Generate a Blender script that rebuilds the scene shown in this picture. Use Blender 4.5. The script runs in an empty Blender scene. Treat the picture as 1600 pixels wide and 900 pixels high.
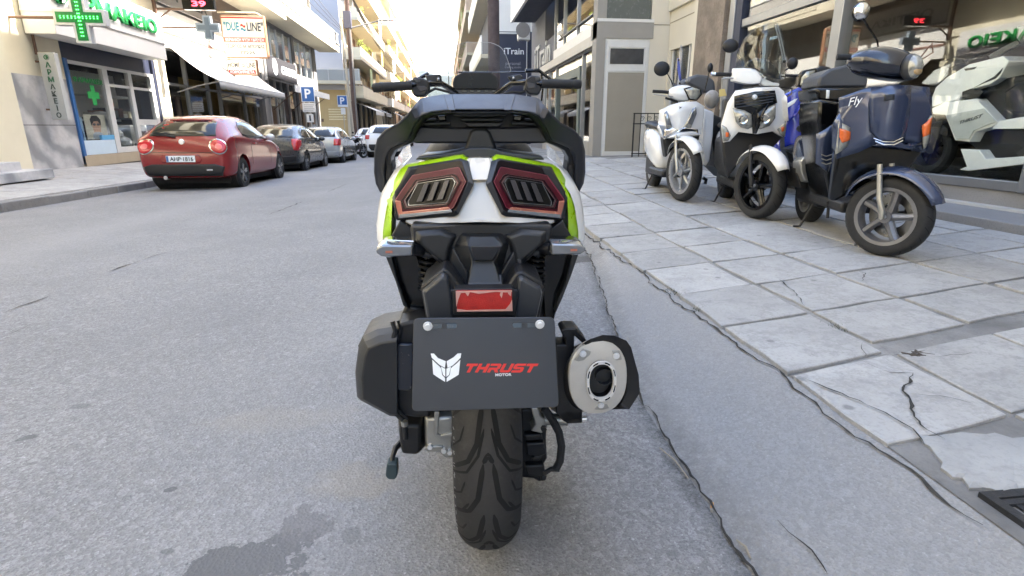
import bpy, bmesh, math, random
from math import sin, cos, pi, radians, atan2, sqrt
from mathutils import Vector, Matrix, noise as mnoise
from mathutils.bvhtree import BVHTree

sc = bpy.context.scene
col = sc.collection
rnd = random.Random(7)

# ---------------------------------------------------------------- camera
FPX, CX, CY = 860.0, 800.0, 450.0            # focal length and centre in pixels of the 1600 x 900 photograph
PITCH, YAW, EYE = radians(16.33), radians(6.683), Vector((0, 0, .95))
cd = bpy.data.cameras.new('camera'); cam = bpy.data.objects.new('camera', cd); col.objects.link(cam)
cd.sensor_width = 36; cd.lens = 36 * FPX / 1600; cd.clip_start = .05; cd.clip_end = 12000
cam.location = EYE; cam.rotation_euler = (radians(90) - PITCH, 0, -YAW)
sc.camera = cam

# ---------------------------------------------------------------- sky, sun, exposure
SUN_EL, SUN_AZ = radians(47), radians(76)     # azimuth clockwise from +Y: over the right-hand roofs, a little ahead
w = bpy.data.worlds.new('World'); sc.world = w; w.use_nodes = True
nt = w.node_tree; bg = nt.nodes['Background']
sk = nt.nodes.new('ShaderNodeTexSky'); sk.sky_type = 'NISHITA'; sk.sun_disc = False
sk.sun_elevation = SUN_EL; sk.sun_rotation = SUN_AZ
sk.air_density = 1.0; sk.dust_density = 2.5; sk.ozone_density = 1.0
nt.links.new(sk.outputs[0], bg.inputs[0]); bg.inputs[1].default_value = .15
sl = bpy.data.lights.new('sun', 'SUN'); sl.energy = 4.2; sl.angle = radians(.5); sl.color = (1, .96, .90)
so = bpy.data.objects.new('sun', sl); col.objects.link(so); so.location = (30, 8, 40)
sd = Vector((sin(SUN_AZ) * cos(SUN_EL), cos(SUN_AZ) * cos(SUN_EL), sin(SUN_EL)))
so.rotation_euler = sd.to_track_quat('Z', 'Y').to_euler()
sc.view_settings.view_transform = 'Standard'; sc.view_settings.look = 'None'
sc.view_settings.exposure = 3.0; sc.view_settings.gamma = 1
sc.view_settings.use_white_balance = True; sc.view_settings.white_balance_temperature = 6750; sc.view_settings.white_balance_tint = 10
sc.render.engine = 'CYCLES'
sc.cycles.max_bounces = 8; sc.cycles.diffuse_bounces = 4; sc.cycles.glossy_bounces = 4; sc.cycles.transparent_max_bounces = 12
sc.cycles.transmission_bounces = 6; sc.cycles.caustics_reflective = False; sc.cycles.caustics_refractive = False

# ---------------------------------------------------------------- where a point of the photograph lies in the place
_fh = Vector((sin(YAW), cos(YAW), 0)); _rt = Vector((cos(YAW), -sin(YAW), 0)); _u = Vector((0, 0, 1))
_fw = _fh * cos(PITCH) - _u * sin(PITCH); _up = _fh * sin(PITCH) + _u * cos(PITCH)
def ray(px, py): return _fw * FPX + _rt * (px - CX) - _up * (py - CY)
def onx(px, py, x): d = ray(px, py); return EYE + d * (x / d.x)
def ony(px, py, y): d = ray(px, py); return EYE + d * (y / d.y)
def onz(px, py, z=0): d = ray(px, py); return EYE + d * ((z - EYE.z) / d.z)
class Frame:
    """a thing's own axes: origin loc, turned by rz; y(), x(), z() give the local point seen at a pixel on a local plane"""
    def __init__(s, loc, rz):
        s.M = Matrix.Translation(Vector(loc)) @ Matrix.Rotation(rz, 4, 'Z'); s.I = s.M.inverted()
        s.loc, s.rz = Vector(loc), rz; s.o = s.I @ EYE; s.R = s.I.to_3x3()
    def y(s, px, py, v):
        if callable(v): v = v(px, py)
        d = s.R @ ray(px, py); return s.o + d * ((v - s.o.y) / d.y)
    def x(s, px, py, v): d = s.R @ ray(px, py); return s.o + d * ((v - s.o.x) / d.x)
    def z(s, px, py, v): d = s.R @ ray(px, py); return s.o + d * ((v - s.o.z) / d.z)

# ---------------------------------------------------------------- materials
def C(h):
    h = h.lstrip('#'); c = [int(h[i:i + 2], 16) / 255 for i in (0, 2, 4)]
    return tuple((x / 12.92 if x <= .04045 else ((x + .055) / 1.055) ** 2.4) for x in c)
class NT:
    def __init__(s, m): s.t = m.node_tree; s.b = s.t.nodes['Principled BSDF']
    def n(s, typ, **k):
        x = s.t.nodes.new(typ)
        for a, v in k.items():
            if a in x.inputs: x.inputs[a].default_value = v
            else: setattr(x, a, v)
        return x
    def l(s, a, b): s.t.links.new(a, b)
    def coord(s, kind='Object', scale=None):
        c = s.n('ShaderNodeTexCoord'); o = c.outputs[kind]
        if scale:
            m = s.n('ShaderNodeMapping'); m.inputs['Scale'].default_value = scale; s.l(o, m.inputs[0]); o = m.outputs[0]
        return o
    def noise(s, vec, scale, detail=4, rough=.55):
        x = s.n('ShaderNodeTexNoise'); x.inputs['Scale'].default_value = scale; x.inputs['Detail'].default_value = detail
        x.inputs['Roughness'].default_value = rough; s.l(vec, x.inputs['Vector']); return x.outputs['Fac']
    def ramp(s, fac, stops):
        r = s.n('ShaderNodeValToRGB'); e = r.color_ramp.elements
        while len(e) < len(stops): e.new(.5)
        for k, (p, c) in enumerate(stops):
            e[k].position = p; e[k].color = (*c, 1) if isinstance(c, tuple) else (c, c, c, 1)
        s.l(fac, r.inputs[0]); return r.outputs[0]
    def mix(s, fac, a, b, mode='MIX'):
        m = s.n('ShaderNodeMix', data_type='RGBA', blend_type=mode)
        for v, i in ((fac, m.inputs[0]), (a, m.inputs[6]), (b, m.inputs[7])):
            if hasattr(v, 'is_linked'): s.l(v, i)
            else: i.default_value = (*v, 1) if isinstance(v, tuple) else v
        return m.outputs[2]
    def math(s, op, a, b=0.0):
        m = s.n('ShaderNodeMath', operation=op)
        for v, i in ((a, m.inputs[0]), (b, m.inputs[1])):
            if hasattr(v, 'is_linked'): s.l(v, i)
            else: i.default_value = v
        return m.outputs[0]
    def bump(s, h, strength=.3, dist=.01):
        b = s.n('ShaderNodeBump'); b.inputs['Strength'].default_value = strength; b.inputs['Distance'].default_value = dist
        s.l(h, b.inputs['Height']); s.l(b.outputs[0], s.b.inputs['Normal'])
_m = {}
def mat(name, c, rough=.5, metal=0., var=.12, scale=6., bump=0., bscale=60., coat=0., spec=.5, emit=0., rand=0., rvar=.12, bdist=.004):
    if name in _m: return _m[name]
    if isinstance(c, str): c = C(c)
    m = bpy.data.materials.new(name); m.use_nodes = True; _m[name] = m
    k = NT(m); b = k.b
    b.inputs['Roughness'].default_value = rough; b.inputs['Metallic'].default_value = metal
    b.inputs['Specular IOR Level'].default_value = spec; b.inputs['Coat Weight'].default_value = coat
    b.inputs['Coat Roughness'].default_value = .05
    co = k.coord()
    f = k.noise(co, scale, 5, .6)
    cc = k.ramp(f, [(.25, tuple(x * (1 - var) for x in c)), (.75, tuple(min(1, x * (1 + var)) for x in c))])
    if rand:
        oi = k.n('ShaderNodeObjectInfo'); v = k.ramp(oi.outputs['Random'], [(0, 1 - rand), (1, 1.0)]); cc = k.mix(1.0, cc, v, 'MULTIPLY')
    k.l(cc, b.inputs['Base Color'])
    if rvar:
        r = k.n('ShaderNodeMapRange'); r.inputs['To Min'].default_value = max(0.02, rough - rvar); r.inputs['To Max'].default_value = min(1, rough + rvar)
        k.l(k.noise(co, scale * 3.1, 6, .65), r.inputs['Value']); k.l(r.outputs[0], b.inputs['Roughness'])
    if bump: k.bump(k.noise(co, bscale, 5, .6), bump, bdist)
    if emit:
        b.inputs['Emission Color'].default_value = (*c, 1); b.inputs['Emission Strength'].default_value = emit
    return m
def glass(name, tint=(1, 1, 1), refl=1.0, rough=0.0, clear=1.0):
    """thin clear pane: fresnel reflection over what lies behind, dulled by (1-clear)"""
    if name in _m: return _m[name]
    m = bpy.data.materials.new(name); m.use_nodes = True; _m[name] = m; t = m.node_tree; t.nodes.clear()
    o = t.nodes.new('ShaderNodeOutputMaterial'); tr = t.nodes.new('ShaderNodeBsdfTransparent'); g = t.nodes.new('ShaderNodeBsdfGlossy')
    tr.inputs[0].default_value = (*tint, 1); g.inputs['Roughness'].default_value = rough; g.inputs[0].default_value = (refl, refl, refl, 1)
    fr = t.nodes.new('ShaderNodeFresnel'); ge = t.nodes.new('ShaderNodeNewGeometry'); ma = t.nodes.new('ShaderNodeMath'); ma.operation = 'MULTIPLY_ADD'
    ma.inputs[1].default_value = 1 / 1.5 - 1.5; ma.inputs[2].default_value = 1.5          # the far face of the pane bends light back: same reflectance on both
    t.links.new(ge.outputs['Backfacing'], ma.inputs[0]); t.links.new(ma.outputs[0], fr.inputs[0])
    mx = t.nodes.new('ShaderNodeMixShader'); t.links.new(fr.outputs[0], mx.inputs[0]); t.links.new(tr.outputs[0], mx.inputs[1]); t.links.new(g.outputs[0], mx.inputs[2])
    t.links.new(mx.outputs[0], o.inputs[0]); return m

# ---------------------------------------------------------------- mesh building
class MB:
    def __init__(s): s.v = []; s.f = []
    def add(s, v, f):
        o = len(s.v); s.v += [tuple(p) for p in v]; s.f += [tuple(i + o for i in q) for q in f]; return s
    def bx(s, x0, x1, y0, y1, z0, z1):
        return s.add([(x, y, z) for z in (z0, z1) for y in (y0, y1) for x in (x0, x1)],
                     [(0, 2, 3, 1), (4, 5, 7, 6), (0, 1, 5, 4), (2, 6, 7, 3), (0, 4, 6, 2), (1, 3, 7, 5)])
    def obx(s, M, sx, sy, sz):
        v = [M @ Vector((x * sx / 2, y * sy / 2, z * sz / 2)) for z in (-1, 1) for y in (-1, 1) for x in (-1, 1)]
        return s.add(v, [(0, 2, 3, 1), (4, 5, 7, 6), (0, 1, 5, 4), (2, 6, 7, 3), (0, 4, 6, 2), (1, 3, 7, 5)])
    def loft(s, rings, closed=True, cap=True):
        n = len(rings[0]); v = [p for r in rings for p in r]; f = []
        for i in range(len(rings) - 1):
            for j in range(n if closed else n - 1):
                k = (j + 1) % n; f.append((i * n + j, i * n + k, (i + 1) * n + k, (i + 1) * n + j))
        if cap and closed: f += [tuple(range(n))[::-1], tuple(range((len(rings) - 1) * n, len(rings) * n))]
        return s.add(v, f)
    def prism(s, pts, vec):
        vec = Vector(vec); return s.loft([[Vector(p) for p in pts], [Vector(p) + vec for p in pts]])
    def poly(s, pts): return s.add(pts, [tuple(range(len(pts)))])
    def ring(s, A, B, vec):
        """a frame: outer outline A, inner outline B (same count), pulled along vec"""
        vec = Vector(vec); n = len(A); A = [Vector(p) for p in A]; B = [Vector(p) for p in B]
        v = A + B + [p + vec for p in A] + [p + vec for p in B]; f = []
        for i in range(n):
            j = (i + 1) % n
            f += [(i, j, n + j, n + i), (2 * n + i, 3 * n + i, 3 * n + j, 2 * n + j), (i, 2 * n + i, 2 * n + j, j), (n + i, n + j, 3 * n + j, 3 * n + i)]
        return s.add(v, f)
    def tube(s, pts, r, n=8, cap=True, flat=1.0):
        pts = [Vector(p) for p in pts]; rings = []; prev = None
        for i, p in enumerate(pts):
            d = (pts[min(i + 1, len(pts) - 1)] - pts[max(i - 1, 0)]).normalized()
            if prev is None:
                a = d.orthogonal().normalized() if abs(d.z) > .9 else d.cross(Vector((0, 0, 1))).normalized()
            else:
                a = (prev - d * prev.dot(d)); a = a.normalized() if a.length > 1e-6 else d.orthogonal().normalized()
            prev = a; b = d.cross(a); rr = r[i] if isinstance(r, (list, tuple)) else r
            rings.append([p + a * cos(2 * pi * k / n) * rr + b * sin(2 * pi * k / n) * rr * flat for k in range(n)])
        return s.loft(rings, True, cap)
    def lathe(s, prof, M, n=32, close=False):
        """profile [(radius, along axis)] about M's local Z"""
        rings = [[M @ Vector((r * cos(2 * pi * k / n), r * sin(2 * pi * k / n), h)) for k in range(n)] for r, h in prof]
        if close: rings.append(rings[0])
        return s.loft(rings, True, not close)
    def ball(s, c, r, n=12, m=8, sc=(1, 1, 1), R=None):
        c = Vector(c); rings = []
        for i in range(m + 1):
            a = pi * i / m; rr = max(1e-4, sin(a)); q = []
            for k in range(n):
                p = Vector((rr * cos(2 * pi * k / n) * sc[0], rr * sin(2 * pi * k / n) * sc[1], cos(a) * sc[2])) * r
                q.append(c + (R @ p if R else p))
            rings.append(q)
        return s.loft(rings)
    def mirror(s, x=0.0):
        s.add([(2 * x - p[0], p[1], p[2]) for p in s.v], [q[::-1] for q in s.f]); return s
    def xf(s, M): s.v = [tuple(M @ Vector(p)) for p in s.v]; return s
    def build(s, name, m, parent=None, ang=35, bevel=0., seg=2, sub=0, solid=0., weld=False, **props):
        me = bpy.data.meshes.new(name); me.from_pydata(s.v, [], s.f)
        b = bmesh.new(); b.from_mesh(me)
        if weld: bmesh.ops.remove_doubles(b, verts=b.verts, dist=1e-5)
        bmesh.ops.recalc_face_normals(b, faces=b.faces); b.to_mesh(me); b.free()
        me.shade_smooth()
        if ang < 180: me.set_sharp_from_angle(angle=radians(ang))
        if m is not None: me.materials.append(m)
        o = bpy.data.objects.new(name, me); col.objects.link(o)
        if parent is not None: o.parent = parent
        if solid:
            q = o.modifiers.new('s', 'SOLIDIFY'); q.thickness = solid; q.offset = 1
        if bevel:
            q = o.modifiers.new('b', 'BEVEL'); q.width = bevel; q.segments = seg; q.limit_method = 'ANGLE'; q.angle_limit = radians(38); q.use_clamp_overlap = True
            q.harden_normals = False
        if sub:
            q = o.modifiers.new('u', 'SUBSURF'); q.levels = sub; q.render_levels = sub
        for k, v in props.items(): o[k] = v
        return o
def tag(o, label=None, cat=None, group=None, kind=None):
    if label: o['label'] = label
    if cat: o['category'] = cat
    if group: o['group'] = group
    if kind: o['kind'] = kind
    return o
def thing(name, label, cat, loc=(0, 0, 0), rz=0., group=None):
    o = bpy.data.objects.new(name, None); col.objects.link(o); o.location = loc; o.rotation_euler = (0, 0, rz); o.empty_display_size = .1
    return tag(o, label, cat, group)
def node(name, parent, loc=(0, 0, 0), rot=(0, 0, 0)):
    o = bpy.data.objects.new(name, None); col.objects.link(o); o.parent = parent; o.location = loc; o.rotation_euler = rot; o.empty_display_size = .05; return o
def box(name, m, parent, x0, x1, y0, y1, z0, z1, bevel=0., **k): return MB().bx(x0, x1, y0, y1, z0, z1).build(name, m, parent, bevel=bevel, **k)
def copy_tree(o, parent=None):
    c = o.copy(); col.objects.link(c)
    if parent is not None: c.parent = parent
    for ch in list(o.children): copy_tree(ch, c)
    return c
def text(name, body, m, parent, M, size=1., ext=.002, shear=0., bold=0., width=None, align='CENTER', space=1., height=None):
    """flat lettering, turned into a mesh; M places it (text reads along local X, up local Y, faces local +Z)"""
    cu = bpy.data.curves.new(name, 'FONT'); cu.body = body; cu.size = size; cu.extrude = ext; cu.shear = shear; cu.offset = bold
    cu.align_x = align; cu.align_y = 'CENTER'; cu.space_character = space; cu.resolution_u = 3
    t = bpy.data.objects.new(name, cu); col.objects.link(t)
    dg = bpy.context.evaluated_depsgraph_get(); me = bpy.data.meshes.new_from_object(t.evaluated_get(dg)); bpy.data.objects.remove(t); bpy.data.curves.remove(cu)
    xs = [v.co.x for v in me.vertices]; ys = [v.co.y for v in me.vertices]
    if xs and (width or height):
        sx = width / (max(xs) - min(xs)) if width else 1; sy = height / (max(ys) - min(ys)) if height else sx
        if not width: sx = sy
        me.transform(Matrix.Diagonal((sx, sy, 1, 1)))
    if xs:
        ys = [v.co.y for v in me.vertices]; xs = [v.co.x for v in me.vertices]
        me.transform(Matrix.Translation((-(max(xs) + min(xs)) / 2 if align == 'CENTER' else 0, -(max(ys) + min(ys)) / 2, 0)))
    me.transform(M); me.materials.clear(); me.materials.append(m)
    o = bpy.data.objects.new(name, me); col.objects.link(o); o.parent = parent; return o
def axes(o, x, y):
    """matrix with local X along x, local Y along y, at o"""
    x = Vector(x).normalized(); z = x.cross(Vector(y)).normalized(); y = z.cross(x)
    M = Matrix((x, y, z)).transposed().to_4x4(); M.translation = Vector(o); return M
def grown(o):
    dg = bpy.context.evaluated_depsgraph_get(); return o.evaluated_get(dg)
def bvh_of(o):
    e = grown(o); me = e.to_mesh(); t = BVHTree.FromPolygons([v.co.copy() for v in me.vertices], [tuple(p.vertices) for p in me.polygons]); e.to_mesh_clear(); return t
def drape(name, m, parent, pts, d, bvh, off=.004, solid=.006, cuts=4, **k):
    """an outline (3-D points) pressed along d on to a body, as a thin shell lying proud of it"""
    d = Vector(d).normalized(); b = bmesh.new(); b.faces.new([b.verts.new(p) for p in pts])
    bmesh.ops.triangulate(b, faces=b.faces)
    bmesh.ops.subdivide_edges(b, edges=b.edges, cuts=cuts, use_grid_fill=True)
    hits = []
    for v in b.verts:
        h, nrm, _, _ = bvh.ray_cast(v.co - d * 5, d)
        hits.append(h is not None)
        if h is not None: v.co = h - d * off
    bad = [v for v, h in zip(b.verts, hits) if not h]
    if bad: bmesh.ops.delete(b, geom=bad, context='VERTS')
    bmesh.ops.recalc_face_normals(b, faces=b.faces)
    f = [q for q in b.faces]
    if f and sum((q.normal.dot(d) for q in f)) > 0: bmesh.ops.reverse_faces(b, faces=f)
    me = bpy.data.meshes.new(name); b.to_mesh(me); b.free(); me.shade_smooth(); me.materials.append(m)
    o = bpy.data.objects.new(name, me); col.objects.link(o); o.parent = parent
    if solid:
        q = o.modifiers.new('s', 'SOLIDIFY'); q.thickness = solid; q.offset = 1
    for a, v in k.items(): o[a] = v
    return o
def arc(c, r, a0, a1, n, ex=Vector((1, 0, 0)), ey=Vector((0, 0, 1)), ry=None):
    c = Vector(c); ry = ry or r
    return [c + ex * (r * cos(a0 + (a1 - a0) * i / n)) + ey * (ry * sin(a0 + (a1 - a0) * i / n)) for i in range(n + 1)]

# shared surfaces
M_tyre = mat('tyre_rubber', '#1c1d1f', .75, var=.25, scale=20, bump=.2, bscale=300)
M_black = mat('black_plastic', '#0f1014', .5, var=.35, scale=12, bump=.25, bscale=900, bdist=.001)
M_satin = mat('satin_charcoal_plastic', '#1d1f22', .42, var=.15, scale=9, bump=.2, bscale=900, bdist=.001)
M_gloss = mat('gloss_black', '#08090b', .15, var=.1)
M_chrome = mat('chrome', '#d8d8d8', .1, 1., var=.04)
M_alu = mat('cast_aluminium', '#a7a7a3', .4, .85, var=.12, scale=25, bump=.15, bscale=200)
M_zinc = mat('zinc_bolt', '#dfe2e5', .4, .6, var=.1)
M_white = mat('white_paint', '#e6e6e4', .22, var=.02, coat=.6)
M_disc = mat('disc_steel', '#8c8c8a', .3, 1., var=.1)
# ================================================================ the ground
GROW = lambda y: .018 * (min(max(y, 4), 13) - 4) - .018 * max(0, y - 14)
def pz(x, y): return .10 + .028 * (x - 1.17) + GROW(y)          # the raised pavement on the right
def crack_x(y):
    k = [(-200, .66), (-6, .66), (.93, .66), (1.76, .69), (4.0, 1.08), (8, 1.12), (500, 1.14)]
    for (a, xa), (b, xb) in zip(k, k[1:]):
        if y <= b: return xa + (xb - xa) * max(0, (y - a)) / (b - a)
    return 1.14
def road_z(x, y=0):                                             # cambered, and falling away gently ahead
    c = 0 if x > -1 else -.08 * ((-1 - x) / 5.2) ** 1.2
    bl = min(1, max(0, -x / 2.5, (y - 14) / 20)); return c - .018 * max(0, y - 1.5) * bl
def left_z(x, y):                                               # pavement on the left, from its kerb up to the house fronts
    k = road_z(-6.2, y) + .14; f = .05 - .014 * max(0, y - 12); t = min(1, max(0, (-6.39 - x) / 2.4)); return k + (f - k) * t
YS = [-90, -50, -25, -14, -8, -4, -2, -1, 0] + [.25 * i for i in range(1, 60)] + [15 + 2 * i for i in range(20)] + [60, 80, 120, 180, 260, 400]

def gutter(k, co, c, amt=.95):
    """dirt gathered in the gutter, along the joint between road and kerb strip"""
    s = k.n('ShaderNodeSeparateXYZ'); k.l(co, s.inputs[0]); x, y = s.outputs[0], s.outputs[1]
    def cl(a, b, sl):
        m = k.n('ShaderNodeMapRange'); m.inputs['From Min'].default_value = a; m.inputs['From Max'].default_value = b; m.inputs['To Min'].default_value = 0; m.inputs['To Max'].default_value = (b - a) * sl; k.l(y, m.inputs['Value']); return m.outputs[0]
    xc = k.math('ADD', k.math('ADD', cl(.93, 1.76, .036), cl(1.76, 4.0, .174)), .665)
    wob = k.math('ADD', k.math('MULTIPLY', k.math('SUBTRACT', k.noise(co, 6, 6, .7), .5), .12), k.math('MULTIPLY', k.math('SUBTRACT', k.noise(co, 40, 4, .7), .5), .05))
    d = k.math('ABSOLUTE', k.math('ADD', k.math('SUBTRACT', x, xc), wob))
    f = k.math('MULTIPLY', k.ramp(d, [(.010, amt), (.035, amt * .8), (.085, 0.0)]), k.ramp(k.math('ADD', k.math('MULTIPLY', k.noise(co, 28, 6, .75), .6), k.math('MULTIPLY', k.noise(co, 140, 3, .7), .4)), [(.40, .12), (.58, 1.0)]))
    c = k.mix(f, c, (.055, .054, .052))
    return c
def asphalt(name='worn_asphalt', road_=True):
    m = bpy.data.materials.new(name); m.use_nodes = True; k = NT(m); co = k.coord()
    big = k.noise(co, .55, 4); mid = k.noise(co, 3.2, 7, .7)
    vo = k.n('ShaderNodeTexVoronoi'); vo.inputs['Scale'].default_value = 120; k.l(co, vo.inputs['Vector'])
    fine = k.noise(co, 210, 3, .7)
    c = k.ramp(big, [(.3, (.182, .181, .181)), (.7, (.232, .230, .227))])
    c = k.mix(k.ramp(mid, [(.35, 0.0), (.75, .35)]), c, (.258, .255, .252))
    stone = k.ramp(vo.outputs['Color'], [(.1, .66), (.5, 1.0), (.92, 1.45)])
    c = k.mix(.7, c, stone, 'MULTIPLY')
    v2 = k.n('ShaderNodeTexVoronoi'); v2.inputs['Scale'].default_value = 46; v2.inputs['Randomness'].default_value = 1; k.l(co, v2.inputs['Vector'])
    c = k.mix(k.ramp(v2.outputs['Color'], [(.78, 0.0), (.95, .38)]), c, (.40, .398, .392))
    c = k.mix(k.ramp(v2.outputs['Color'], [(.05, .42), (.2, 0.0)]), c, (.12, .12, .122))
    patch = k.ramp(k.noise(co, 1.3, 6, .62), [(.42, 0.0), (.62, .38)]); c = k.mix(patch, c, (.175, .174, .176))
    c = k.mix(k.ramp(fine, [(.35, .5), (.5, 0.0)]), c, (.055, .055, .057))
    flake = k.ramp(k.noise(co, 95, 2, .5), [(.66, 0.0), (.74, .55)])
    c = k.mix(flake, c, (.48, .48, .475))
    # pits, oil stains and dusty tan patches with outlines of their own
    pit = k.ramp(k.noise(co, 9, 5, .7), [(.715, 0.0), (.735, .6)])
    c = k.mix(pit, c, (.085, .085, .088))
    wob = k.noise(co, 7, 5, .65)
    def stain(cx, cy, rx, ry, colr, amt, c, edge=.12, rot=0., wobble=2.6):
        mp = k.n('ShaderNodeMapping'); mp.vector_type = 'TEXTURE'
        mp.inputs['Location'].default_value = (cx, cy, 0); mp.inputs['Rotation'].default_value = (0, 0, rot); mp.inputs['Scale'].default_value = (rx, ry, 1)
        k.l(co, mp.inputs[0])
        sx = k.n('ShaderNodeSeparateXYZ'); k.l(mp.outputs[0], sx.inputs[0])
        r = k.math('SQRT', k.math('ADD', k.math('POWER', sx.outputs[0], 2.), k.math('POWER', sx.outputs[1], 2.)))
        r = k.math('ADD', r, k.math('MULTIPLY', k.math('SUBTRACT', wob, .5), wobble))
        f = k.ramp(r, [(.5 , amt), (min(.99, .5 + edge), 0.0)])
        return k.mix(f, c, colr)
    def at(px, py): q = onz(px, py, 0); return q.x, q.y
    dk = (.058, .060, .064)
    wob = k.math('ADD', k.math('MULTIPLY', wob, .75), k.math('MULTIPLY', k.noise(co, 34, 4, .7), .25))
    x, y = at(385, 885); c = stain(x, y, .24, .16, dk, .9, c, .04)
    x, y = at(478, 815); c = stain(x, y, .10, .12, (.1, .096, .1), .75, c, .06)
    x, y = at(552, 838); c = stain(x, y, .05, .045, (.1, .1, .1), .6, c, .1)
    x, y = at(266, 765); c = stain(x, y, .045, .022, dk, .75, c, .08, .3)
    x, y = at(262, 862); c = stain(x, y, .035, .022, dk, .6, c, .1)
    x, y = at(40, 682); c = stain(x, y, .05, .03, dk, .6, c, .1, .4)
    x, y = at(125, 632); c = stain(x, y, .07, .035, dk, .4, c, .2)
    x, y = at(560, 750); c = stain(x, y, .16, .11, (.26, .225, .17), .45, c, .45)
    x, y = at(430, 655); c = stain(x, y, .30, .10, (.235, .215, .18), .35, c, .5)
    x, y = at(905, 405); c = stain(x, y, .30, .22, (.075, .068, .06), .85, c, .2)
    c = gutter(k, co, c)
    if not road_: c = k.mix(.5, c, (.285, .278, .265))
    # long faint tyre-worn lanes
    sx = k.n('ShaderNodeSeparateXYZ'); k.l(co, sx.inputs[0])
    lane = k.math('ABSOLUTE', k.math('SINE', k.math('ADD', k.math('MULTIPLY', sx.outputs[0], .95), k.math('MULTIPLY', big, .8))))
    c = k.mix(k.ramp(lane, [(.0, .25), (.6, 0.0)]), c, (.30, .295, .288))
    k.l(c, k.b.inputs['Base Color']); k.b.inputs['Roughness'].default_value = .82; k.b.inputs['Specular IOR Level'].default_value = .35
    h = k.math('ADD', k.math('MULTIPLY', vo.outputs['Distance'], 1.0), k.math('MULTIPLY', fine, .8))
    k.bump(h, .55, .004); return m
M_asph = asphalt()
b = MB(); rows = []
for y in YS:
    xr = crack_x(y) + rnd.uniform(-.012, .012); n = 18
    rows.append([(-6.2 + (xr + 6.2) * i / n, y, road_z(-6.2 + (xr + 6.2) * i / n, y)) for i in range(n + 1)])
b.loft(rows, False); b.build('road', M_asph, kind='structure', ang=180)
road = bpy.data.objects['road']

def concrete(name, base, spots=.3, fine=130, rand=0., lo=.8, hi=1.15, bump=.35, stainc=(.12, .12, .12), veins=0.):
    m = bpy.data.materials.new(name); m.use_nodes = True; k = NT(m); co = k.coord('Object')
    if rand:
        oi = k.n('ShaderNodeObjectInfo'); ad = k.n('ShaderNodeVectorMath', operation='ADD'); k.l(co, ad.inputs[0])
        cm = k.n('ShaderNodeCombineXYZ'); k.l(k.math('MULTIPLY', oi.outputs['Random'], 37.), cm.inputs[2]); k.l(cm.outputs[0], ad.inputs[1]); cn = ad.outputs[0]
    else: cn = co
    c = k.ramp(k.noise(cn, 2.2, 5, .6), [(.3, tuple(x * lo for x in base)), (.7, tuple(x * hi for x in base))])
    c = k.mix(k.ramp(k.noise(cn, 13, 7, .75), [(.52, 0.0), (.72, spots)]), c, stainc)
    c = k.mix(k.ramp(k.noise(cn, fine, 4, .7), [(.3, .45), (.5, 0.0)]), c, tuple(x * .55 for x in base))
    if veins:
        c = k.mix(k.ramp(k.math('ABSOLUTE', k.math('SUBTRACT', k.noise(cn, 2.6, 8, .7), .5)), [(.0, veins), (.03, 0.0)]), c, tuple(x * .5 for x in base))
    if rand:
        vs = k.n('ShaderNodeTexVoronoi'); vs.inputs['Scale'].default_value = 4.5; k.l(cn, vs.inputs['Vector'])
        c = k.mix(k.ramp(vs.outputs['Distance'], [(.05, .55), (.09, 0.0)]), c, (.10, .10, .10))
        c = k.mix(k.ramp(k.noise(cn, 5, 6, .7), [(.5, 0.0), (.75, .45)]), c, (.24, .235, .22))
    if rand: c = k.mix(1.0, c, k.ramp(oi.outputs['Random'], [(0, 1 - rand), (1, 1.0)]), 'MULTIPLY')
    k.l(c, k.b.inputs['Base Color']); k.b.inputs['Roughness'].default_value = .78
    k.bump(k.math('ADD', k.noise(cn, fine, 4, .7), k.math('MULTIPLY', k.noise(cn, 18, 5, .6), 1.5)), bump, .004); return m
M_ramp = concrete('ramp_concrete', (.265, .262, .256), .4, 120)
M_ramp = asphalt('kerb_strip_concrete', False)
M_slab = concrete('pale_paving_stone', (.395, .388, .37), .45, 70, .2, .84, 1.10, .3, (.19, .188, .18), .35)
M_mort = concrete('dirty_mortar', (.20, .195, .185), .55, 100, 0, .55, 1.5, .6, (.075, .07, .06))
M_kerb = concrete('kerb_stone_grey', (.27, .265, .255), .55, 60, .2, .75, 1.1, .4, (.08, .08, .08))
M_crack = mat('crack_dirt', '#2f2d2a', .95, var=.35, scale=30, bump=.4, bscale=150)
M_moss = mat('moss', '#3c4428', .95, var=.4, scale=60, bump=.6, bscale=200)
M_gdirt = concrete('gutter_dirt', (.15, .145, .138), .6, 120, 0, .7, 1.3, .5, (.07, .07, .065))
M_patch = concrete('white_mortar_patch', (.36, .36, .35), .6, 60, 0, .7, 1.1, .5, (.2, .2, .2))

# dropped concrete kerb strip between the road and the slabs
b = MB(); rows = []
for y in YS:
    x0 = crack_x(y) - .02; x1 = 1.21
    r = []
    for i in range(9):
        t = i / 8; x = x0 + (x1 - x0) * t; r.append((x, y, .001 + (pz(1.17, y) - .002) * (t ** .85) + (rnd.uniform(-.003, .003) if 0 < i < 8 else 0)))
    rows.append(r)
b.loft(rows, False); ramp = b.build('kerb_strip', M_ramp, kind='structure', ang=180)
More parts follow.
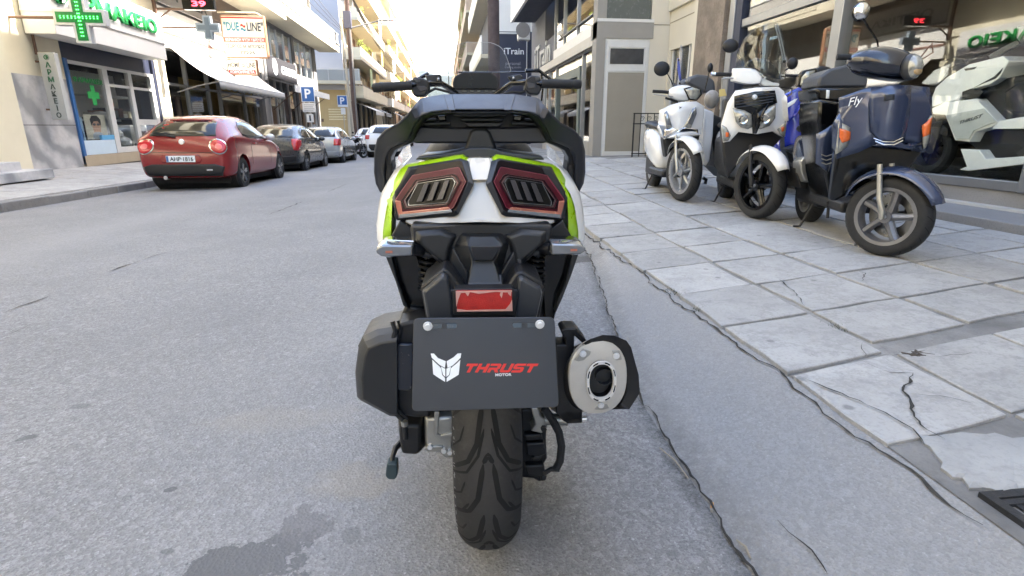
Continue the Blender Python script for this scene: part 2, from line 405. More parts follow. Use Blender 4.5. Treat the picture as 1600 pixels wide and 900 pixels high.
# right-hand pavement: mortar bed, each slab laid on it
b = MB(); rows = []
for y in YS:
    rows.append([(x, y, pz(x, y)) for x in (1.19, 1.7, 2.3, 3.0, 3.7, 4.4, 5.2, 6.0)])
b.loft(rows, False); pav = b.build('pavement', M_mort, kind='structure', ang=180)
XR = [1.17, 1.655, 2.2, 2.82, 3.36, 3.88, 4.14]
GRATE = (1.25, 1.85, .62, 1.06)
yj = [.62, 1.19, 1.66, 2.14, 2.62, 3.13, 3.60, 4.12] + [4.12 + .49 * i for i in range(1, 20)]
yj = [.15 - .5 * i for i in range(4, -1, -1)] + yj
for i in range(len(XR) - 1):
    for j in range(len(yj) - 1):
        x0, x1 = XR[i], XR[i + 1]; y0, y1 = yj[j], yj[j + 1]
        if j > 10: y0 += rnd.uniform(-.05, .05) if i else 0
        if i == 0 and y1 < 1.2: continue
        sk_ = .21
        g = rnd.uniform(.010, .022)
        gy0 = .012 + (.10 if (i >= 1 and abs(yj[j] - 1.66) < .01) else 0)
        cs = [(x0 + g, y0 + gy0), (x1 - g, y0 + gy0), (x1 - g, y1 - .012), (x0 + g, y1 - .012)]
        q = []
        for (x, y) in cs:
            q.append((x + rnd.uniform(-.008, .008), y + sk_ * (x - 1.17) + rnd.uniform(-.010, .010)))
        # broken outer edge of the first row
        if i == 0:
            n = 8; e = [(q[3][0] + (q[0][0] - q[3][0]) * t / n + rnd.uniform(-.032, .022), q[3][1] + (q[0][1] - q[3][1]) * t / n) for t in range(1, n)]
            q = q + e
        if any(y > 12.2 for x, y in q) or (x1 > 3.5 and q[0][1] > 11.4): continue
        else:
            e = []
            for t in range(4):
                a_, c_ = q[t], q[(t + 1) % 4]; e.append(a_)
                for u in (.3, .65): e.append((a_[0] + (c_[0] - a_[0]) * u + rnd.uniform(-.009, .009), a_[1] + (c_[1] - a_[1]) * u + rnd.uniform(-.009, .009)))
            q = e
        cx = sum(p[0] for p in q) / len(q); cy = sum(p[1] for p in q) / len(q)
        tx, ty = rnd.uniform(-.008, .008), rnd.uniform(-.008, .008)
        zc = pz(cx, cy)
        top = [Vector((x - cx, y - cy, pz(x, y) - zc + .009 + tx * (x - cx) + ty * (y - cy))) for x, y in q]
        inn = [Vector((p.x * .982, p.y * .982, p.z + .003)) for p in top]
        low = [Vector((p.x, p.y, p.z - .03)) for p in top]
        o = MB().loft([low, top, inn]).build('paving_slab', M_slab, pav, ang=25); o.location = (cx, cy, zc)
def ribbon(name, pts, wd, m, parent, zf, jag=.02, step=.05, lift=.004):
    """a crack: a thin ragged sheet of dirt lying along pts"""
    P = [Vector((*p, 0)) for p in pts]; q = []
    for a, c in zip(P, P[1:]):
        n = max(2, int((c - a).length / step)); d = (c - a).normalized(); nn = Vector((-d.y, d.x, 0))
        for i in range(n):
            p_ = a + (c - a) * i / n; q.append((p_ + nn * jag * 2.2 * (mnoise.noise(p_ * 9.0) + .6 * mnoise.noise(p_ * 27.0) + .35 * mnoise.noise(p_ * 70.0)), nn))
    q.append((P[-1], nn)); r = []
    for i, (p, nn) in enumerate(q):
        t = min(1, i / 3, (len(q) - 1 - i) / 3) * .85 + .15; wv = wd * max(.18, .9 + 1.3 * mnoise.noise(p * 23.0 + Vector((3, 1, 5)))) * t
        a, c = p + nn * wv * rnd.uniform(.3, .7), p - nn * wv * .5
        r.append([(v.x, v.y, zf(v.x, v.y) + lift) for v in (a, p, c)])
    return MB().loft(r, False).build(name, m, parent, ang=180)
slabz = lambda x, y: pz(x, y) + .0135
def rampz(x, y):
    x0 = crack_x(y) - .02; t = min(1, max(0, (x - x0) / (1.20 - x0))); return .002 + (pz(1.17, y) - .002) * t ** .85
gp = lambda *p: [tuple(onz(x, y, z)[:2]) for x, y, z in p]
for pts, wd in (([(1245, 582, .13), (1330, 615, .13), (1385, 640, .13), (1425, 665, .13), (1446, 690, .13)], .008),
                ([(1428, 582, .13), (1414, 600, .13), (1420, 635, .13), (1436, 660, .13), (1478, 682, .13)], .012),
                ([(1350, 562, .13), (1390, 580, .13), (1428, 582, .13)], .006), ([(1420, 612, .13), (1470, 618, .13), (1520, 630, .13)], .005),
                ([(1218, 438, .13), (1240, 455, .13), (1258, 478, .13)], .008), ([(1160, 432, .13), (1200, 438, .13)], .006), ([(1320, 425, .13), (1352, 432, .13), (1345, 444, .13)], .007),
                ([(1370, 455, .14), (1430, 465, .14)], .005), ([(1348, 535, .13), (1352, 556, .13)], .006),
                ([(1460, 560, .13), (1520, 553, .13)], .006), ([(1030, 395, .13), (1080, 400, .13)], .005), ([(1350, 555, .13), (1430, 556, .13)], .006)):
    ribbon('crack', gp(*pts), wd * .6, M_crack, pav, slabz, .007, .025)
rz_ = lambda x, y: max(road_z(x, y), rampz(x, y) if x > crack_x(y) - .02 else 0) + .002
ribbon('crack', [(crack_x(y) - .016, y) for y in (.3, .93, 1.2, 1.5, 1.8, 2.3, 3, 4, 5, 6)], .006, M_crack, road, rz_, .007, .022, .005)
ribbon('crack', gp((1215, 820, .02), (1245, 860, .02), (1275, 885, .02), (1290, 905, .02)), .005, M_crack, ramp, rampz, .008, .03, .005)
for a, c, wv in (((0, 478, 0), (75, 450, 0), .010), ((90, 445, 0), (140, 430, 0), .008), ((165, 412, 0), (214, 395, 0), .018), ((0, 518, 0), (50, 495, 0), .008),
                 ((420, 322, 0), (470, 303, 0), .018), ((510, 288, 0), (540, 276, 0), .015), ((220, 393, 0), (270, 378, 0), .006)):
    ribbon('crack', gp(a, c), wv, M_crack, road, lambda x, y: road_z(x, y), .012, .06, .005)
# joint of dirt and moss along the edge of the slabs
ribbon('joint_dirt', [(1.160 + rnd.uniform(-.02, .012), .9 + .17 * i) for i in range(30)], .007, M_crack, ramp, lambda x, y: rampz(x, y) + .001, .008, .03, .003)
for (px, py, z, n) in ((1056, 458, .1, 26), (1310, 512, .12, 30), (1432, 420, .14, 26), (1085, 485, .1, 16), (1095, 348, .12, 12)):
    p = onz(px, py, z); b = MB()
    for i in range(n):
        q = p + Vector((rnd.gauss(0, .022), rnd.gauss(0, .03), 0)); q.z = pz(q.x, q.y) + .004
        a = rnd.uniform(0, 6.28); h = rnd.uniform(.006, .022); t = Vector((cos(a) * .008, sin(a) * .008, h))
        b.add([q, q + Vector((.005, .003, 0)), q + t], [(0, 1, 2)])
    b.build('moss', M_moss, pav, kind='stuff')
# crumbled white mortar before the drain
b = MB(); q = gp((1440, 690, .1), (1500, 682, .1), (1600, 692, .1), (1680, 720, .1), (1640, 775, .1), (1565, 774, .1), (1520, 768, .1), (1470, 735, .1))
q = [(x, y) for x, y in q]; cx = sum(p[0] for p in q) / 8; cy = sum(p[1] for p in q) / 8
out = []
for i in range(8):
    a, c = q[i], q[(i + 1) % 8]
    for t in range(5): out.append((a[0] + (c[0] - a[0]) * t / 5 + rnd.uniform(-.012, .012), a[1] + (c[1] - a[1]) * t / 5 + rnd.uniform(-.012, .012)))
zr = lambda x, y: (pz(x, y) if x > 1.2 else rampz(x, y))
b.loft([[(x, y, zr(x, y) - .01) for x, y in out], [(x, y, zr(x, y) + .008) for x, y in out], [(cx + (x - cx) * .9, cy + (y - cy) * .9, zr(x, y) + .015) for x, y in out]])
b.build('mortar_patch', M_patch, pav)
# cast-iron drain grate
g0 = onz(1527, 777, .1); x0, x1, y0, y1 = g0.x, g0.x + .42, g0.y - .34, g0.y
M_iron = mat('cast_iron', '#3a3b3d', .6, .6, var=.3, scale=30, bump=.3, bscale=200)
gr = thing('drain_grate', 'dark iron drain grate of square bars set in the pavement corner', 'drain grate', (x0, y1, pz(x0, y1) - .009))
W, D = x1 - x0, y1 - y0
MB().bx(0, W, -D, 0, -.005, .010).build('pit', mat('pit_shade', '#0c0c0c', .9), gr)  # near-black slab below the bars paints in the shaded depth
b = MB(); b.ring([(0, 0, .011), (W, 0, .011), (W, -D, .011), (0, -D, .011)], [(.025, -.025, .011), (W - .025, -.025, .011), (W - .025, -D + .025, .011), (.025, -D + .025, .011)], (0, 0, .012)); b.build('rim', M_iron, gr)
for i in range(6):
    box('bar', M_iron, gr, .026, W - .026, -.045 - i * .055, -.027 - i * .055, .0105, .019)
for i in range(6):
    box('cross_bar', M_iron, gr, .05 + i * .06, .064 + i * .06, -D + .026, -.026, .0105, .0165)
# loose things on the ground
p = onz(1112, 798, 0); bt = MB().tube([(0, 0, .005), (.012, .022, .005)], .004, 10); o = bt.build('cigarette_butt', mat('filter_tan', '#b98a4e', .8), None); o.location = p
tag(o, 'tan cigarette butt lying by the crack at the road edge', 'cigarette butt')
MB().tube([(-.004, -.008, .005), (0, -.0003, .005)], .0041, 10).build('ash_end', mat('ash', '#8f8b84', .9), o)
for (a, c, lab) in (((1030, 705), (1075, 752), 'long thin dry twig in the gutter crack behind the exhaust'), ((1150, 850), (1172, 878), 'short dry twig in the gutter crack near the front of the picture')):
    A, D_ = onz(*a, 0), onz(*c, 0); o = MB().tube([Vector((0, 0, .012)), (D_ - A) * .5 + Vector((.006, 0, .016)), (D_ - A) + Vector((0, 0, .010))], [.0018, .0026, .002], 6).build('twig', mat('dry_twig', '#8d8474', .9), None)
    o.location = A; tag(o, lab, 'twig')
p = onz(1447, 552, .13); o = MB()
for i in range(12):
    a = rnd.uniform(0, 6.28); o.obx(Matrix.Translation((rnd.gauss(0, .03), rnd.gauss(0, .012), .006)) @ Matrix.Rotation(a, 4, 'Z') @ Matrix.Rotation(rnd.uniform(-.4, .4), 4, 'X'), .045, .018, .004)
o = o.build('fallen_leaf', mat('dead_leaf', '#4a423a', .9, var=.4), None); o.location = (p.x, p.y, pz(p.x, p.y) + .003); tag(o, 'crumpled dark dead leaf on the mortar joint between slabs', 'leaf')

# left-hand kerb stones and slabs
XK = -6.2
b = MB(); b.loft([[(x, y, left_z(x, y) - .012) for x in (-6.38, -7, -7.8, -8.8, -9.6)] for y in YS], False); lp = b.build('pavement', M_mort, kind='structure', ang=180)
kerb = node('kerb', None); tag(kerb, kind='structure')
y = 3.0
for i in range(42):
    L = rnd.uniform(.85, 1.05); xx = XK + rnd.uniform(-.015, .015); h = .14 + rnd.uniform(-.008, .008)
    o = MB().bx(-.19, 0, 0, L - .012, -.25, h).build('kerb_stone', M_kerb, kerb, bevel=.015); o.location = (xx, y, road_z(-6.2, y + L / 2)); o.rotation_euler.x = -.018; y += L
MB().loft([[(x, yy, road_z(-6.2, yy) + z) for x, z in ((XK - .19, -.3), (XK, -.3), (XK, .14), (XK - .19, .14))] for yy in (y, 70, 120, 300)]).build('kerb_run', M_kerb, kerb)
for j in range(26):
    for i in range(4):
        w_ = .60; x1 = -6.41 - i * w_; y0 = 5.0 + j * .6
        if x1 - w_ < -9.2: continue
        q = [(x1 - w_ + .012, y0), (x1, y0), (x1, y0 + .588), (x1 - w_ + .012, y0 + .588)]; zc = left_z(x1, y0)
        MB().loft([[(x - x1, yy - y0, left_z(x, yy) - zc - .03) for x, yy in q], [(x - x1, yy - y0, left_z(x, yy) - zc + rnd.uniform(-.003, .003)) for x, yy in q]]).build('paving_slab', M_slab, lp, bevel=.004, seg=1).location = (x1, y0, zc)
# earth out to the horizon and the hill beyond the end of the street
M_earth = mat('dry_earth', '#7d776a', .95, var=.3, scale=.05)
MB().poly([(-3900, -900, -3.2), (3900, -900, -3.2), (3900, 3900, -3.2), (-3900, 3900, -3.2)]).build('ground', M_earth, kind='structure')
M_hill = mat('wooded_hill', '#1d2723', .95, var=.35, scale=.01, bump=.5, bscale=.05, bdist=10)
rows = []
for j in range(13):
    t = j / 12; r = []
    for i in range(61):
        x = -1900 + 3800 * i / 60; hgt = 250 * math.exp(-((x + 520) / 560) ** 2) + 150 * math.exp(-((x - 500) / 700) ** 2) + 60
        r.append((x + 30 * sin(j * 1.7 + i), 2500 + 900 * t, -4 + hgt * sin(pi * min(t * 1.4, 1) / 2) * (1 + .05 * sin(i * .8 + j) + .03 * sin(i * 2.3))))
    rows.append(r)
MB().loft(rows, False).build('hill', M_hill, kind='structure', ang=180)
# ================================================================ the maxi scooter in the middle of the picture
BK = Frame((.07, 1.17, 0), radians(-2.9))
bike = thing('maxi_scooter', 'white and lime green maxi scooter seen from behind with a black dealer plate', 'motor scooter', BK.loc, BK.rz)
M_lime = mat('lime_paint', '#a5d400', .3, var=.04, coat=.5)
M_pearl = mat('pearl_white', '#d2cdc2', .2, var=.02, coat=.7)
M_slate = mat('slate_plastic', '#2b2e33', .38, var=.1, scale=9, bump=.15, bscale=900, bdist=.001)
M_rail = mat('rail_grey', '#2a2c33', .45, var=.1, scale=9, bump=.2, bscale=800, bdist=.001)
M_red_lens = mat('red_lens', '#470a1b', .35, var=.25, scale=14, coat=.0, spec=.25)
M_dark_lens = mat('smoked_lens', '#191217', .35, var=.2, coat=.0, spec=.2)
M_peach = mat('clear_amber_lens', '#a3604e', .25, var=.3, scale=18, coat=.7)
M_bar = mat('light_bar', '#3a393d', .35, var=.15, coat=.1, spec=.3)
M_clear = mat('clear_lens', '#84888d', .12, .55, var=.2, scale=14, coat=.8)
M_reflector = mat('red_reflector', '#a5201c', .4, var=.25, scale=40, bump=.3, bscale=500)
M_film = mat('torn_film', '#b98d85', .6, var=.2)
M_plate = mat('dealer_plate', '#22262d', .42, var=.05, scale=3, bump=.08, bscale=700, bdist=.001)
M_printw = mat('white_print', '#dfe3e6', .5, var=.03)
M_printr = mat('red_print', '#c9281f', .5, var=.04)
def bp(pts, yl): return [BK.y(px, py, yl) for px, py in pts]
def mirp(pts, c): return [(2 * c - x, y) for x, y in pts][::-1]
def sheet(name, m, pts, yl, depth, bevel=.003, parent=bike, grow=1.0, **k):
    A = bp(pts, yl); n = len(A); c = sum(A, Vector()) / n
    B = [c + (p - c) * grow + Vector((0, depth, 0)) for p in A]
    return MB().loft([A, B]).build(name, m, parent, bevel=bevel, **k)

# rear wheel
R0, WD = .283, .0695
rw = node('rear_wheel', bike, (0.004, 0, R0))
prof = []
for i in range(25):
    a = -1.32 + 2.64 * i / 24; prof.append((R0 - .078 + .078 * cos(a) ** .75 if abs(a) < 1.3 else R0 - .062, WD * sin(a) / sin(1.32)))
prof = [(.187, -.055), (.20, -.066)] + prof + [(.20, .066), (.187, .055)]
RY = Matrix.Rotation(radians(90), 4, 'Y')
def worn_tyre():
    m = bpy.data.materials.new('worn_tyre'); m.use_nodes = True; k = NT(m); co = k.coord(); s = k.n('ShaderNodeSeparateXYZ'); k.l(co, s.inputs[0])
    c = k.ramp(k.math('ADD', k.math('ABSOLUTE', s.outputs[0]), k.math('MULTIPLY', k.noise(co, 30, 5, .7), .012)), [(.02, (.034, .033, .032)), (.075, (.012, .012, .013))])
    c = k.mix(k.ramp(k.noise(co, 60, 6, .75), [(.5, 0.0), (.72, .5)]), c, (.05, .048, .045)); k.l(c, k.b.inputs['Base Color']); k.b.inputs['Roughness'].default_value = .72; k.b.inputs['Specular IOR Level'].default_value = .35
    k.bump(k.noise(co, 400, 3, .6), .2, .001); return m
MB().lathe(prof, RY, 72, True).build('tyre', worn_tyre(), rw, ang=60)
def tyre_pt(ang, lat, lift=.0008):
    """ang from the rear, upwards; lat -1..1 across"""
    a = lat * 1.32; r = R0 - .078 + .078 * max(cos(a), 0.0) ** .75 + lift; return Vector((WD * sin(a) / sin(1.32), -r * cos(ang), r * sin(ang)))
gb = MB(); M_groove_shade = mat('groove_shade', '#040404', .95, var=.1)  # black strips lying on the tread paint in the shade of its grooves
def groove(pts, wd):
    q = []
    n = 10
    P = []
    for (a0, l0), (a1, l1) in zip(pts, pts[1:]):
        for i in range(n): P.append((a0 + (a1 - a0) * i / n, l0 + (l1 - l0) * i / n))
    P.append(pts[-1])
    rows = []
    for i, (a, l) in enumerate(P):
        j = min(i + 1, len(P) - 1); h = max(i - 1, 0); da, dl = (P[j][0] - P[h][0]) * R0, (P[j][1] - P[h][1]) * .085; L = sqrt(da * da + dl * dl) or 1
        t = min(1, min(i, len(P) - 1 - i) / 3 + .25) * wd
        rows.append([tyre_pt(a - dl / L * t / R0 * s, l + da / L * t / .085 * s) for s in (-1, 0, 1)])
    gb.loft(rows, False, False)
for k in range(16):
    o_ = radians(-8) + k * 2 * pi / 16 * 1.0
    for s in (-1, 1):
        groove([(o_ + .36, s * .10), (o_ + .10, s * .22), (o_ - .02, s * .42), (o_ - .09, s * .86)], .0048)
        groove([(o_ + .20, s * .07), (o_ + .02, s * .2), (o_ - .10, s * .46), (o_ - .14, s * .95)] if k % 2 else [(o_ + .05, s * .42), (o_ - .04, s * .60), (o_ - .10, s * .93)], .0026)
        groove([(o_ + .22, s * .50), (o_ + .12, s * .62), (o_ + .06, s * .95)], .0022)
    if k % 2: groove([(o_ - .03, -.10), (o_ + .03, 0), (o_ - .03, .10)], .0042)
gb.build('groove_shade', M_groove_shade, rw, ang=180, kind='stuff')
lt = MB()
for k in range(15):
    a = radians(-40) + k * .095
    for q in range(rnd.choice((1, 2))):
        p0, p1 = tyre_pt(a + q * .022, -.84, .001), tyre_pt(a + q * .022 + (.0 if rnd.random() < .5 else .018), -.88 if rnd.random() < .6 else -.85, .001)
        lt.tube([p0, p1 + Vector((-.0005, 0, .001))], .0007, 4)
lt.build('lettering', mat('mould_mark', '#8e8e8c', .7), rw)
MB().lathe([(.19, -.06), (.19, .06), (.176, .05), (.165, .0), (.176, -.05)], RY, 48, True).build('rim', M_black, rw)
b = MB()
for k in range(5):
    a = 2 * pi * k / 5; b.tube([(0.0, cos(a) * .03, sin(a) * .03), (.012, cos(a + .2) * .17, sin(a + .2) * .17)], [.022, .014], 8)
b.lathe([(.045, -.05), (.045, .05)], RY, 20); b.build('spoke', M_black, rw)
MB().lathe([(.115, .068), (.115, .073), (.06, .073), (.06, .068)], RY, 40, True).build('brake_disc', M_disc, rw)

# number plate of the dealer
PT, PB = -.33, -.372
def py_(px, py): return PT + (PB - PT) * (py - 497) / 146
def rounded(q, r, n=4):
    out = []; N = len(q)
    for i in range(N):
        p, a, c = Vector(q[i]), Vector(q[i - 1]), Vector(q[(i + 1) % N]); u, v = (a - p).normalized() * r, (c - p).normalized() * r
        for t in range(n + 1):
            t /= n; out.append(tuple((p + u) * (1 - t) ** 2 + p * 2 * t * (1 - t) + (p + v) * t * t))
    return out
slots = [[(672, 505.5), (714, 505.5), (714, 513), (672, 513.5)], [(801, 504.5), (838, 504.5), (838, 512), (801, 512)]]
pl = node('number_plate', bike)
sheet('plate', M_plate, rounded([(646, 497.5), (866.5, 496), (873.5, 636.5), (643.5, 643.5)], 9), py_, .004, .001, pl)
for s_ in slots: sheet('slot', M_gloss, rounded(s_, 3), lambda x, y: py_(x, y) - .0012, .004, 0, pl)
for s_ in ([(690, 506), (698, 506), (698, 513), (690, 513)], [(815, 505), (824, 505), (824, 512), (815, 512)]): sheet('slot_bridge', M_satin, s_, lambda x, y: py_(x, y) - .0022, .003, 0, pl)
for c_ in ((668.5, 509.5), (843.5, 506.5)):
    p = BK.y(*c_, py_(*c_) - .002); MB().lathe([(.0002, -.006), (.0042, -.006), (.0048, -.004), (.0048, -.0022), (.0074, -.0022), (.0078, .0)], Matrix.Translation(p) @ Matrix.Rotation(radians(-90), 4, 'X') @ Matrix.Rotation(radians(180), 4, 'X') @ Matrix.Scale(-1, 4, (0, 0, 1)), 12).build('bolt', M_zinc, pl)
ly = lambda x, y: py_(x, y) - .0006
z2b = lambda q: [(540 + x / 2.8125, 340 + y / 2.8125) for x, y in q]
for q in ([(374, 598), (388, 598), (406, 618), (440, 632), (436, 660), (414, 648), (396, 632), (379, 616)],
          [(381, 625), (396, 640), (413, 655), (420, 664), (424, 692), (437, 706), (437, 722), (402, 700), (385, 688)],
          [(444, 632), (474, 615), (492, 598), (508, 597), (505, 616), (488, 634), (470, 650), (448, 660)],
          [(504, 626), (497, 690), (478, 702), (444, 722), (444, 706), (458, 692), (462, 664), (470, 656), (488, 642)],
          [(419, 655), (438, 665), (438, 700), (428, 690)], [(443, 665), (463, 655), (455, 690), (443, 700)]):
    sheet('emblem', M_printw, z2b(q), ly, .001, 0, pl)
# the dealer's lettering, in strokes: slanted, with cut corners
def stroke_text(name, m, word, x0, x1, y0, y1, slant, parent, th=.24):
    G = {'T': [[(0, 1), (1, 1), (1, .74), (.66, .74), (.66, 0), (.36, 0), (.36, .74), (0, .74)]],
         'H': [[(0, 0), (.28, 0), (.28, .36), (.72, .36), (.72, 0), (1, 0), (1, 1), (.72, 1), (.72, .62), (.28, .62), (.28, 1), (0, 1)]],
         'R': [[(0, 0), (.28, 0), (.28, .30), (.52, .30), (.72, 0), (1.05, 0), (.82, .32), (.98, .45), (.98, .88), (.84, 1), (0, 1), (0, .76), (.70, .76), (.70, .54), (0, .54)]],
         'U': [[(0, 1), (0, .14), (.14, 0), (.86, 0), (1, .14), (1, 1), (.72, 1), (.72, .25), (.28, .25), (.28, 1)]],
         'S': [[(0, 0), (.86, 0), (1, .12), (1, .50), (.86, .62), (.28, .62), (.28, .76), (1, .76), (1, 1), (.14, 1), (0, .88), (0, .50), (.14, .38), (.72, .38), (.72, .24), (0, .24)]]}
    n = len(word); wd = (x1 - x0) / n; b = MB()
    for i, ch in enumerate(word):
        for q in G[ch]:
            P = [(x0 + wd * (i + .04 + .90 * u) + slant * (v - .5) * (y1 - y0), y1 - (y1 - y0) * v) for u, v in q]
            A = bp(P, ly); b.loft([A, [p + Vector((0, .001, 0)) for p in A]])
    return b.build(name, m, parent)
stroke_text('lettering', M_printr, 'THRUST', 726, 839, 568.5, 582, .55, pl)
p = BK.y(786.5, 585, PT + (PB - PT) * .6 - .0008); pz0 = BK.y(786.5, 590, PT + (PB - PT) * .63)
text('lettering', 'MOTOR', M_printw, pl, axes(p + Vector((0, -.0012, 0)), (1, 0, 0), (0, -.25, 1)), .008, .0003, bold=.0003, width=.0265)

# reflector in its holder
sheet('reflector_housing', M_black, rounded([(709, 452), (803, 451), (805, 492), (708, 492)], 4), -.288, .03, .001)
rf = sheet('reflector', M_reflector, [(713, 455), (800, 454), (800, 485), (714, 487)], -.293, .006, .001)
for q in ([(712, 455), (800, 454), (800, 456), (790, 457), (775, 456), (748, 459), (735, 456.5), (720, 458), (716, 468), (713, 480)], [(714, 487), (714, 483), (730, 485), (760, 484), (790, 483.5), (797, 475), (800, 468), (801, 486)],
          [(783, 455), (786, 456), (784, 466), (781, 461)], [(792, 454), (799, 455), (798, 463), (794, 459)], [(726, 456), (734, 457), (731, 463)]):
    sheet('torn_film', M_film, q, -.2942, .001, 0, rf)

# tail: under-tail, mudguard and number plate holder
Tc = 751.5
left = [(625, 344), (606, 378), (648, 400), (655, 376), (643, 357)]
sheet('undertail_wing', M_black, left, -.135, .2); sheet('undertail_wing', M_black, mirp(left, Tc + .5), -.135, .2)
cen = [(640, 352), (752, 346), (864, 352), (862, 378), (829, 404), (808, 422), (803, 443), (785, 457), (728, 457), (704, 430), (698, 422), (674, 402), (643, 378)]
ut = sheet('undertail_cover', M_satin, cen, -.185, .12, .006)
A = bp([(716, 362), (788, 362), (797, 383), (787, 428), (786, 455), (728, 455), (707, 428), (707, 383)], -.178)
Bq = bp([(729, 374), (776, 374), (785, 383), (772, 407), (786, 430), (785, 453), (729, 453), (706, 428), ][:8], -.215)
MB().loft([A, [bp([(731, 368)], -.20)[0], bp([(774, 368)], -.20)[0], bp([(785, 383)], -.225)[0], bp([(771, 408)], -.215)[0], bp([(786, 452)], -.245)[0], bp([(729, 452)], -.245)[0], bp([(739, 408)], -.215)[0], bp([(732, 383)], -.225)[0]]]).build('centre_ridge', M_satin, ut, bevel=.004)
MB().loft([bp([(735, 429), (784, 429), (786, 453), (728, 453)], lambda x, y: -.222 - (y - 429) * .0012), bp([(735, 429), (784, 429), (786, 453), (728, 453)], -.19)]).build('ridge_facet', M_slate, ut, bevel=.002)  # lighter slate tone paints in the light this up-turned facet catches
MB().loft([bp([(735, 384), (784, 384), (770, 407), (741, 407)], lambda x, y: -.232 + (y - 384) * .0003), bp([(735, 384), (784, 384), (770, 407), (741, 407)], -.2)]).build('ridge_facet', M_slate, ut, bevel=.002)
for s_ in (0, 1):
    q = [(648, 360), (690, 356), (716, 366), (708, 384), (700, 420), (672, 398), (648, 376)]
    q = mirp(q, Tc) if s_ else q
    A = bp(q, -.187); c = sum(A, Vector()) / 7; MB().loft([A, [c + (p - c) * .72 + Vector((0, -.012, 0)) for p in A]]).build('tail_facet', M_satin, ut, bevel=.003)
    q = [(703, 410), (704, 428), (728, 456), (733, 430), (708, 386)]
    q = mirp(q, 757) if s_ else q
    A = bp(q, lambda x, y: -.195 - .0009 * max(0, 26 - abs(x - 757) * .6)); MB().loft([A, [p + Vector((0, .03, 0)) for p in A]]).build('ridge_flank', M_satin, ut, bevel=.003)
mg = [(657, 449), (693, 419), (704, 426), (728, 458), (786, 458), (806, 426), (816, 424), (848, 442), (851, 452), (843, 500), (666, 500)]
mud = sheet('plate_holder', M_black, mg, -.26, .12, .004)
for q in ([(659, 452), (692, 423), (701, 429), (709, 462), (709, 500), (667, 500)], [(808, 430), (814, 428), (845, 446), (848, 456), (838, 500), (803, 500), (806, 460)]):
    A = bp(q, -.262); c = sum(A, Vector()) / len(A); MB().loft([A, [c + (p - c) * .84 + Vector((0, -.014, 0)) for p in A]]).build('holder_facet', M_slate, mud, bevel=.003)
MB().loft([bp([(700, 452), (812, 452), (806, 500), (704, 500)], -.272), bp([(700, 452), (812, 452), (806, 500), (704, 500)], -.24)]).build('holder_centre', M_satin, mud, bevel=.003)
sheet('holder_clip', M_slate, [(808, 405), (814, 405), (816, 422), (810, 422)], -.20, .02, .001)
# inner mudguard and the flanks that hang beside the wheel
fl = [(600, 396), (652, 396), (662, 425), (666, 500), (648, 500), (640, 484), (630, 478), (620, 440), (614, 416)]
sheet('flank_panel', M_gloss, fl, -.02, .42, .004); sheet('flank_panel', M_gloss, [(904, 396), (850, 396), (846, 425), (850, 500), (866, 500), (870, 484), (879, 462), (889, 440), (895, 416)], -.02, .42, .004)
lipL = [(600, 395), (612, 400), (622, 440), (634, 474), (640, 484), (630, 478), (618, 440)]
sheet('flank_edge', M_satin, lipL, -.05, .4, .002); sheet('flank_edge', M_satin, [(905, 395), (893, 400), (884, 440), (872, 468), (868, 490), (879, 466), (893, 430)], -.05, .4, .002)
A = bp([(655, 400), (850, 400), (852, 500), (650, 500)], .02); MB().loft([A, [p + Vector((0, .3, 0)) for p in A]]).build('inner_guard', M_black, bike)
# shock absorbers
for cx, y0, y1 in ((667, 398, 446), (838, 396, 440)):
    a, c = BK.y(cx, y0 - 6, -.012), BK.y(cx, y1 + 6, -.012); L = c - a; sh = node('shock_absorber', bike)
    MB().tube([a, c], .010, 12).build('damper', M_gloss, sh)
    pts = []
    n = 7
    for i in range(n * 14 + 1):
        t = i / (n * 14); pts.append(a + L * t + Vector((cos(t * n * 2 * pi) * .017, sin(t * n * 2 * pi) * .017, 0)))
    MB().tube(pts, .0032, 6).build('coil_spring', M_satin, sh)
# turn signals
for q, st, tip in (([(588.5, 386), (597, 379), (606, 378), (646, 379.5), (646, 400), (606, 402), (597, 401), (589, 394)], [(645, 391), (664, 391)], -1),
                   ([(860, 376.5), (902, 377.5), (909, 380), (914, 386), (913, 392), (905, 398), (860, 398.5)], [(861, 388), (842, 388)], 1)):
    ts = node('turn_signal', bike)
    A = bp(q, -.205); c = sum(A, Vector()) / len(A)
    MB().loft([[p + Vector((0, .05, 0)) for p in A], A, [c + Vector(((p.x - c.x) * .96, -.012, (p.z - c.z) * .7)) for p in A]]).build('lens', M_clear, ts, bevel=.002)
    MB().loft([[c + Vector(((p.x - c.x) * 1.0, .052, (p.z - c.z) * 1.06)) for p in A], [c + Vector(((p.x - c.x) * 1.012, .012, (p.z - c.z) * 1.1)) for p in A]]).build('lens_housing', M_chrome if tip < 0 else M_gloss, ts, bevel=.002)
    box('bulb_reflector', M_peach, ts, c.x - .006, c.x + .006, c.y - .0135, c.y - .005, c.z - .0035, c.z + .0005)
    MB().tube([BK.y(*st[0], -.19), BK.y(*st[1], -.17)], [.010, .013], 10).build('stalk', M_black, ts)
    for dy in (-6, 6): MB().tube([BK.y(st[1][0], st[1][1] + dy, -.187), BK.y(st[1][0] + 8 * -tip, st[1][1] + dy + 3, -.187)], .006, 8).build('rubber_boot', M_tyre, ts)

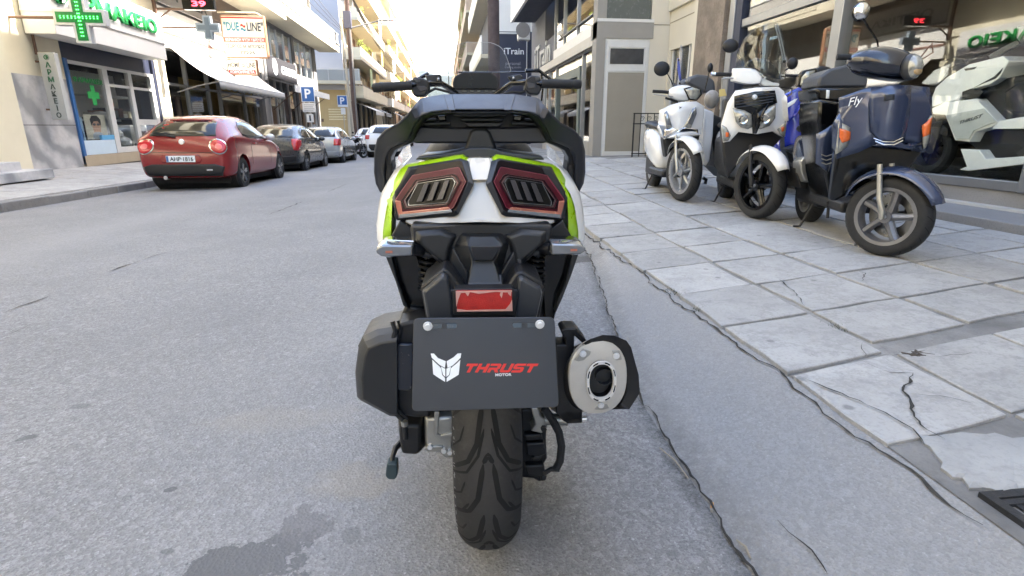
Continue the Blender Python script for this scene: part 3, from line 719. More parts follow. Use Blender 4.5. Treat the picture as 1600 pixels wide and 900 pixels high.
# tail lights and tail panels
def ly_(px, py): return -.215 + .10 * (abs(px - 750) / 135) ** 1.5 + .05 * max(0, (300 - py) / 60)
z7 = lambda q: [(560 + x / 6.43, 220 + y / 6.43) for x, y in q]
LENS = z7([(515, 277), (1012, 192), (1045, 205), (1105, 405), (985, 695), (945, 722), (408, 782), (360, 580)])
RIM = z7([(500, 262), (1025, 176), (1105, 205), (1160, 440), (1005, 740), (960, 762), (385, 802), (338, 575)])
BAND_O = z7([(540, 345), (1000, 262), (1020, 270), (1085, 410), (960, 670), (925, 690), (430, 760), (365, 590)])
BAND_I = z7([(590, 405), (935, 350), (965, 362), (1000, 420), (905, 610), (880, 640), (480, 670), (455, 600)])
PANEL = z7([(590, 428), (940, 372), (955, 380), (975, 415), (905, 600), (885, 622), (500, 652), (495, 615)])
STRIP = z7([(364, 600), (425, 605), (440, 715), (890, 668), (915, 672), (940, 718), (408, 778)])
for s_ in (0, 1):
    mm = (lambda q: mirp(q, 749.8)) if s_ else (lambda q: q)
    off = (lambda d: (lambda x, y: ly_(x, y) + d))
    tl = node('tail_light', bike)
    A, B_ = bp(mm(RIM), off(.004)), bp(mm(LENS), off(-.004)); Aback = [p + Vector((0, .05, 0)) for p in A]
    MB().loft([Aback, A, B_]).build('light_housing', M_slate, tl, bevel=.001)
    B2 = bp(mm(LENS), off(-.0045)); MB().loft([[p + Vector((0, .01, 0)) for p in B2], B2]).build('smoked_lens', M_dark_lens, tl, bevel=.0012)
    A, I = bp(mm(BAND_O), off(-.0066)), bp(mm(BAND_I), off(-.0050))
    MB().ring(A, I, (0, .004, 0)).build('red_band', M_red_lens, tl, bevel=.001)
    lo = bp(mm(BAND_O), off(-.0070)); lc = sum(lo, Vector()) / 8; MB().ring([lc + (p - lc) * .985 for p in lo], [lc + (p - lc) * .950 for p in lo], (0, .002, 0)).build('red_line', mat('red_light_guide', '#7d3445', .3, var=.1), tl)
    lo = bp(mm(BAND_I), off(-.0064)); lc = sum(lo, Vector()) / 8; MB().ring([lc + (p - lc) * 1.10 for p in lo], [lc + (p - lc) * 1.04 for p in lo], (0, .002, 0)).build('dark_line', M_dark_lens, tl)
    cA = bp(mm(BAND_I), off(-.0056)); cI = [sum(cA, Vector()) / 8 + (p - sum(cA, Vector()) / 8) * .95 for p in cA]
    MB().ring(cA, cI, (0, .002, 0)).build('light_line', mat('silver_line', '#5d4c50', .3, .4), tl)
    A = bp(mm(PANEL), off(-.0060)); MB().loft([[p + Vector((0, .004, 0)) for p in A], A]).build('dark_panel', mat('lamp_panel', '#0a0a0c', .4, spec=.2), tl, bevel=.001)
    A2 = [sum(A, Vector()) / 8 + (p - sum(A, Vector()) / 8) * .96 + Vector((0, -.0004, 0)) for p in A]; A1 = [p + Vector((0, -.0006, 0)) for p in A]
    MB().ring(A1, A2, (0, .002, 0)).build('panel_edge', M_clear, tl)
    for i in range(3):
        x0 = 660 + i * 103; q = z7([(x0, 432 - i * 16), (x0 + 48, 428 - i * 16), (x0 - 20 , 610 - i * 10), (x0 - 78, 615 - i * 10)])
        A = bp(mm(q), off(-.0078)); MB().loft([[p + Vector((0, .003, 0)) for p in A], A]).build('light_bar', M_bar, tl, bevel=.0008)
    A = bp(mm(STRIP), off(-.0085)); MB().loft([[p + Vector((0, .004, 0)) for p in A], A]).build('clear_strip', M_peach if True else None, tl, bevel=.0015)
    q = z7([(410, 740), (930, 690), (945, 720), (408, 780)]); A = bp(mm(q), off(-.0098)); MB().loft([[p + Vector((0, .003, 0)) for p in A], A]).build('clear_strip_edge', M_clear, tl, bevel=.001)
    # lime trim round the lamp
    GO = z7([(1108, 195), (1045, 150), (960, 160), (700, 207), (480, 250), (425, 292), (368, 390), (290, 600), (238, 900), (235, 985)])
    GI = z7([(1085, 207), (1030, 180), (965, 186), (700, 231), (515, 268), (480, 330), (430, 430), (340, 600), (330, 820), (325, 985)])
    GO, GI = mm(GO), mm(GI)
    if s_: GO, GI = GO[::-1], GI[::-1]
    b = MB(); g1, g2 = bp(GO, off(.022)), bp(GI, off(.006)); up = Vector((0, .06, 0))
    b.loft([[p + up for p in g1], g1, g2, [p + up for p in g2]], False, False); b.build('lime_trim', M_lime, bike, solid=.0015)
    # white flank
    WO = [(634, 256), (626, 262), (617, 268), (607, 284), (597, 303), (592, 327), (590, 350), (590, 372), (594, 384)]
    WI = [(636, 264), (629, 272), (619, 290), (611, 302), (604, 322), (600, 348), (598, 362), (598, 374), (600, 384)]
    WO, WI = (([(2 * 751 - x, y) for x, y in WO]), [(2 * 751 - x, y) for x, y in WI]) if s_ else (WO, WI)
    w1, w2 = bp(WO, lambda x, y: ly_(x, y) + .045), bp(WI, lambda x, y: ly_(x, y) + .018)
    sx = 1 if s_ else -1
    b = MB(); b.loft([[p + Vector((sx * .05, .55, .02)) for p in w1], [p + Vector((sx * .015, .25, 0)) for p in w1], w1, [(p + q) / 2 + Vector((sx * .002, -.004, 0)) for p, q in zip(w1, w2)], w2, [p + Vector((0, .1, 0)) for p in w2]], False, False); b.build('side_panel', M_white, bike, solid=.002, ang=60)
# middle white cowl
CW = [(750, 247), (732, 247), (722, 258), (714, 290), (704, 320), (690, 332), (622, 343), (647, 355.5), (690, 350), (752, 347)]
cwl = [(x, y) for x, y in CW]; full = cwl + [(2 * 750 - x, y) for x, y in CW[1:-1]][::-1]
sheet('tail_cowl', M_pearl, full, lambda x, y: ly_(x, y) + .010, .05, .004)
sheet('cowl_backing', M_black, [(640, 262), (712, 250), (790, 250), (862, 262), (884, 300), (884, 342), (852, 354), (752, 347), (650, 354), (616, 342), (616, 300)], -.125, .2, .004)
sheet('cowl_top', M_pearl, [(735, 247), (766, 247), (772, 282), (729, 282)], lambda x, y: ly_(x, y) + .006, .012, .003)

# grab rail, rack and seat end
OUT = [(750, 147), (707, 147), (693, 147.5), (655, 153.5), (641, 172), (622, 191), (600, 203), (588, 217), (583.5, 236), (583, 270), (586, 288), (594, 304)]
INN = [(750, 172), (707, 172), (673, 175.5), (657, 182), (646, 200), (638, 220), (622, 226), (609, 232), (603, 244), (601, 262), (602, 280), (600, 296)]
O2 = OUT + [(2 * 749.5 - x, y) for x, y in OUT[1:]][::-1]
def close_hoop(name, O, I, yl, depth, m, bev):
    O = O[::-1] + [(2 * 749.5 - x, y) for x, y in O[1:]]; I = I[::-1] + [(2 * 749.5 - x, y) for x, y in I[1:]]
    a, c = bp(O, yl), bp(I, yl); n = len(a); v = a + c; D = Vector((0, depth, 0)); b = MB(); rings = []
    for i in range(n): rings.append([a[i], c[i], c[i] + D, a[i] + D])
    b.loft(rings); return b.build(name, m, bike, bevel=bev, seg=3)
ylr = lambda x, y: -.06 - .07 * min(1, max(0, (y - 147) / 28)) + .10 * max(0, min(1, (y - 176) / 60)) if y < 236 else -.03 + .0009 * (y - 236)
rail = close_hoop('grab_rail', OUT, INN, ylr, .045, M_rail, .007)
INN2 = [(750, 176), (707, 176), (675, 180), (662, 188), (652, 204), (646, 222), (630, 228), (617, 235), (611, 246), (611, 262), (616, 272), (604, 292)]
close_hoop('grab_rail_inner', INN, INN2, lambda x, y: ylr(x, y) + .010, .05, M_black, .004)
for s_ in (-1, 1):
    q = [(707, 147), (693, 147.5), (700, 172), (712, 172)] if s_ < 0 else mirp([(707, 147), (693, 147.5), (700, 172), (712, 172)], 749.5)
    A = bp(q, lambda x, y: ylr(x, y) - .0015); MB().loft([A, [p + Vector((0, .006, 0)) for p in A]]).build('rail_crease', M_rail, rail, bevel=.002)
    qa = [(606, 244), (611, 244), (613, 262), (609, 284), (603, 280), (604, 258)]
    sheet('grip_insert', M_tyre, qa if s_ < 0 else mirp(qa, 749.5), .0, .06, .003)
sheet('rack_recess', M_black, [(660, 180), (707, 173), (792, 173), (840, 180), (852, 200), (648, 200)], -.035, .02, .002)
rk = sheet('rack_plate', M_rail, [(648, 195), (660, 197), (705, 199), (795, 199), (840, 197), (852, 195), (858, 220), (850, 224), (650, 224), (641, 220)], -.048, .07, .004)
for q, m in (([(708, 173.5), (732, 175), (768, 175), (792, 173.5), (792, 180), (768, 183), (732, 183), (708, 181)], M_slate), ([(726, 191.5), (787, 191.5), (779, 198.5), (732, 198.5)], M_bar), ([(718, 184), (788, 184), (784, 190), (722, 190)], M_satin),
             ([(684, 181), (696, 180), (697, 188), (686, 189)], M_gloss), ([(803, 180), (816, 181), (814, 189), (802, 188)], M_gloss), ([(661, 186), (682, 185), (682, 189), (659, 190)], M_slate), ([(820, 185), (842, 186), (845, 190), (820, 189)], M_slate), ([(651, 191), (704, 190), (704, 195.5), (650, 196.5)], M_satin), ([(798, 190), (848, 191), (850, 196.5), (798, 195.5)], M_satin)):
    sheet('rack_fitting', m, q, -.052, .02, .002, rk)
for s_ in (-1, 1):
    q = [(645, 198), (647, 197.5), (653, 214), (651, 215)]; sheet('rack_seam', M_bar, q if s_ < 0 else mirp(q, 749.5), -.0495, .003, 0, rk)
sheet('seat_hinge', M_satin, [(734, 206), (742, 200), (760, 200), (766, 206), (774, 226), (778, 240), (768, 246), (734, 246), (722, 240), (728, 226)], -.075, .06, .006)
sheet('hinge_clip', M_printw, [(747, 239), (753, 239), (754, 245), (746, 245)], -.078, .004, .001)
sheet('tail_spoiler', M_slate, [(648, 250), (655, 244), (690, 240), (716, 236), (735, 230), (765, 230), (786, 236), (812, 240), (846, 244), (852, 250), (790, 249), (768, 247), (732, 247), (712, 247)], -.10, .2, .004)
M_seat = mat('seat_vinyl', '#131416', .55, var=.12, bump=.3, bscale=500, bdist=.001)
# seat: long, stepped, narrowing to the rider
b = MB(); rings = []
for y, hw, z0, z1 in ((.02, .10, .83, .93), (.10, .135, .80, .935), (.30, .15, .77, .93), (.42, .14, .75, .90), (.50, .13, .74, .82), (.70, .14, .72, .80), (.90, .10, .70, .79), (.98, .06, .72, .78)):
    rings.append([Vector((hw * cos(t), y, (z0 + z1) / 2 + (z1 - z0) / 2 * max(-1, min(1, sin(t) * 1.3)))) for t in [2 * pi * i / 20 for i in range(20)]])
b.loft(rings).build('seat', M_seat, bike, sub=1, ang=180)
# bodywork forward of the tail
b = MB(); rings = []
for y, hw, z0, z1 in ((-.04, .135, .66, .84), (.15, .17, .55, .82), (.40, .19, .42, .80), (.65, .20, .28, .76), (.80, .19, .25, .62), (.95, .19, .24, .45), (1.15, .20, .28, .45)):
    rings.append([Vector((hw * (abs(cos(t)) ** .6) * (1 if cos(t) > 0 else -1), y, (z0 + z1) / 2 + (z1 - z0) / 2 * (abs(sin(t)) ** .6) * (1 if sin(t) > 0 else -1))) for t in [2 * pi * i / 20 for i in range(20)]])
b.loft(rings).build('body_side', M_black, bike, sub=1, ang=180)
for s_ in (-1, 1):
    A = [Vector((s_ * x, y, z)) for x, y, z in ((.17, .2, .80), (.19, .55, .79), (.205, .75, .60), (.205, .60, .45), (.195, .35, .55), (.17, .1, .68))]
    MB().prism(A, (s_ * .012, 0, 0)).build('side_cover', M_white, bike, bevel=.006)
    A = [Vector((s_ * x, y, z)) for x, y, z in ((.155, 1.04, .52), (.165, 1.10, .76), (.155, 1.30, .88), (.125, 1.50, .82), (.155, 1.36, .62), (.175, 1.18, .40))]
    MB().prism(A, (s_ * .015, 0, 0)).build('leg_shield', M_white, bike, bevel=.008)
b = MB(); rings = []
for y, hw, z0, z1 in ((1.12, .15, .45, .84), (1.25, .17, .45, .94), (1.45, .15, .55, .95), (1.62, .09, .66, .86), (1.70, .04, .72, .80)):
    rings.append([Vector((hw * cos(t), y, (z0 + z1) / 2 + (z1 - z0) / 2 * sin(t))) for t in [2 * pi * i / 20 for i in range(20)]])
b.loft(rings).build('front_cowl', M_white, bike, sub=1, ang=180)
fwh = node('front_wheel', bike, (0, 1.56, .285)); MB().lathe([(.19, -.05), (.24, -.062), (.275, -.04), (.285, 0), (.275, .04), (.24, .062), (.19, .05)], RY, 48, True).build('tyre', M_tyre, fwh, ang=60)
MB().lathe([(.19, -.05), (.19, .05), (.17, 0)], RY, 40, True).build('rim', M_black, fwh); MB().lathe([(.04, -.06), (.04, .06)], RY, 16).build('hub', M_black, fwh)
b = MB()
for k in range(5):
    a = 2 * pi * k / 5; b.tube([(0, cos(a) * .03, sin(a) * .03), (0, cos(a) * .18, sin(a) * .18)], .014, 6)
b.build('spoke', M_black, fwh)
b = MB()
for s_ in (-1, 1): b.tube([(s_ * .085, 1.56, .285), (s_ * .085, 1.40, .72)], .02, 10)
b.build('front_fork', M_black, bike)
b = MB(); rings = []
for i in range(13):
    a = radians(20 + 130 * i / 12); rings.append([(x, 1.56 + .31 * cos(a) + 0, .285 + (.31 - abs(x) * .25) * sin(a)) for x in (-.08, -.05, 0, .05, .08)])
b.loft(rings, False).build('front_fender', M_white, bike, solid=.004)

MB().tube([(0, 1.36, .82), (0, 1.20, 1.06)], [.05, .03], 12).build('steering_column', M_black, bike)
MB().tube([(0, 1.40, .9), (0, 1.28, 1.08)], [.06, .05], 10).build('dash_stand', M_black, bike)
# engine side: filter housing, final drive, stand
AIR = z2b([(75, 520), (140, 490), (215, 478), (232, 470), (232, 870), (190, 865), (140, 838), (50, 790), (42, 680), (58, 560)])
A = bp(AIR, -.09); c = sum(A, Vector()) / len(A)
fc = MB().loft([[c + (p - c) * .80 + Vector((.012, -.035, 0)) for p in A], [c + (p - c) * .93 + Vector((.006, -.02, 0)) for p in A], A, [p + Vector((0, .10, 0)) for p in A], [c + (p - c) * .8 + Vector((.01, .26, -.10)) for p in A], [c + (p - c) * .6 + Vector((.02, .34, -.13)) for p in A]]).build('filter_cover', M_satin, bike, bevel=.0025, ang=18)
for i in range(6): 
    zz = c.z + .05 - i * .022
    MB().tube([Vector((c.x - .034, c.y + .0, zz)), Vector((c.x - .0335, c.y + .09, zz))], .0016, 5).build('cover_rib', M_satin, fc)
AIR2 = z2b([(225, 470), (300, 452), (372, 452), (372, 880), (300, 880), (225, 868)])
fh = sheet('filter_housing', M_black, AIR2, -.10, .16, .006)
q = z2b([(232, 545), (300, 545), (300, 735), (290, 752), (185, 752), (200, 640)]); A = bp(q, -.104)
MB().loft([A, [p + Vector((0, -.012, 0)) for p in A]]).build('housing_panel', mat('dark_blue_plastic', '#22262f', .25, var=.1), fh, bevel=.004)
seam = bp(z2b([(205, 455), (218, 500), (175, 650), (165, 770), (190, 830), (250, 890)]), -.115)
MB().tube(seam, .005, 8).build('housing_seam', M_satin, fh); MB().tube([p + Vector((.011, .003, 0)) for p in seam], .003, 8).build('housing_seam', M_black, fh)
sheet('housing_top', M_black, z2b([(240, 440), (262, 385), (345, 400), (352, 455), (300, 452)]), -.03, .25, .006)
z3 = lambda q: [(540 + x / 3, 600 + y / 3) for x, y in q]
A = bp(z3([(245, 140), (370, 140), (372, 290), (350, 318), (262, 312), (250, 230)]), -.01); c = sum(A, Vector()) / len(A)
fd = MB().loft([[c + (p - c) * .75 + Vector((0, -.03, 0)) for p in A], A, [p + Vector((0, .35, .02)) for p in A]]).build('final_drive', M_black, bike, bevel=.006)
a_ = BK.y(*z3([(277, 195)])[0], -.045); MB().tube([a_, a_ + Vector((0, 0, -.035))], .0055, 8).build('breather_hose', M_satin, fd); MB().tube([a_ + Vector((0, 0, .012)), a_], .008, 8).build('hose_clip', M_alu, fd)
gq = bp(z3([(368, 120), (515, 110), (515, 330), (470, 330), (440, 300), (372, 300)]), -.02); c = sum(gq, Vector()) / len(gq)
gc = MB().loft([[c + (p - c) * .85 + Vector((0, -.025, 0)) for p in gq], gq, [p + Vector((0, .3, 0)) for p in gq]]).build('gear_case', M_alu, bike, bevel=.005)
for q in ([(415, 130), (440, 130), (432, 235), (470, 250), (440, 262), (418, 240)], [(445, 240), (520, 225), (520, 240), (450, 262)], [(370, 295), (455, 290), (455, 305), (370, 308)]):
    A = bp(z3(q), -.05); MB().loft([A, [p + Vector((0, .03, 0)) for p in A]]).build('case_rib', M_alu, gc, bevel=.002)
for q in ((460, 318), (395, 300), (488, 325)):
    p = BK.y(*z3([q])[0], -.055); MB().tube([p, p + Vector((0, .03, 0))], .006, 6).build('bolt', M_zinc, gc)
st = node('side_stand', bike)
MB().tube([BK.y(*p, v) for p, v in (((630, 688), .02), ((618, 700), -.01), ((613, 715), -.03), ((612, 728), -.04))], [.008, .007, .0055, .0055], 10).build('stand_arm', M_black, st)
A = rounded([(604, 725), (620, 725), (621, 744), (617, 750), (607, 750), (602, 745)], 3); A = bp(A, -.05)
MB().loft([A, [p + Vector((0, .03, 0)) for p in A]]).build('stand_foot', mat('green_rubber', '#2b3b40', .6), st, bevel=.003)
# right-hand side: swing arm, caliper, hose
A = bp(z3([(825, 120), (905, 120), (940, 150), (945, 170), (940, 270), (945, 350), (920, 395), (935, 455), (905, 460), (880, 445), (825, 440)]), .02); 
cal = MB().loft([A, [p + Vector((0, .16, 0)) for p in A]]).build('brake_caliper', M_black, bike, bevel=.005)
for q in ([(835, 240), (915, 235), (925, 262), (850, 270)], [(845, 280), (930, 275), (942, 330), (900, 345), (850, 335)], [(880, 340), (925, 335), (910, 362), (870, 365)], [(840, 385), (930, 380), (938, 425), (905, 440), (850, 430)], [(915, 430), (945, 430), (940, 455), (915, 458)]):
    A = bp(z3(q), .0); MB().loft([A, [p + Vector((0, .03, 0)) for p in A]]).build('caliper_body', M_black, cal, bevel=.004)
A = bp(z3([(868, 112), (905, 112), (912, 150), (935, 165), (940, 215), (920, 232), (868, 222), (890, 190)]), -.02); MB().loft([A, [p + Vector((0, .06, 0)) for p in A]]).build('caliper_bracket', M_alu, bike, bevel=.003)
p = BK.y(*z3([(930, 215)])[0], -.03); MB().tube([p, p + Vector((0, .02, 0))], .007, 6).build('bolt', M_black, cal)
MB().tube([BK.y(*z3([(930, 165)])[0], .0), BK.y(*z3([(1040, 168)])[0], .0)], .014, 16).build('axle_sleeve', M_alu, bike)
MB().tube([BK.y(*z3([(1095, 163)])[0], -.01), BK.y(*z3([(1128, 163)])[0], -.01)], .006, 8).build('axle_bolt', M_zinc, bike)
MB().tube([BK.y(*z3([q])[0], -.04) for q in ((930, 115), (965, 160), (1000, 225), (1012, 290), (1005, 360), (985, 400))], .0095, 10).build('brake_hose', M_tyre, bike)
MB().tube([BK.y(*z3([q])[0], -.035) for q in ((1000, 395), (960, 400), (930, 420))], [.009, .006, .006], 10).build('hose_union', M_black, bike)
# exhaust
ex = node('exhaust', bike); EY = -.17
ce = BK.y(934.5, 591, EY); e1, e2 = BK.y(890, 591, EY), BK.y(981, 591, EY); RX = (e2.x - e1.x) / 2; e3, e4 = BK.y(935, 534, EY), BK.y(935, 648, EY); RZ = (e3.z - e4.z) / 2
def oval(c, rx, rz, n=40, tilt=radians(3), p=2.3):
    out = []
    for i in range(n):
        t = 2 * pi * i / n; x = rx * abs(cos(t)) ** (2 / p) * (1 if cos(t) >= 0 else -1); z = rz * abs(sin(t)) ** (2 / p) * (1 if sin(t) >= 0 else -1)
        out.append(c + Vector((x * cos(tilt) - z * sin(tilt), 0, x * sin(tilt) + z * cos(tilt))))
    return out
V = lambda y: Vector((0, y, 0))
M_cap = mat('brushed_steel', '#c3c0b9', .42, .4, var=.06, scale=30, bump=.05, bscale=400)
oc = ce + Vector((.005, 0, -.003))
MB().loft([oval(ce + Vector((-.01, .38, -.24)), RX * .7, RZ * .6), oval(ce + Vector((-.005, .26, -.155)), RX * .95, RZ * .85), oval(ce + Vector((0, .06, -.03)), RX * .97, RZ * .95), oval(ce + V(.012), RX * .99, RZ * .99)]).build('muffler', M_satin, ex)
cap = MB(); rings = [oval(ce + V(.014), RX, RZ), oval(ce + V(.002), RX, RZ), oval(ce, RX * .975, RZ * .98), oval(ce + V(-.0025), RX * .80, RZ * .82), oval(oc + V(-.004), RX * .50, RZ * .54)]
cap.loft(rings, True, False); cap.build('end_cap', M_cap, ex)
MB().loft([oval(oc + V(-.0085), RX * .52, RZ * .56), oval(oc + V(-.011), RX * .505, RZ * .545), oval(oc + V(-.011), RX * .415, RZ * .47), oval(oc + V(-.004), RX * .40, RZ * .455)], True, False).build('outlet_ring', mat('outlet_white', '#dcdad6', .35, .2), ex)
b = MB()
for k in range(8):
    t0 = 2 * pi * k / 8 + .14; A = []
    o_, i_ = oval(oc + V(-.0115), RX * .485, RZ * .53, 64), oval(oc + V(-.0115), RX * .45, RZ * .495, 64); i0 = k * 8 + 2
    seg = [o_[(i0 + j) % 64] for j in range(5)] + [i_[(i0 + j) % 64] for j in range(4, -1, -1)]
    b.loft([seg, [p + V(.002) for p in seg]])
b.build('ring_slot', M_gloss, ex)
MB().loft([oval(oc + V(-.006), RX * .405, RZ * .46), oval(oc + V(.03), RX * .37, RZ * .43)], True, False).build('outlet_throat', M_gloss, ex)
MB().poly(oval(oc + V(.03), RX * .38, RZ * .44)).build('outlet_floor', mat('outlet_black', '#0c0c0d', .9), ex)  # near-black disc closing the outlet
pc = BK.y(945, 590, EY); MB().lathe([(.016, .0), (.0185, .0), (.0185, -.04), (.016, -.04)], Matrix.Translation(pc) @ Matrix.Rotation(radians(90), 4, 'X'), 20, True).build('inner_pipe', M_satin, ex)
for q, tri in (((911, 553), [(897, 563), (911, 545), (924, 549), (920, 562), (904, 565)]), ((963, 556), [(956, 548), (968, 548), (972, 562), (962, 564)]), ((939, 633), [(929, 640), (936, 626), (946, 626), (952, 638), (941, 641)])):
    A = bp(tri, EY - .003); MB().loft([A, [p + V(.012) for p in A]]).build('cap_recess', M_alu, ex, bevel=.001)
    p = BK.y(*q, EY - .004); MB().lathe([(.0002, .0035), (.004, .0035), (.0046, .002), (.0065, .002), (.007, .0)], Matrix.Translation(p) @ Matrix.Rotation(radians(90), 4, 'X'), 12).build('bolt', M_zinc, ex)
SHO = z2b([(1048, 555), (1075, 535), (1130, 517), (1180, 520), (1232, 542), (1252, 570), (1285, 690), (1290, 770), (1245, 840), (1200, 838)])
SHI = z2b([(1060, 560), (1085, 552), (1130, 545), (1170, 552), (1205, 580), (1228, 620), (1238, 690), (1238, 760), (1215, 815), (1196, 832)])
so_, si_ = bp(SHO, EY - .004), bp(SHI, EY + .004); b = MB()
dv = Vector((-.02, .24, -.13)); b.loft([[p + dv for p in so_], so_, si_, [p + dv for p in si_]], False, False); b.build('heat_shield', M_black, ex, solid=.0015, ang=40)
for q in ([(945, 500), (962, 487), (1015, 487), (1062, 545), (1045, 556), (1005, 520), (1005, 580), (965, 582), (968, 530), (955, 520)], [(925, 560), (1005, 560), (1000, 640), (990, 700), (1000, 770), (1040, 840), (1040, 900), (960, 900), (925, 860)]):
    sheet('exhaust_bracket', M_black, z2b(q), -.10, .05, .003, ex)
sheet('exhaust_bracket', M_black, z3([(995, 150), (1040, 120), (1110, 130), (1110, 185), (1040, 188)]), -.10, .05, .003, ex)

# handlebar, dash and screen
HY = 1.10
hb = node('handlebar', bike)
MB().tube([BK.y(*q, HY + d) for q, d in (((582, 137), -.03), ((600, 136), -.03), ((644, 133), -.03), ((668, 131), -.01), ((690, 131), .03), ((704, 139), .08), ((716, 150), .10))], .0115, 12).build('bar', M_gloss, hb)
MB().tube([BK.y(*q, HY + d) for q, d in (((908, 132), -.03), ((845, 131), -.03), ((822, 129), -.01), ((800, 130), .03), ((785, 141), .08), ((772, 150), .10))], .0115, 12).build('bar', M_gloss, hb)
for p0, p1 in (((583, 137.5), (644, 133.5)), ((908, 132), (846, 131))):
    a_, c_ = BK.y(*p0, HY - .03), BK.y(*p1, HY - .03)
    MB().tube([a_, a_ + (c_ - a_) * .06, a_ + (c_ - a_) * .07, a_ + (c_ - a_) * .22, a_ + (c_ - a_) * .23, a_ + (c_ - a_) * .26, a_ + (c_ - a_) * .27, c_], [.0155, .0165, .0175, .0172, .0160, .0160, .0172, .0168], 16).build('grip', M_tyre, hb)
MID = z = lambda q: [(560 + x / 3, 60 + y / 3) for x, y in q]
for s_, q in ((0, [(245, 200), (262, 180), (300, 185), (330, 200), (332, 245), (310, 272), (262, 272), (250, 245)]), (1, [(850, 178), (858, 200), (858, 240), (845, 265), (800, 262), (780, 240), (785, 190), (810, 172)])):
    A = bp(MID(q), HY - .035); sw = MB().loft([A, [p + V(.07) for p in A]]).build('switch_housing', M_black, hb, bevel=.006)
    q2 = [(275, 225), (310, 222), (325, 240), (290, 250)] if not s_ else [(790, 205), (828, 212), (830, 232), (795, 235)]
    A = bp(MID(q2), HY - .038); MB().loft([A, [p + V(.01) for p in A]]).build('switch_key', M_bar, sw, bevel=.002)
    q2 = [(262, 190), (285, 188), (290, 206), (268, 210)] if not s_ else [(830, 180), (848, 182), (850, 200), (832, 200)]
    A = bp(MID(q2), HY - .038); MB().loft([A, [p + V(.01) for p in A]]).build('switch_key', M_slate, sw, bevel=.002)
    q2 = [(312, 172), (385, 167), (390, 200), (372, 206), (325, 206)] if not s_ else [(700, 178), (755, 166), (772, 178), (768, 200), (718, 205)]
    A = bp(MID(q2), HY + .02); MB().loft([A, [p + V(.05) for p in A]]).build('brake_reservoir', M_satin, hb, bevel=.004)
    p = BK.y(*MID([(376, 192) if not s_ else (728, 187)])[0], HY + .017); MB().ball(p, .007, 10, 6).build('sight_glass', M_clear, hb)
    lv = [(330, 165), (290, 185), (230, 208), (150, 212), (100, 215)] if not s_ else [(782, 152), (845, 150), (905, 195), (960, 200), (1010, 203)]
    MB().tube([BK.y(*p_, HY + .06) for p_ in MID(lv)], [.008, .007, .006, .006, .007], 8).build('brake_lever', M_gloss, hb)
    lv = [(310, 262), (360, 235), (420, 250), (455, 262)] if not s_ else [(790, 245), (760, 255), (720, 250), (670, 265)]
    MB().tube([BK.y(*p_, HY + .0) for p_ in MID(lv)], .005, 8).build('brake_cable', M_tyre, hb)
DY = 1.24
da = sheet('dash_display', M_black, rounded([(707, 130), (710, 120), (723, 112.5), (767, 112.5), (777, 120), (780, 130), (778, 139), (708, 139)], 3), DY, .03, .003)
A = bp([(709.5, 129), (712, 121), (724, 114.5), (766, 114.5), (775, 121), (777, 129), (776, 137), (710, 137)], DY - .0015); MB().loft([A, [p + V(.003) for p in A]]).build('screen_glass', mat('dash_glass', '#06080d', .3, spec=.25), da)
sheet('dash_surround', M_bar, [(700, 150), (711, 139), (775, 139), (786, 150)], DY + .01, .05, .003)
for i, x in enumerate((722, 734, 744, 756, 768)): sheet('dash_key', M_gloss, [(x, 141), (x + 8, 141), (x + 7, 144), (x + 1, 144)], DY + .007, .01, .001, da)
M_screen = glass('windscreen_clear', (.92, .93, .93))
WS = rounded([(684, 116), (692, 86), (704, 73), (727, 66), (767, 66), (783, 73), (791, 86), (800, 113)], 6, 4)
wy = lambda x, y: 1.40 - .10 * (abs(x - 742) / 55) ** 2 - (116 - y) * .0016
A = bp(WS, wy)
ws = MB().loft([A, [p + V(.004) for p in A]]).build('windscreen', M_screen, bike)
cl = sum(A, Vector()) / len(A); I = [cl + (p - cl) * .985 for p in A]
MB().ring([p + V(-.0006) for p in A], [p + V(-.0006) for p in I], V(.0052)).build('screen_edge', mat('screen_edge_grey', '#a3a8ac', .25, var=.05), ws)
MB().tube([BK.y(*q, 1.36) for q in ((715, 113), (798, 112.5), (846, 112.5))], .003, 8).build('screen_bracket', M_gloss, bike)
MB().tube([BK.y(*q, 1.36) for q in ((846, 113), (848, 140), (846, 158))], .004, 8).build('screen_bracket', M_gloss, bike)
# ================================================================ left-hand side of the street
XF = -8.84
M_cream = mat('cream_plaster', '#d9d2ba', .85, var=.06, scale=1.5, bump=.2, bscale=30)
M_lwhite = mat('white_board', '#e4e2dc', .55, var=.03, scale=2)
M_greyw = mat('grey_cladding', '#7d7a77', .7, var=.08, scale=3)
M_brownw = mat('taupe_render', '#7b7068', .8, var=.08, scale=2)
M_navy = mat('navy_beam', '#2b2f40', .45, var=.15, scale=4)
M_blue = mat('blue_frame', '#2f5f96', .4, var=.08)
M_frame = mat('white_aluminium', '#c9c9c6', .4, .1, var=.05)
M_tan = mat('tan_render', '#b99f72', .85, var=.06, scale=1.5)
M_dark = mat('dark_interior', '#2b2a2b', .8, var=.25, scale=2)
M_inter = mat('shop_interior', '#5b5650', .8, var=.25, scale=1.5)
M_yell = mat('yellow_interior', '#b79c5e', .8, var=.1, scale=1)
M_canvas = mat('white_canvas', '#dedcd6', .8, var=.04, scale=3)
M_canvg = mat('grey_canvas', '#9a9a98', .85, var=.06, scale=3)
M_concr = mat('painted_concrete', '#cfc6ae', .85, var=.06, scale=1.2, bump=.2, bscale=30)
M_green = mat('green_letters', '#1f9a4c', .45, var=.06)
M_dgreen = mat('dark_green_letters', '#2f6b48', .5, var=.1)
M_pane = glass('shop_pane', (.86, .88, .88))
M_redp = mat('red_print', '#c9281f', .5)
M_brown = mat('brown_steel', '#6b5346', .6, .2, var=.15, scale=10)
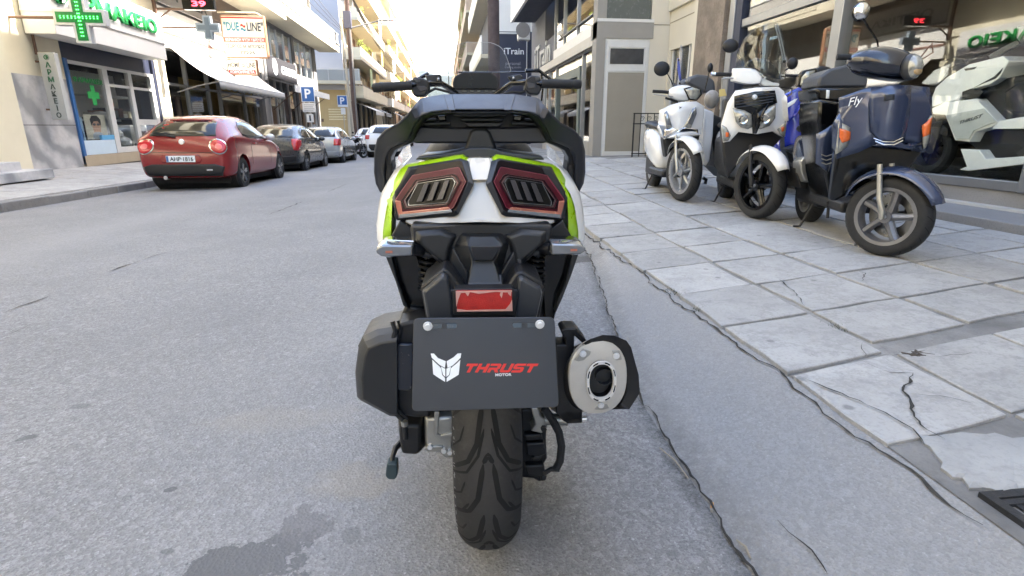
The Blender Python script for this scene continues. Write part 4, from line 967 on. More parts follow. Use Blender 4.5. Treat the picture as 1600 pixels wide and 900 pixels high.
def marble():
    m = bpy.data.materials.new('grey_veined_marble'); m.use_nodes = True; k = NT(m); co = k.coord()
    wv = k.n('ShaderNodeTexWave', bands_direction='DIAGONAL'); wv.inputs['Scale'].default_value = .55; wv.inputs['Distortion'].default_value = 9; wv.inputs['Detail'].default_value = 5; k.l(co, wv.inputs[0])
    c = k.ramp(wv.outputs['Fac'], [(.1, (.27, .28, .29)), (.5, (.42, .43, .44)), (.9, (.53, .53, .53))])
    c = k.mix(k.ramp(k.noise(co, 3, 8, .7), [(.45, 0.0), (.7, .5)]), c, (.22, .23, .25)); k.l(c, k.b.inputs['Base Color']); k.b.inputs['Roughness'].default_value = .35; return m
M_marb = marble()
LX = lambda y, z, x=XF: Vector((x, y, z))
def facing(p): return axes(p, (0, 1, 0), (0, 0, 1))           # lettering read from the street on a left-hand facade

# --- plastered house at the edge of the picture
hs = thing('plastered_house', 'cream plastered house with marble steps at the near end of the left row', 'building', (-8.45, 6, 0))
def part(name, m, th, x0, x1, y0, y1, z0, z1, bevel=0., **k):
    l = th.location; return MB().bx(x0 - l.x, x1 - l.x, y0 - l.y, y1 - l.y, z0 - l.z, z1 - l.z).build(name, m, th, bevel=bevel, **k)
part('wall', M_cream, hs, -14, -8.45, -2, 12.66, 0, 11)
part('door_step', M_marb, hs, -8.45, -7.6, 5, 11.9, .0, .17, .01); part('door_step', M_marb, hs, -8.45, -7.95, 5, 11.6, .17, .32, .01)
for z in (4.2, 7.4): part('balcony_slab', M_concr, hs, -8.45, -7.2, 0, 12.2, z, z + .18)
for z in (4.38, 7.58): part('balcony_parapet', M_cream, hs, -7.26, -7.2, 0, 12.2, z, z + .85)

# --- pharmacy building
ph = thing('pharmacy_building', 'cream building with veined marble pier holding the pharmacy', 'building', (XF, 12.7, 0))
Y0, YA, YP, YQ, YE = 12.67, 15.05, 19.2, 20.0, 30.3
part('marble_pier', M_marb, ph, XF - .5, XF, Y0, YA - .07, .0, 2.02)
for z, y0, y1 in ((.98, Y0, YA - .07),): part('pier_joint', M_crack, ph, XF - .4, XF + .003, y0, y1, z, z + .012)
part('pier_plaster', M_cream, ph, XF - .5, XF, Y0, YA - .07, 2.02, 4.1)
part('threshold', mat('plinth_stone', '#a2957f', .8, var=.08, scale=4), ph, XF - .5, XF + .06, YA - .07, YP, .0, .26, .01)
part('lintel', M_navy, ph, XF - .35, XF - .05, YA, YP, 2.48, 3.1)
part('pilaster', M_cream, ph, XF - .5, XF + .04, YP + .12, YQ, .0, 3.2); part('pilaster_trim', M_navy, ph, XF - .5, XF + .02, YP - .02, YP + .12, .26, 3.1)
part('upper_wall', M_cream, ph, XF - .5, XF, Y0, 20.2, 4.1, 11.5); part('band_wall', M_cream, ph, XF - .5, XF - .05, YA - .07, 20.2, 3.1, 4.1)
part('upper_wall', M_brownw, ph, XF - .5, XF, 20.2, YE, 5.0, 11.5)
for z in (5.9, 8.9):
    part('balcony_slab', M_concr, ph, XF, -7.45, Y0, YE, z, z + .2); part('balcony_parapet', M_cream, ph, -7.5, -7.45, Y0, YE, z + .2, z + 1.05)
for y in (14, 17, 20.6, 24, 27.5):
    for z in (6.3, 9.3):
        f = part('window', M_brown, ph, XF - .1, XF + .03, y, y + 1.3, z, z + 2.1); MB().bx(.12, .145, 1.36 + y - 14 - .0, 2.54 + y - 14, z + .06, z + 2.04).build('pane', mat('dark_glass', '#23282c', .08, var=.2), f).location = (-.11, 0 , 0)
# blue edge, frames and panes of the pharmacy window
part('edge_frame', M_blue, ph, XF - .12, XF + .05, YA - .07, YA + .03, .06, 2.5)
fr = part('window_frame', M_frame, ph, XF - .08, XF, YA + .03, YP - .02, 2.40, 2.48); 
for y0, y1 in ((16.5, 16.72), (17.72, 17.9), (18.95, 19.15)): part('mullion', M_frame, ph, XF - .09, XF + .012, y0, y1, .27, 2.40)
part('bottom_panel', mat('pale_blue_panel', '#b9cbd8', .5, var=.04), ph, XF - .07, XF - .005, YA + .03, 16.5, .27, .62)
part('bottom_band', mat('sky_blue_band', '#5a9bc4', .5, var=.04), ph, XF - .06, XF - .002, YA + .9, 16.5, .62, .74)
part('door_rail', M_frame, ph, XF - .08, XF, 16.72, 18.95, .27, .42); part('door_rail', M_frame, ph, XF - .08, XF, 17.9, 18.95, 1.0, 1.16); part('door_rail', M_frame, ph, XF - .08, XF - .003, 16.72, 18.95, 1.98, 2.05)
for y0, y1 in ((YA + .03, 16.5), (16.72, 17.72), (17.9, 18.95)): part('window_pane', M_pane, ph, XF - .05, XF - .042, y0, y1, .42, 2.40)
room = part('shop_room', M_inter, ph, XF - 3.6, XF - 3.5, Y0, YP, .0, 3.0); part('shop_floor', M_inter, ph, XF - 3.5, XF - .3, Y0, YP, .0, .1); part('shop_ceiling', M_dark, ph, XF - 3.5, XF - .36, Y0, YP, 2.9, 3.0)
part('shop_side', M_dark, ph, XF - 3.5, XF - .5, YP, YP + .1, 0, 3)
text('lettering', 'ΦΑΡΜΑΚΕΙΟ', M_green, ph, facing(Vector((.0 - .036, 15.95 - 12.7, 2.06))), .17, .002, bold=.004, width=1.3, height=.13)
def cross(a, t): return [(-t, -a), (t, -a), (t, -t), (a, -t), (a, t), (t, t), (t, a), (-t, a), (-t, t), (-a, t), (-a, -t), (-t, -t)]
MB().prism([(-.036, 16.0 - 12.7 + u, 1.72 + v) for u, v in cross(.24, .085)], (.004, 0, 0)).build('cross_sticker', M_green, ph)
MB().lathe([(.0002, 0), (.15, 0), (.15, .004), (.0002, .004)], Matrix.Translation((-.038, 16.32 - 12.7 + .35, 1.52)) @ RY, 24).build('round_sticker', mat('orange_sticker', '#e2703a', .5), ph)
text('lettering', 'rodon', M_printw, ph, facing(Vector((-.032, 16.67 - 12.7, 1.52))), .06, .001, width=.17)
# sign board over the pharmacy
sg = thing('pharmacy_sign', 'long white fascia sign with green pharmacy letters over the shop window', 'shop sign', (-8.2, 13.9, 2.9))
part('sign_box', M_lwhite, sg, XF + .02, -8.2, 13.9, 18.85, 2.86, 4.1, .01); part('sign_lip', M_lwhite, sg, XF + .03, -8.17, 13.88, 18.88, 3.30, 3.34)
text('lettering', 'ΦΑΡΜΑΚΕΙΟ', M_green, sg, facing(Vector((.028, 16.15 - 13.9, .80))), .5, .025, bold=.012, width=4.55, height=.40)
# upright sign and illuminated cross hung from the pier
vs = thing('hanging_sign', 'narrow grey upright sign spelling pharmacy downwards in green letters', 'shop sign', (-8.56, 14.0, 1.1))
part('sign_box', mat('grey_sign', '#b4b6b3', .5, var=.04), vs, -8.73, -8.40, 14.0, 14.14, 1.10, 2.50, .01)
for i, ch in enumerate('ΦΑΡΜΑΚΕΙΟ'):
    text('letter', ch, M_dgreen if i < 4 else mat('grey_letters', '#4d5650', .5), vs, axes(Vector((-.005, -.004, 1.30 - i * .150)), (1, 0, 0), (0, 0, 1)), .15, .003, bold=.004, height=.115)
for z in (1.3, 2.3): part('bracket', M_brown, vs, XF, -8.72, 14.05, 14.09, z, z + .04)
MB().tube([(-.22, .06, 1.36), (-.22, .06, 2.2), (-.1, .03, 2.35)], .03, 8).build('bracket_pipe', M_brown, vs)
M_led = mat('lit_green_led', '#38ff5a', .4, emit=1.6, var=0, rvar=0); M_ledg = mat('green_cross_face', '#157d3c', .35, var=.08)
def led_cross(name, label, loc, a, t, faceM, ledM, rimM, armx):
    c = thing(name, label, 'pharmacy cross', loc)
    O = [(u, 0, v) for u, v in cross(a, t)]; 
    MB().prism([(u, -.06, v) for u, _, v in O], (0, .16, 0)).build('cross_body', rimM, c, bevel=.01)
    k = a - .055; s = t - .055 + 0; I = [(u, -.066, v) for u, v in cross(k, s)]
    MB().prism(I, (0, .006, 0)).build('cross_face', faceM, c)
    if ledM:
        b = MB()
        n = 11
        for i in range(n):
            for q in (-.5, .5):
                u = -k * .8 + 1.6 * k * i / (n - 1)
                for (uu, vv) in ((u, q * s * .35), (q * s * .35, u)): b.bx(uu - .010, uu + .010, -.072, -.066, vv - .010, vv + .010)
        b.build('led_dots', ledM, c, kind='stuff')
    MB().tube([(0, .02, 0), (armx, .06, 0)], .03, 8).build('mounting_arm', M_brown, c)
    return c
led_cross('led_cross', 'large lit green LED cross with white rim beside the pharmacy sign', (-7.43, 13.5, 3.12), .50, .155, M_ledg, M_led, M_frame, -1.4)
led_cross('led_cross', 'small unlit grey cross under the red digital display', (-7.33, 20.0, 3.95), .35, .125, mat('dull_cross', '#5d6a76', .4, var=.05), None, mat('dull_rim', '#8a949c', .5), -1.5)
rd = thing('digital_display', 'black digital display box with red glowing figures on a brown arm', 'digital sign', (-7.45, 20.0, 4.6))
part('display_box', M_gloss, rd, -7.98, -7.04, 19.95, 20.12, 4.46, 4.80, .01); text('lettering', '39', mat('red_led', '#ff3a4a', .4, emit=1.4, var=0, rvar=0), rd, axes(Vector((-.04, -.054, .03)), (1, 0, 0), (0, 0, 1)), .3, .002, bold=.01, width=.42, height=.17)
part('arm', M_brown, rd, XF, -7.98, 20.0, 20.06, 4.44, 4.50); MB().tube([(-1.38, .03, -.45), (-.9, .03, -.12)], .025, 6).build('strut', M_brown, rd)
part('arm_post', M_brown, rd, XF, XF + .08, 19.9, 20.0, 4.0, 5.4)
# --- shop with the awning (in the pharmacy building)
part('white_panel', M_lwhite, ph, XF - .3, XF + .03, 20.02, 26.9, 3.40, 4.62); part('stripe', mat('brown_stripe', '#8e6a60', .6), ph, XF + .03, XF + .06, 20.02, 26.9, 3.84, 3.91)
part('panel_cap', M_greyw, ph, XF - .4, XF - .05, 20.02, YE, 4.62, 5.0)
part('grey_panel', mat('grey_sign_board', '#9b9793', .7, var=.05), ph, XF, XF + .08, 20.2, 24.5, 4.72, 5.6)
text('lettering', 'ΟΠΤΙΚΑ', mat('charcoal_print', '#45464a', .6), ph, facing(Vector((.085, 22.4 - 12.7, 5.1))), .4, .003, bold=.01, width=3.2, height=.32)
part('fascia', M_lwhite, ph, XF - .3, XF + .02, 26.9, YE, 3.5, 4.3); part('fascia_top', M_greyw, ph, XF - .4, XF - .04, 26.9, YE, 4.3, 4.62)
room2 = part('shop_back', M_inter, ph, XF - 4.1, XF - 4, YQ, YE, 0, 3.4); part('shop_floor', M_inter, ph, XF - 4, XF - .1, YQ, YE, 0, .1); part('shop_ceiling', M_dark, ph, XF - 4, XF - .3, YQ, YE, 3.3, 3.4)
part('stall_riser', M_greyw, ph, XF - .25, XF - .02, YQ, 23.4, .0, .45)
for y0 in (21.6, 23.4, 24.5, 27.3): part('mullion', M_greyw, ph, XF - .15, XF - .03, y0, y0 + .12, .1, 3.3)
part('transom', M_greyw, ph, XF - .14, XF - .05, YQ, YE, 2.25, 2.34)
for y0, y1 in ((YQ, 21.6), (21.72, 23.4), (24.62, 27.3), (27.42, YE)): part('window_pane', M_pane, ph, XF - .10, XF - .092, y0, y1, .45, 2.25)
part('end_pier', M_greyw, ph, XF - .5, XF + .05, 29.95, YE, 0, 6)
M_goods = [mat('goods_%s' % n, c, .7, var=.3, scale=6) for n, c in (('grey', '#7d7a74'), ('cream', '#b3aa92'), ('dark', '#3a3a3d'), ('rust', '#7a4f3c'))]
for i in range(9):
    y = 20.4 + i * 1.02; hh = rnd.uniform(.5, 1.3); part('shop_fitting', M_goods[i % 4], ph, XF - 2.4 - rnd.random(), XF - 1.2 - rnd.random() * .5, y, y + .75, .1, .1 + hh)
# goods in the pharmacy window
def poster(label, x, y0, y1, z0, z1, kind):
    p = thing('window_poster', label, 'poster', (x, (y0 + y1) / 2, z0)); W, H_ = y1 - y0, z1 - z0
    MB().bx(-.01, .0, -W / 2, W / 2, 0, H_).build('board', mat('poster_cream', '#c9c5b2', .6, var=.05) if kind else mat('poster_blue', '#9db9cf', .6, var=.08), p)
    fl = lambda q: [(.002, u * W / 2, v * H_) for u, v in q]
    if kind:
        MB().prism(fl([(-.30, .28), (.35, .28), (.42, .5), (.38, .72), (.1, .86), (-.25, .8), (-.38, .6)]), (.002, 0, 0)).build('face_print', mat('skin_print', '#c79a80', .6), p)
        MB().prism([(q[0] + .003, q[1], q[2]) for q in fl([(-.45, .55), (-.2, .72), (.2, .74), (.45, .55), (.5, .8), (.2, .96), (-.3, .95), (-.52, .8)])], (.002, 0, 0)).build('hair_print', mat('hair_print', '#2c2624', .6), p)
        for u in (-.18, .2): MB().prism([(.0075, (u + .15 * cos(t)) * W / 2, (.60 + .05 * sin(t)) * H_) for t in [i * pi / 5 for i in range(10)]], (.001, 0, 0)).build('glasses_print', mat('glasses_print', '#4a4a50', .4), p)
        MB().prism(fl([(-.5, .02), (.6, .02), (.5, .22), (.2, .30), (-.2, .30), (-.45, .2)]), (.002, 0, 0)).build('collar_print', mat('pale_shirt', '#aab4bd', .6), p)
    else:
        MB().prism(fl([(-.9, .1), (.5, .1), (.7, .45), (.3, .8), (-.3, .85), (-.9, .6)]), (.002, 0, 0)).build('face_print', mat('dark_blue_print', '#44576e', .6), p)
poster('poster of a dark-haired face with glasses in the pharmacy window', XF - .12, 15.55, 16.45, .64, 1.25, 1)
poster('narrow blue poster behind the blue frame of the pharmacy window', XF - .14, 15.12, 15.5, .45, 1.18, 0)
cb = thing('display_cabinet', 'white cabinet with dark drawers behind the pharmacy door', 'cabinet', (XF - .5, 18.4, .1))
part('carcass', M_lwhite, cb, XF - .8, XF - .3, 17.95, 18.9, .1, 1.0, .01)
for z in (.2, .55): part('drawer_front', M_goods[2] if z < .5 else mat('brown_box', '#5c4a44', .6), cb, XF - .30, XF - .285, 18.05 if z < .5 else 18.45, 18.8, z, z + .28)
bag = thing('plastic_sack', 'crumpled pale sack heaped in the pharmacy doorway window', 'sack', (XF - .4, 17.2, .1))
b = MB()
for i in range(5): b.ball((rnd.uniform(-.1, .1), rnd.uniform(-.3, .3), .2 + i * .22), .3, 10, 7, (1, 1, .6))
b.build('sack_body', mat('pale_sack', '#b9bcbd', .6, var=.2, scale=8), bag)
pc_ = thing('product_shelf', 'shelf of pale boxes above the dark counter in the pharmacy', 'shelf', (XF - .9, 17.9, 1.2))
part('shelf_board', M_goods[2], pc_, XF - 1.0, XF - .5, 16.8, 18.9, 1.16, 1.2); part('shelf_board', M_lwhite, pc_, XF - 1.0, XF - .5, 16.8, 18.9, 1.75, 1.8); part('back', M_lwhite, pc_, XF - 1.1, XF - 1.0, 16.8, 18.9, 1.1, 2.4)
for i in range(8): part('box', M_goods[(i * 3) % 4] if i % 3 else M_lwhite, pc_, XF - .9, XF - .6, 16.9 + i * .24, 17.1 + i * .24, 1.2, 1.32 + (i % 3) * .07)

# awning of the second shop
aw = thing('shop_awning', 'white sloping awning with scalloped valance beside the pharmacy', 'awning', (XF, 20.4, 3.4))
Y1_, Y2_ = 20.45 - 20.4, 28.3 - 20.4; XO = -7.45 - XF; ZT, ZB = .06, -.98
n = 16
MB().loft([[(.06 + XO * t, y, ZT + (ZB - ZT) * t - .10 * sin(pi * t)) for t in [i / 8 for i in range(9)]] for y in [Y1_ + (Y2_ - Y1_) * i / n for i in range(n + 1)]], False).build('canvas', M_canvas, aw, solid=.006, ang=60)
v = []; m_ = 60
for i in range(m_ + 1): v.append([(XO + .064, Y1_ + (Y2_ - Y1_) * i / m_, ZB + .0), (XO + .07, Y1_ + (Y2_ - Y1_) * i / m_, ZB - .12), (XO + .07, Y1_ + (Y2_ - Y1_) * i / m_, ZB - .22 - .05 * abs(sin(i * pi / 4)))])
MB().loft(v, False).build('valance', M_canvg, aw, solid=.004)  # white cloth painted grey for the shade it hangs in
for y in (Y1_ + .12, (Y1_ + Y2_) / 2, Y2_ - .12):
    MB().tube([(.05, y, -1.35), (XO * .5, y, -1.15), (XO + .02, y, ZB - .02)], .022, 8).build('support_arm', M_greyw, aw)
MB().tube([(XO + .05, Y1_, ZB), (XO + .05, Y2_, ZB)], .028, 8).build('front_bar', M_frame, aw)
# projecting sign boxes
M_signw = mat('sign_face_cream', '#e6dcc4', .5, var=.04); M_teal = mat('teal_print', '#2c7f93', .5); M_dkp = mat('dark_print', '#3c4148', .5)
def flag_sign(name, label, x0, x1, y, z0, z1):
    s = thing(name, label, 'shop sign', ((x0 + x1) / 2, y, z0)); W, H_ = x1 - x0, z1 - z0
    MB().bx(-W / 2, W / 2, 0, .22, 0, H_).build('sign_box', mat('sign_rim', '#a2785a', .5, var=.1), s, bevel=.04, seg=3); MB().bx(-W / 2 + .05, W / 2 - .05, -.006, .0, .05, H_ - .05).build('sign_face', M_signw, s); return s, W, H_
DX = lambda u, v, dy=-.008: axes(Vector((u, dy, v)), (1, 0, 0), (0, 0, 1))
s, W, H_ = flag_sign('projecting_sign', 'larger cream projecting sign with teal and dark lettering and two red bands', -8.33, -6.72, 24.0, 3.50, 5.02)
MB().bx(-W / 2 + .05, W / 2 - .05, -.009, -.006, H_ - .12, H_ - .075).build('stripe', M_redp, s); MB().bx(-W / 2 + .05, W / 2 - .05, -.009, -.006, .57, .74).build('stripe', mat('salmon_band', '#c8604c', .5), s)
text('lettering', '"DUE', M_teal, s, DX(-.42, 1.12), .4, .002, bold=.012, width=.56, height=.32); text('lettering', 'LINE"', M_dkp, s, DX(.44, 1.12), .4, .002, bold=.010, width=.60, height=.32)
for dz, m in ((.06, M_redp), (-.07, M_teal)):
    MB().prism([(-.09 + .18 * t, -.008, 1.12 + dz + .03 * sin(t * 6.28)) for t in [i / 8 for i in range(9)]] + [(.09 - .18 * t, -.008, 1.12 + dz - .075 + .03 * sin((1 - t) * 6.28)) for t in [i / 8 for i in range(9)]], (0, -.003, 0)).build('emblem', m, s)
text('lettering', 'ΘΕΡΜΑΝΣΗ ΨΥΞΗ ΥΔΡΕΥΣΗ', M_printw, s, DX(0, .655, -.0105), .12, .001, bold=.002, width=1.4, height=.11); text('lettering', 'ΓΕΩΡΓΙΟΣ Μ. ΜΠΟΥΚΑΣ', M_dkp, s, DX(0, .42), .12, .001, bold=.003, width=1.42, height=.13); text('lettering', '77225', M_dkp, s, DX(.05, .19), .12, .001, bold=.003, width=.55, height=.11)
MB().tube([(-.9, .1, H_ + .1), (.5, .1, H_ + .1), (.72, .1, H_ - .02), (.72, .1, .1)], .03, 8).build('bracket', M_concr, s); MB().tube([(-.7, .1, .4), (-.7, .1, -.6)], .03, 8).build('hanger', M_brown, s)
s, W, H_ = flag_sign('projecting_sign', 'small cream sign with one red band hung under the larger projecting sign', -8.34, -7.18, 24.02, 3.50 - .62, 3.50 - .02)
s.location.z = 3.44 - .62 + .05
text('lettering', 'HOME', M_dkp, s, DX(-.28, .38), .2, .002, bold=.005, width=.44, height=.19); text('lettering', 'LINE', M_dkp, s, DX(.35, .38), .2, .002, bold=.005, width=.32, height=.19)
for dz, m in ((.025, M_dkp), (-.04, M_redp)): MB().prism([(.02 + .11 * t, -.008, .38 + dz + .015 * sin(t * 6.28)) for t in [i / 8 for i in range(9)]] + [(.13 - .11 * t, -.008, .38 + dz - .035 + .015 * sin((1 - t) * 6.28)) for t in [i / 8 for i in range(9)]], (0, -.003, 0)).build('emblem', m, s)
MB().bx(-.5, .5, -.009, -.006, .06, .2).build('stripe', M_redp, s); text('lettering', 'ΚΟΙΝΟΧΡΗΣΤΑ', M_printw, s, DX(0, .13, -.0105), .12, .001, bold=.003, width=.9, height=.1)

# --- grey showroom building
gb_ = thing('showroom_building', 'grey two storey showroom with long cream balcony along the left row', 'building', (XF, 30.3, 0))
G0, G1 = 30.32, 42.6
for y0, y1 in ((G0, G0 + .5), (36.4, 36.9), (41.7, G1)): part('pier', M_greyw, gb_, XF - .5, XF + .04, y0, y1, 0, 6.3)
part('storey_band', M_greyw, gb_, XF - .5, XF, G0 + .5, 36.4, 3.3, 4.05); part('storey_band', M_lwhite, gb_, XF - .5, XF + .05, 36.9, 41.7, 3.3, 4.0); part('head_band', M_greyw, gb_, XF - .5, XF, G0 + .5, 41.7, 5.95, 6.3)
part('back_wall', M_yell, gb_, XF - 4.2, XF - 4.1, G0, G1, 0, 3.3); part('shop_floor', M_inter, gb_, XF - 4.1, XF - .2, G0, G1, 0, .1); part('storey_slab', M_inter, gb_, XF - 4.1, XF - .5, G0, G1, 3.3, 3.5); part('upper_back', M_inter, gb_, XF - 2.6, XF - 2.5, G0, G1, 3.5, 6.3)
part('side_wall', M_greyw, gb_, XF - 6, XF, G1, G1 + .1, 0, 13)
part('upper_wall', M_cream, gb_, XF - .6, XF - .2, G0, G1, 6.3, 13)
for y in (31.1, 32.3, 33.5, 34.9, 36.2, 37.1, 38.4, 39.9, 41.5): 
    part('mullion', M_frame, gb_, XF - .12, XF - .02, y, y + .09, .1, 3.3); part('upper_mullion', M_frame, gb_, XF - .12, XF - .02, y, y + .09, 4.05, 5.95)
for y0, y1 in ((G0 + .5, 36.4), (36.9, 41.7)): part('window_pane', M_pane, gb_, XF - .08, XF - .07, y0, y1, .1, 3.3); part('upper_pane', M_pane, gb_, XF - .08, XF - .07, y0, y1, 4.05, 5.95)
part('dark_partition', M_dark, gb_, XF - 1.6, XF - 1.5, 33.4, 35.6, .1, 3.3); part('dark_partition', M_dark, gb_, XF - 1.6, XF - 1.5, 38.2, 39.6, .1, 3.3)
part('balcony_slab', M_concr, gb_, XF, -7.42, 26.0, 44.3, 6.12, 6.58); part('balcony_trim', M_frame, gb_, XF, -7.38, 26.0, 44.34, 6.585, 6.66); part('balcony_parapet', mat('grey_parapet', '#aaa79f', .8, var=.05), gb_, -7.52, -7.44, 26.0, 44.3, 6.66, 7.28); part('parapet_rail', M_frame, gb_, -7.54, -7.40, 26.0, 44.34, 7.29, 7.35)
cf = thing('fascia_sign', 'black fascia sign with white ring emblem and white lettering on the grey showroom', 'shop sign', (XF + .05, 30.6, 3.4))
part('sign_board', mat('charcoal_sign', '#37363a', .5, var=.06), cf, XF + .05, XF + .16, 30.62, 36.3, 3.38, 4.44, .01)
text('lettering', 'CFMOTO', M_printw, cf, facing(Vector((.118, 4.05, .50))), .5, .006, shear=.15, bold=.03, width=3.1, height=.42)
MB().lathe([(.30, 0), (.42, 0), (.42, .02), (.30, .02)], Matrix.Translation((.115, 1.32, .53)) @ RY, 28, True).build('emblem_ring', M_printw, cf)
text('emblem', 'G', M_printw, cf, facing(Vector((.118, 1.32, .53))), .4, .006, bold=.02, height=.40)
for y in (30.42, 30.56): part('side_strip', M_frame, cf, XF + .05, XF + .12, y, y + .06, 3.2, 4.75)
aw2 = thing('shop_awning', 'half open pale awning over the windows of the grey showroom', 'awning', (XF, 30.4, 3.3))
MB().loft([[(.04, y, -.02), (.7, y, -.16), (1.42, y, -.36)] for y in (.1, 3, 6, 8.4)], False).build('canvas', M_canvg, aw2, solid=.01)
MB().bx(1.40, 1.48, .1, 8.45, -.66, -.34).build('valance', M_canvas, aw2)
for y in (1.0, 4.4, 8.3): MB().tube([(.02, y, -1.5), (.7, y + .2, -.9), (1.42, y, -.45)], .025, 6).build('support_arm', M_brown, aw2)

# --- tan corner building and the apartment blocks behind it
M_win = mat('shaded_window', '#3b3d40', .2, var=.3); M_shut = mat('brown_shutter', '#7c5a44', .7, var=.1); M_rail = M_rail
cols = {}
def block(name, label, x, y0, y1, H_, wallc, rail, ground, deep=1.3, floors=None, side=0, awn=(), sgn=-1, depth=9, gap=.0, wstep=3.2):
    """a block of flats along the street: storeys with slabs, parapets, windows and shutters (sgn -1: left row, +1: right row)"""
    th = thing(name, label, 'apartment building', (x, y0, 0)); s = -sgn                      # s points into the street
    X = lambda a: s * a
    def bx(nm, m, a0, a1, b0, b1, z0, z1): return MB().bx(min(X(a0), X(a1)), max(X(a0), X(a1)), b0, b1, z0, z1).build(nm, m, th)
    L = y1 - y0; wm = mat('render_' + wallc[1:], wallc, .85, var=.06, scale=.8); rm = mat('parapet_' + rail[1:], rail, .8, var=.06, scale=.8)
    bx('wall', wm, -depth, -.25, 0, L, 0, H_)
    bx('ground_front', ground, -.25, -.2, .3, L - .3, .1, 3.1)
    k = 0
    for q in range(int(L / 3.5)): bx('shop_pier', wm, -.25, -.02, q * 3.5 + .0, q * 3.5 + .4, 0, 3.3)
    z = 3.3; fl = 0
    while z < H_ - 2:
        bx('balcony_slab', M_concr, -.25, deep, .2, L - .2, z, z + .18)
        bx('balcony_parapet', rm, deep - .07, deep, .2, L - .2, z + .18, z + .95); bx('balcony_handrail', M_greyw, deep - .05, deep - .02, .2, L - .2, z + 1.0, z + 1.05)
        for e in (.2, L - .27): bx('parapet_end', rm, -.25, deep - .07, e, e + .07, z + .18, z + .95)
        y = 1.0
        while y < L - 1.8:
            wv = rnd.choice((1.1, 1.5, 2.0)); wv = min(wv, L - .6 - y)
            f = bx('window', M_win if rnd.random() < .6 else M_shut, -.25, -.20, y, y + wv, z + .2, z + 2.4)
            bx('window_frame', M_frame, -.25, -.18, y - .06, y, z + .2, z + 2.46); bx('window_frame', M_frame, -.25, -.18, y + wv, y + wv + .06, z + .2, z + 2.46)
            if rnd.random() < .28: bx('sun_blind', rnd.choice((M_canvas, M_yell, mat('terracotta_blind', '#b0775c', .8), mat('green_blind', '#a9b58c', .8))), deep - .12, deep - .09, y - .3, y + wv + .4, z + .9 + rnd.random() * .8, z + 2.9)
            if rnd.random() < .25: bx('air_conditioner', M_frame, -.2, .12, y + wv + .2, y + wv + .95, z + 1.9, z + 2.4)
            if rnd.random() < .3:
                b = MB(); cx, cy = deep - .15, y + .3
                for i in range(24): 
                    a, c = rnd.gauss(0, .16), rnd.gauss(0, .3); p = Vector((X(cx + a), cy + c, z + 1.1 + rnd.random() * .5)); b.add([p, p + Vector((.09, .05, .04)), p + Vector((.0, .1, .10))], [(0, 1, 2)])
                b.build('balcony_plant', M_leaf, th, kind='stuff')
            y += wv + rnd.uniform(.7, 1.6)
        z += 3.0; fl += 1
    bx('roof_slab', M_concr, -depth, deep * .6, 0, L, H_, H_ + .22)
    for i in range(int(L / 6)):
        yy = rnd.uniform(1, L - 1); p = Vector((X(-rnd.uniform(.5, 3)), yy, H_ + .2)); b = MB().tube([p, p + Vector((0, 0, 2.2))], .03, 5)
        for q in range(4): b.tube([p + Vector((0, -.5 + q * .05, 2.1 - q * .2)), p + Vector((0, .5 - q * .05, 2.1 - q * .2))], .015, 4)
        b.build('roof_aerial', M_greyw, th)
    for (a0, a1, ml) in awn:
        MB().loft([[(X(-.2), y, 3.1), (X(1.0), y, 2.7), (X(2.0), y, 2.25)] for y in (a0, (a0 + a1) / 2, a1)], False).build('shop_awning', ml, th, solid=.02)
        MB().bx(min(X(1.98), X(2.02)), max(X(1.98), X(2.02)), a0, a1, 1.95, 2.25).build('awning_valance', ml, th)
    return th
M_leaf = mat('plant_green', '#8a9a3c', .8, var=.4, scale=20)
t = block('corner_building', 'tan corner block with wraparound balcony behind the parking signs', -7.9, 50, 71, 15.5, '#c6bba6', '#d8cfb6', M_dark, 1.2, awn=((1.5, 8, M_canvas), (10, 16, M_canvg)))
# its end wall: tan below, bluish shade painted in above, balcony along it
MB().bx(-5, -.26, -.06, 0.0, 0, 3.9).build('end_render', M_tan, t)
MB().bx(-5, -.26, -.12, 0.0, 3.9, 12).build('end_render', mat('blue_shade_render', '#a9aab0', .85, var=.04, scale=.7), t)
MB().bx(-5, 1.2, -1.2, -.12, 4.30, 4.55).build('end_balcony_slab', M_concr, t)
MB().bx(-5, 1.2, -1.2, -1.15, 4.55, 5.35).build('end_balcony_glass', mat('frosted_parapet', '#9fa19d', .5, var=.04), t); MB().bx(-5, 1.2, -1.22, -1.13, 5.38, 5.44).build('end_handrail', M_frame, t)
for i in range(6): MB().bx(-4.9 + i * 1.2, -4.86 + i * 1.2, -1.24, -1.12, 4.55, 5.40).build('rail_post', M_frame, t)
nb = MB()
for i in range(5): nb.bx(-1.75, -.35, -.09, -.063, 1.5 + i * .2, 1.6 + i * .2)
nb.build('wall_notice', mat('notice_lines', '#d9c9a0', .7), t, kind='stuff'); MB().bx(-2.6, -2.2, -.08, -.062, 1.35, 1.6).build('wall_vent', M_brown, t)
t = block('apartment_block', 'cream apartment block with yellow parapets second along the left row', -7.6, 72, 95, 17, '#d3cdc0', '#d8d2c4', M_dark, 1.3, awn=((3, 12, M_canvg),))
block('apartment_block', 'pinkish apartment block with plants on balconies farther along the left row', -7.5, 96, 121, 15.5, '#ccb8a9', '#d6cabd', M_dark, 1.3)
block('apartment_block', 'pale grey apartment block at the far end of the left row', -7.4, 122, 160, 15, '#cfc9bd', '#d9d2c4', M_dark, 1.3)
block('apartment_block', 'faint distant apartment block closing the left row', -7.2, 161, 230, 14, '#cbbfae', '#d6ccba', M_dark, 1.3)

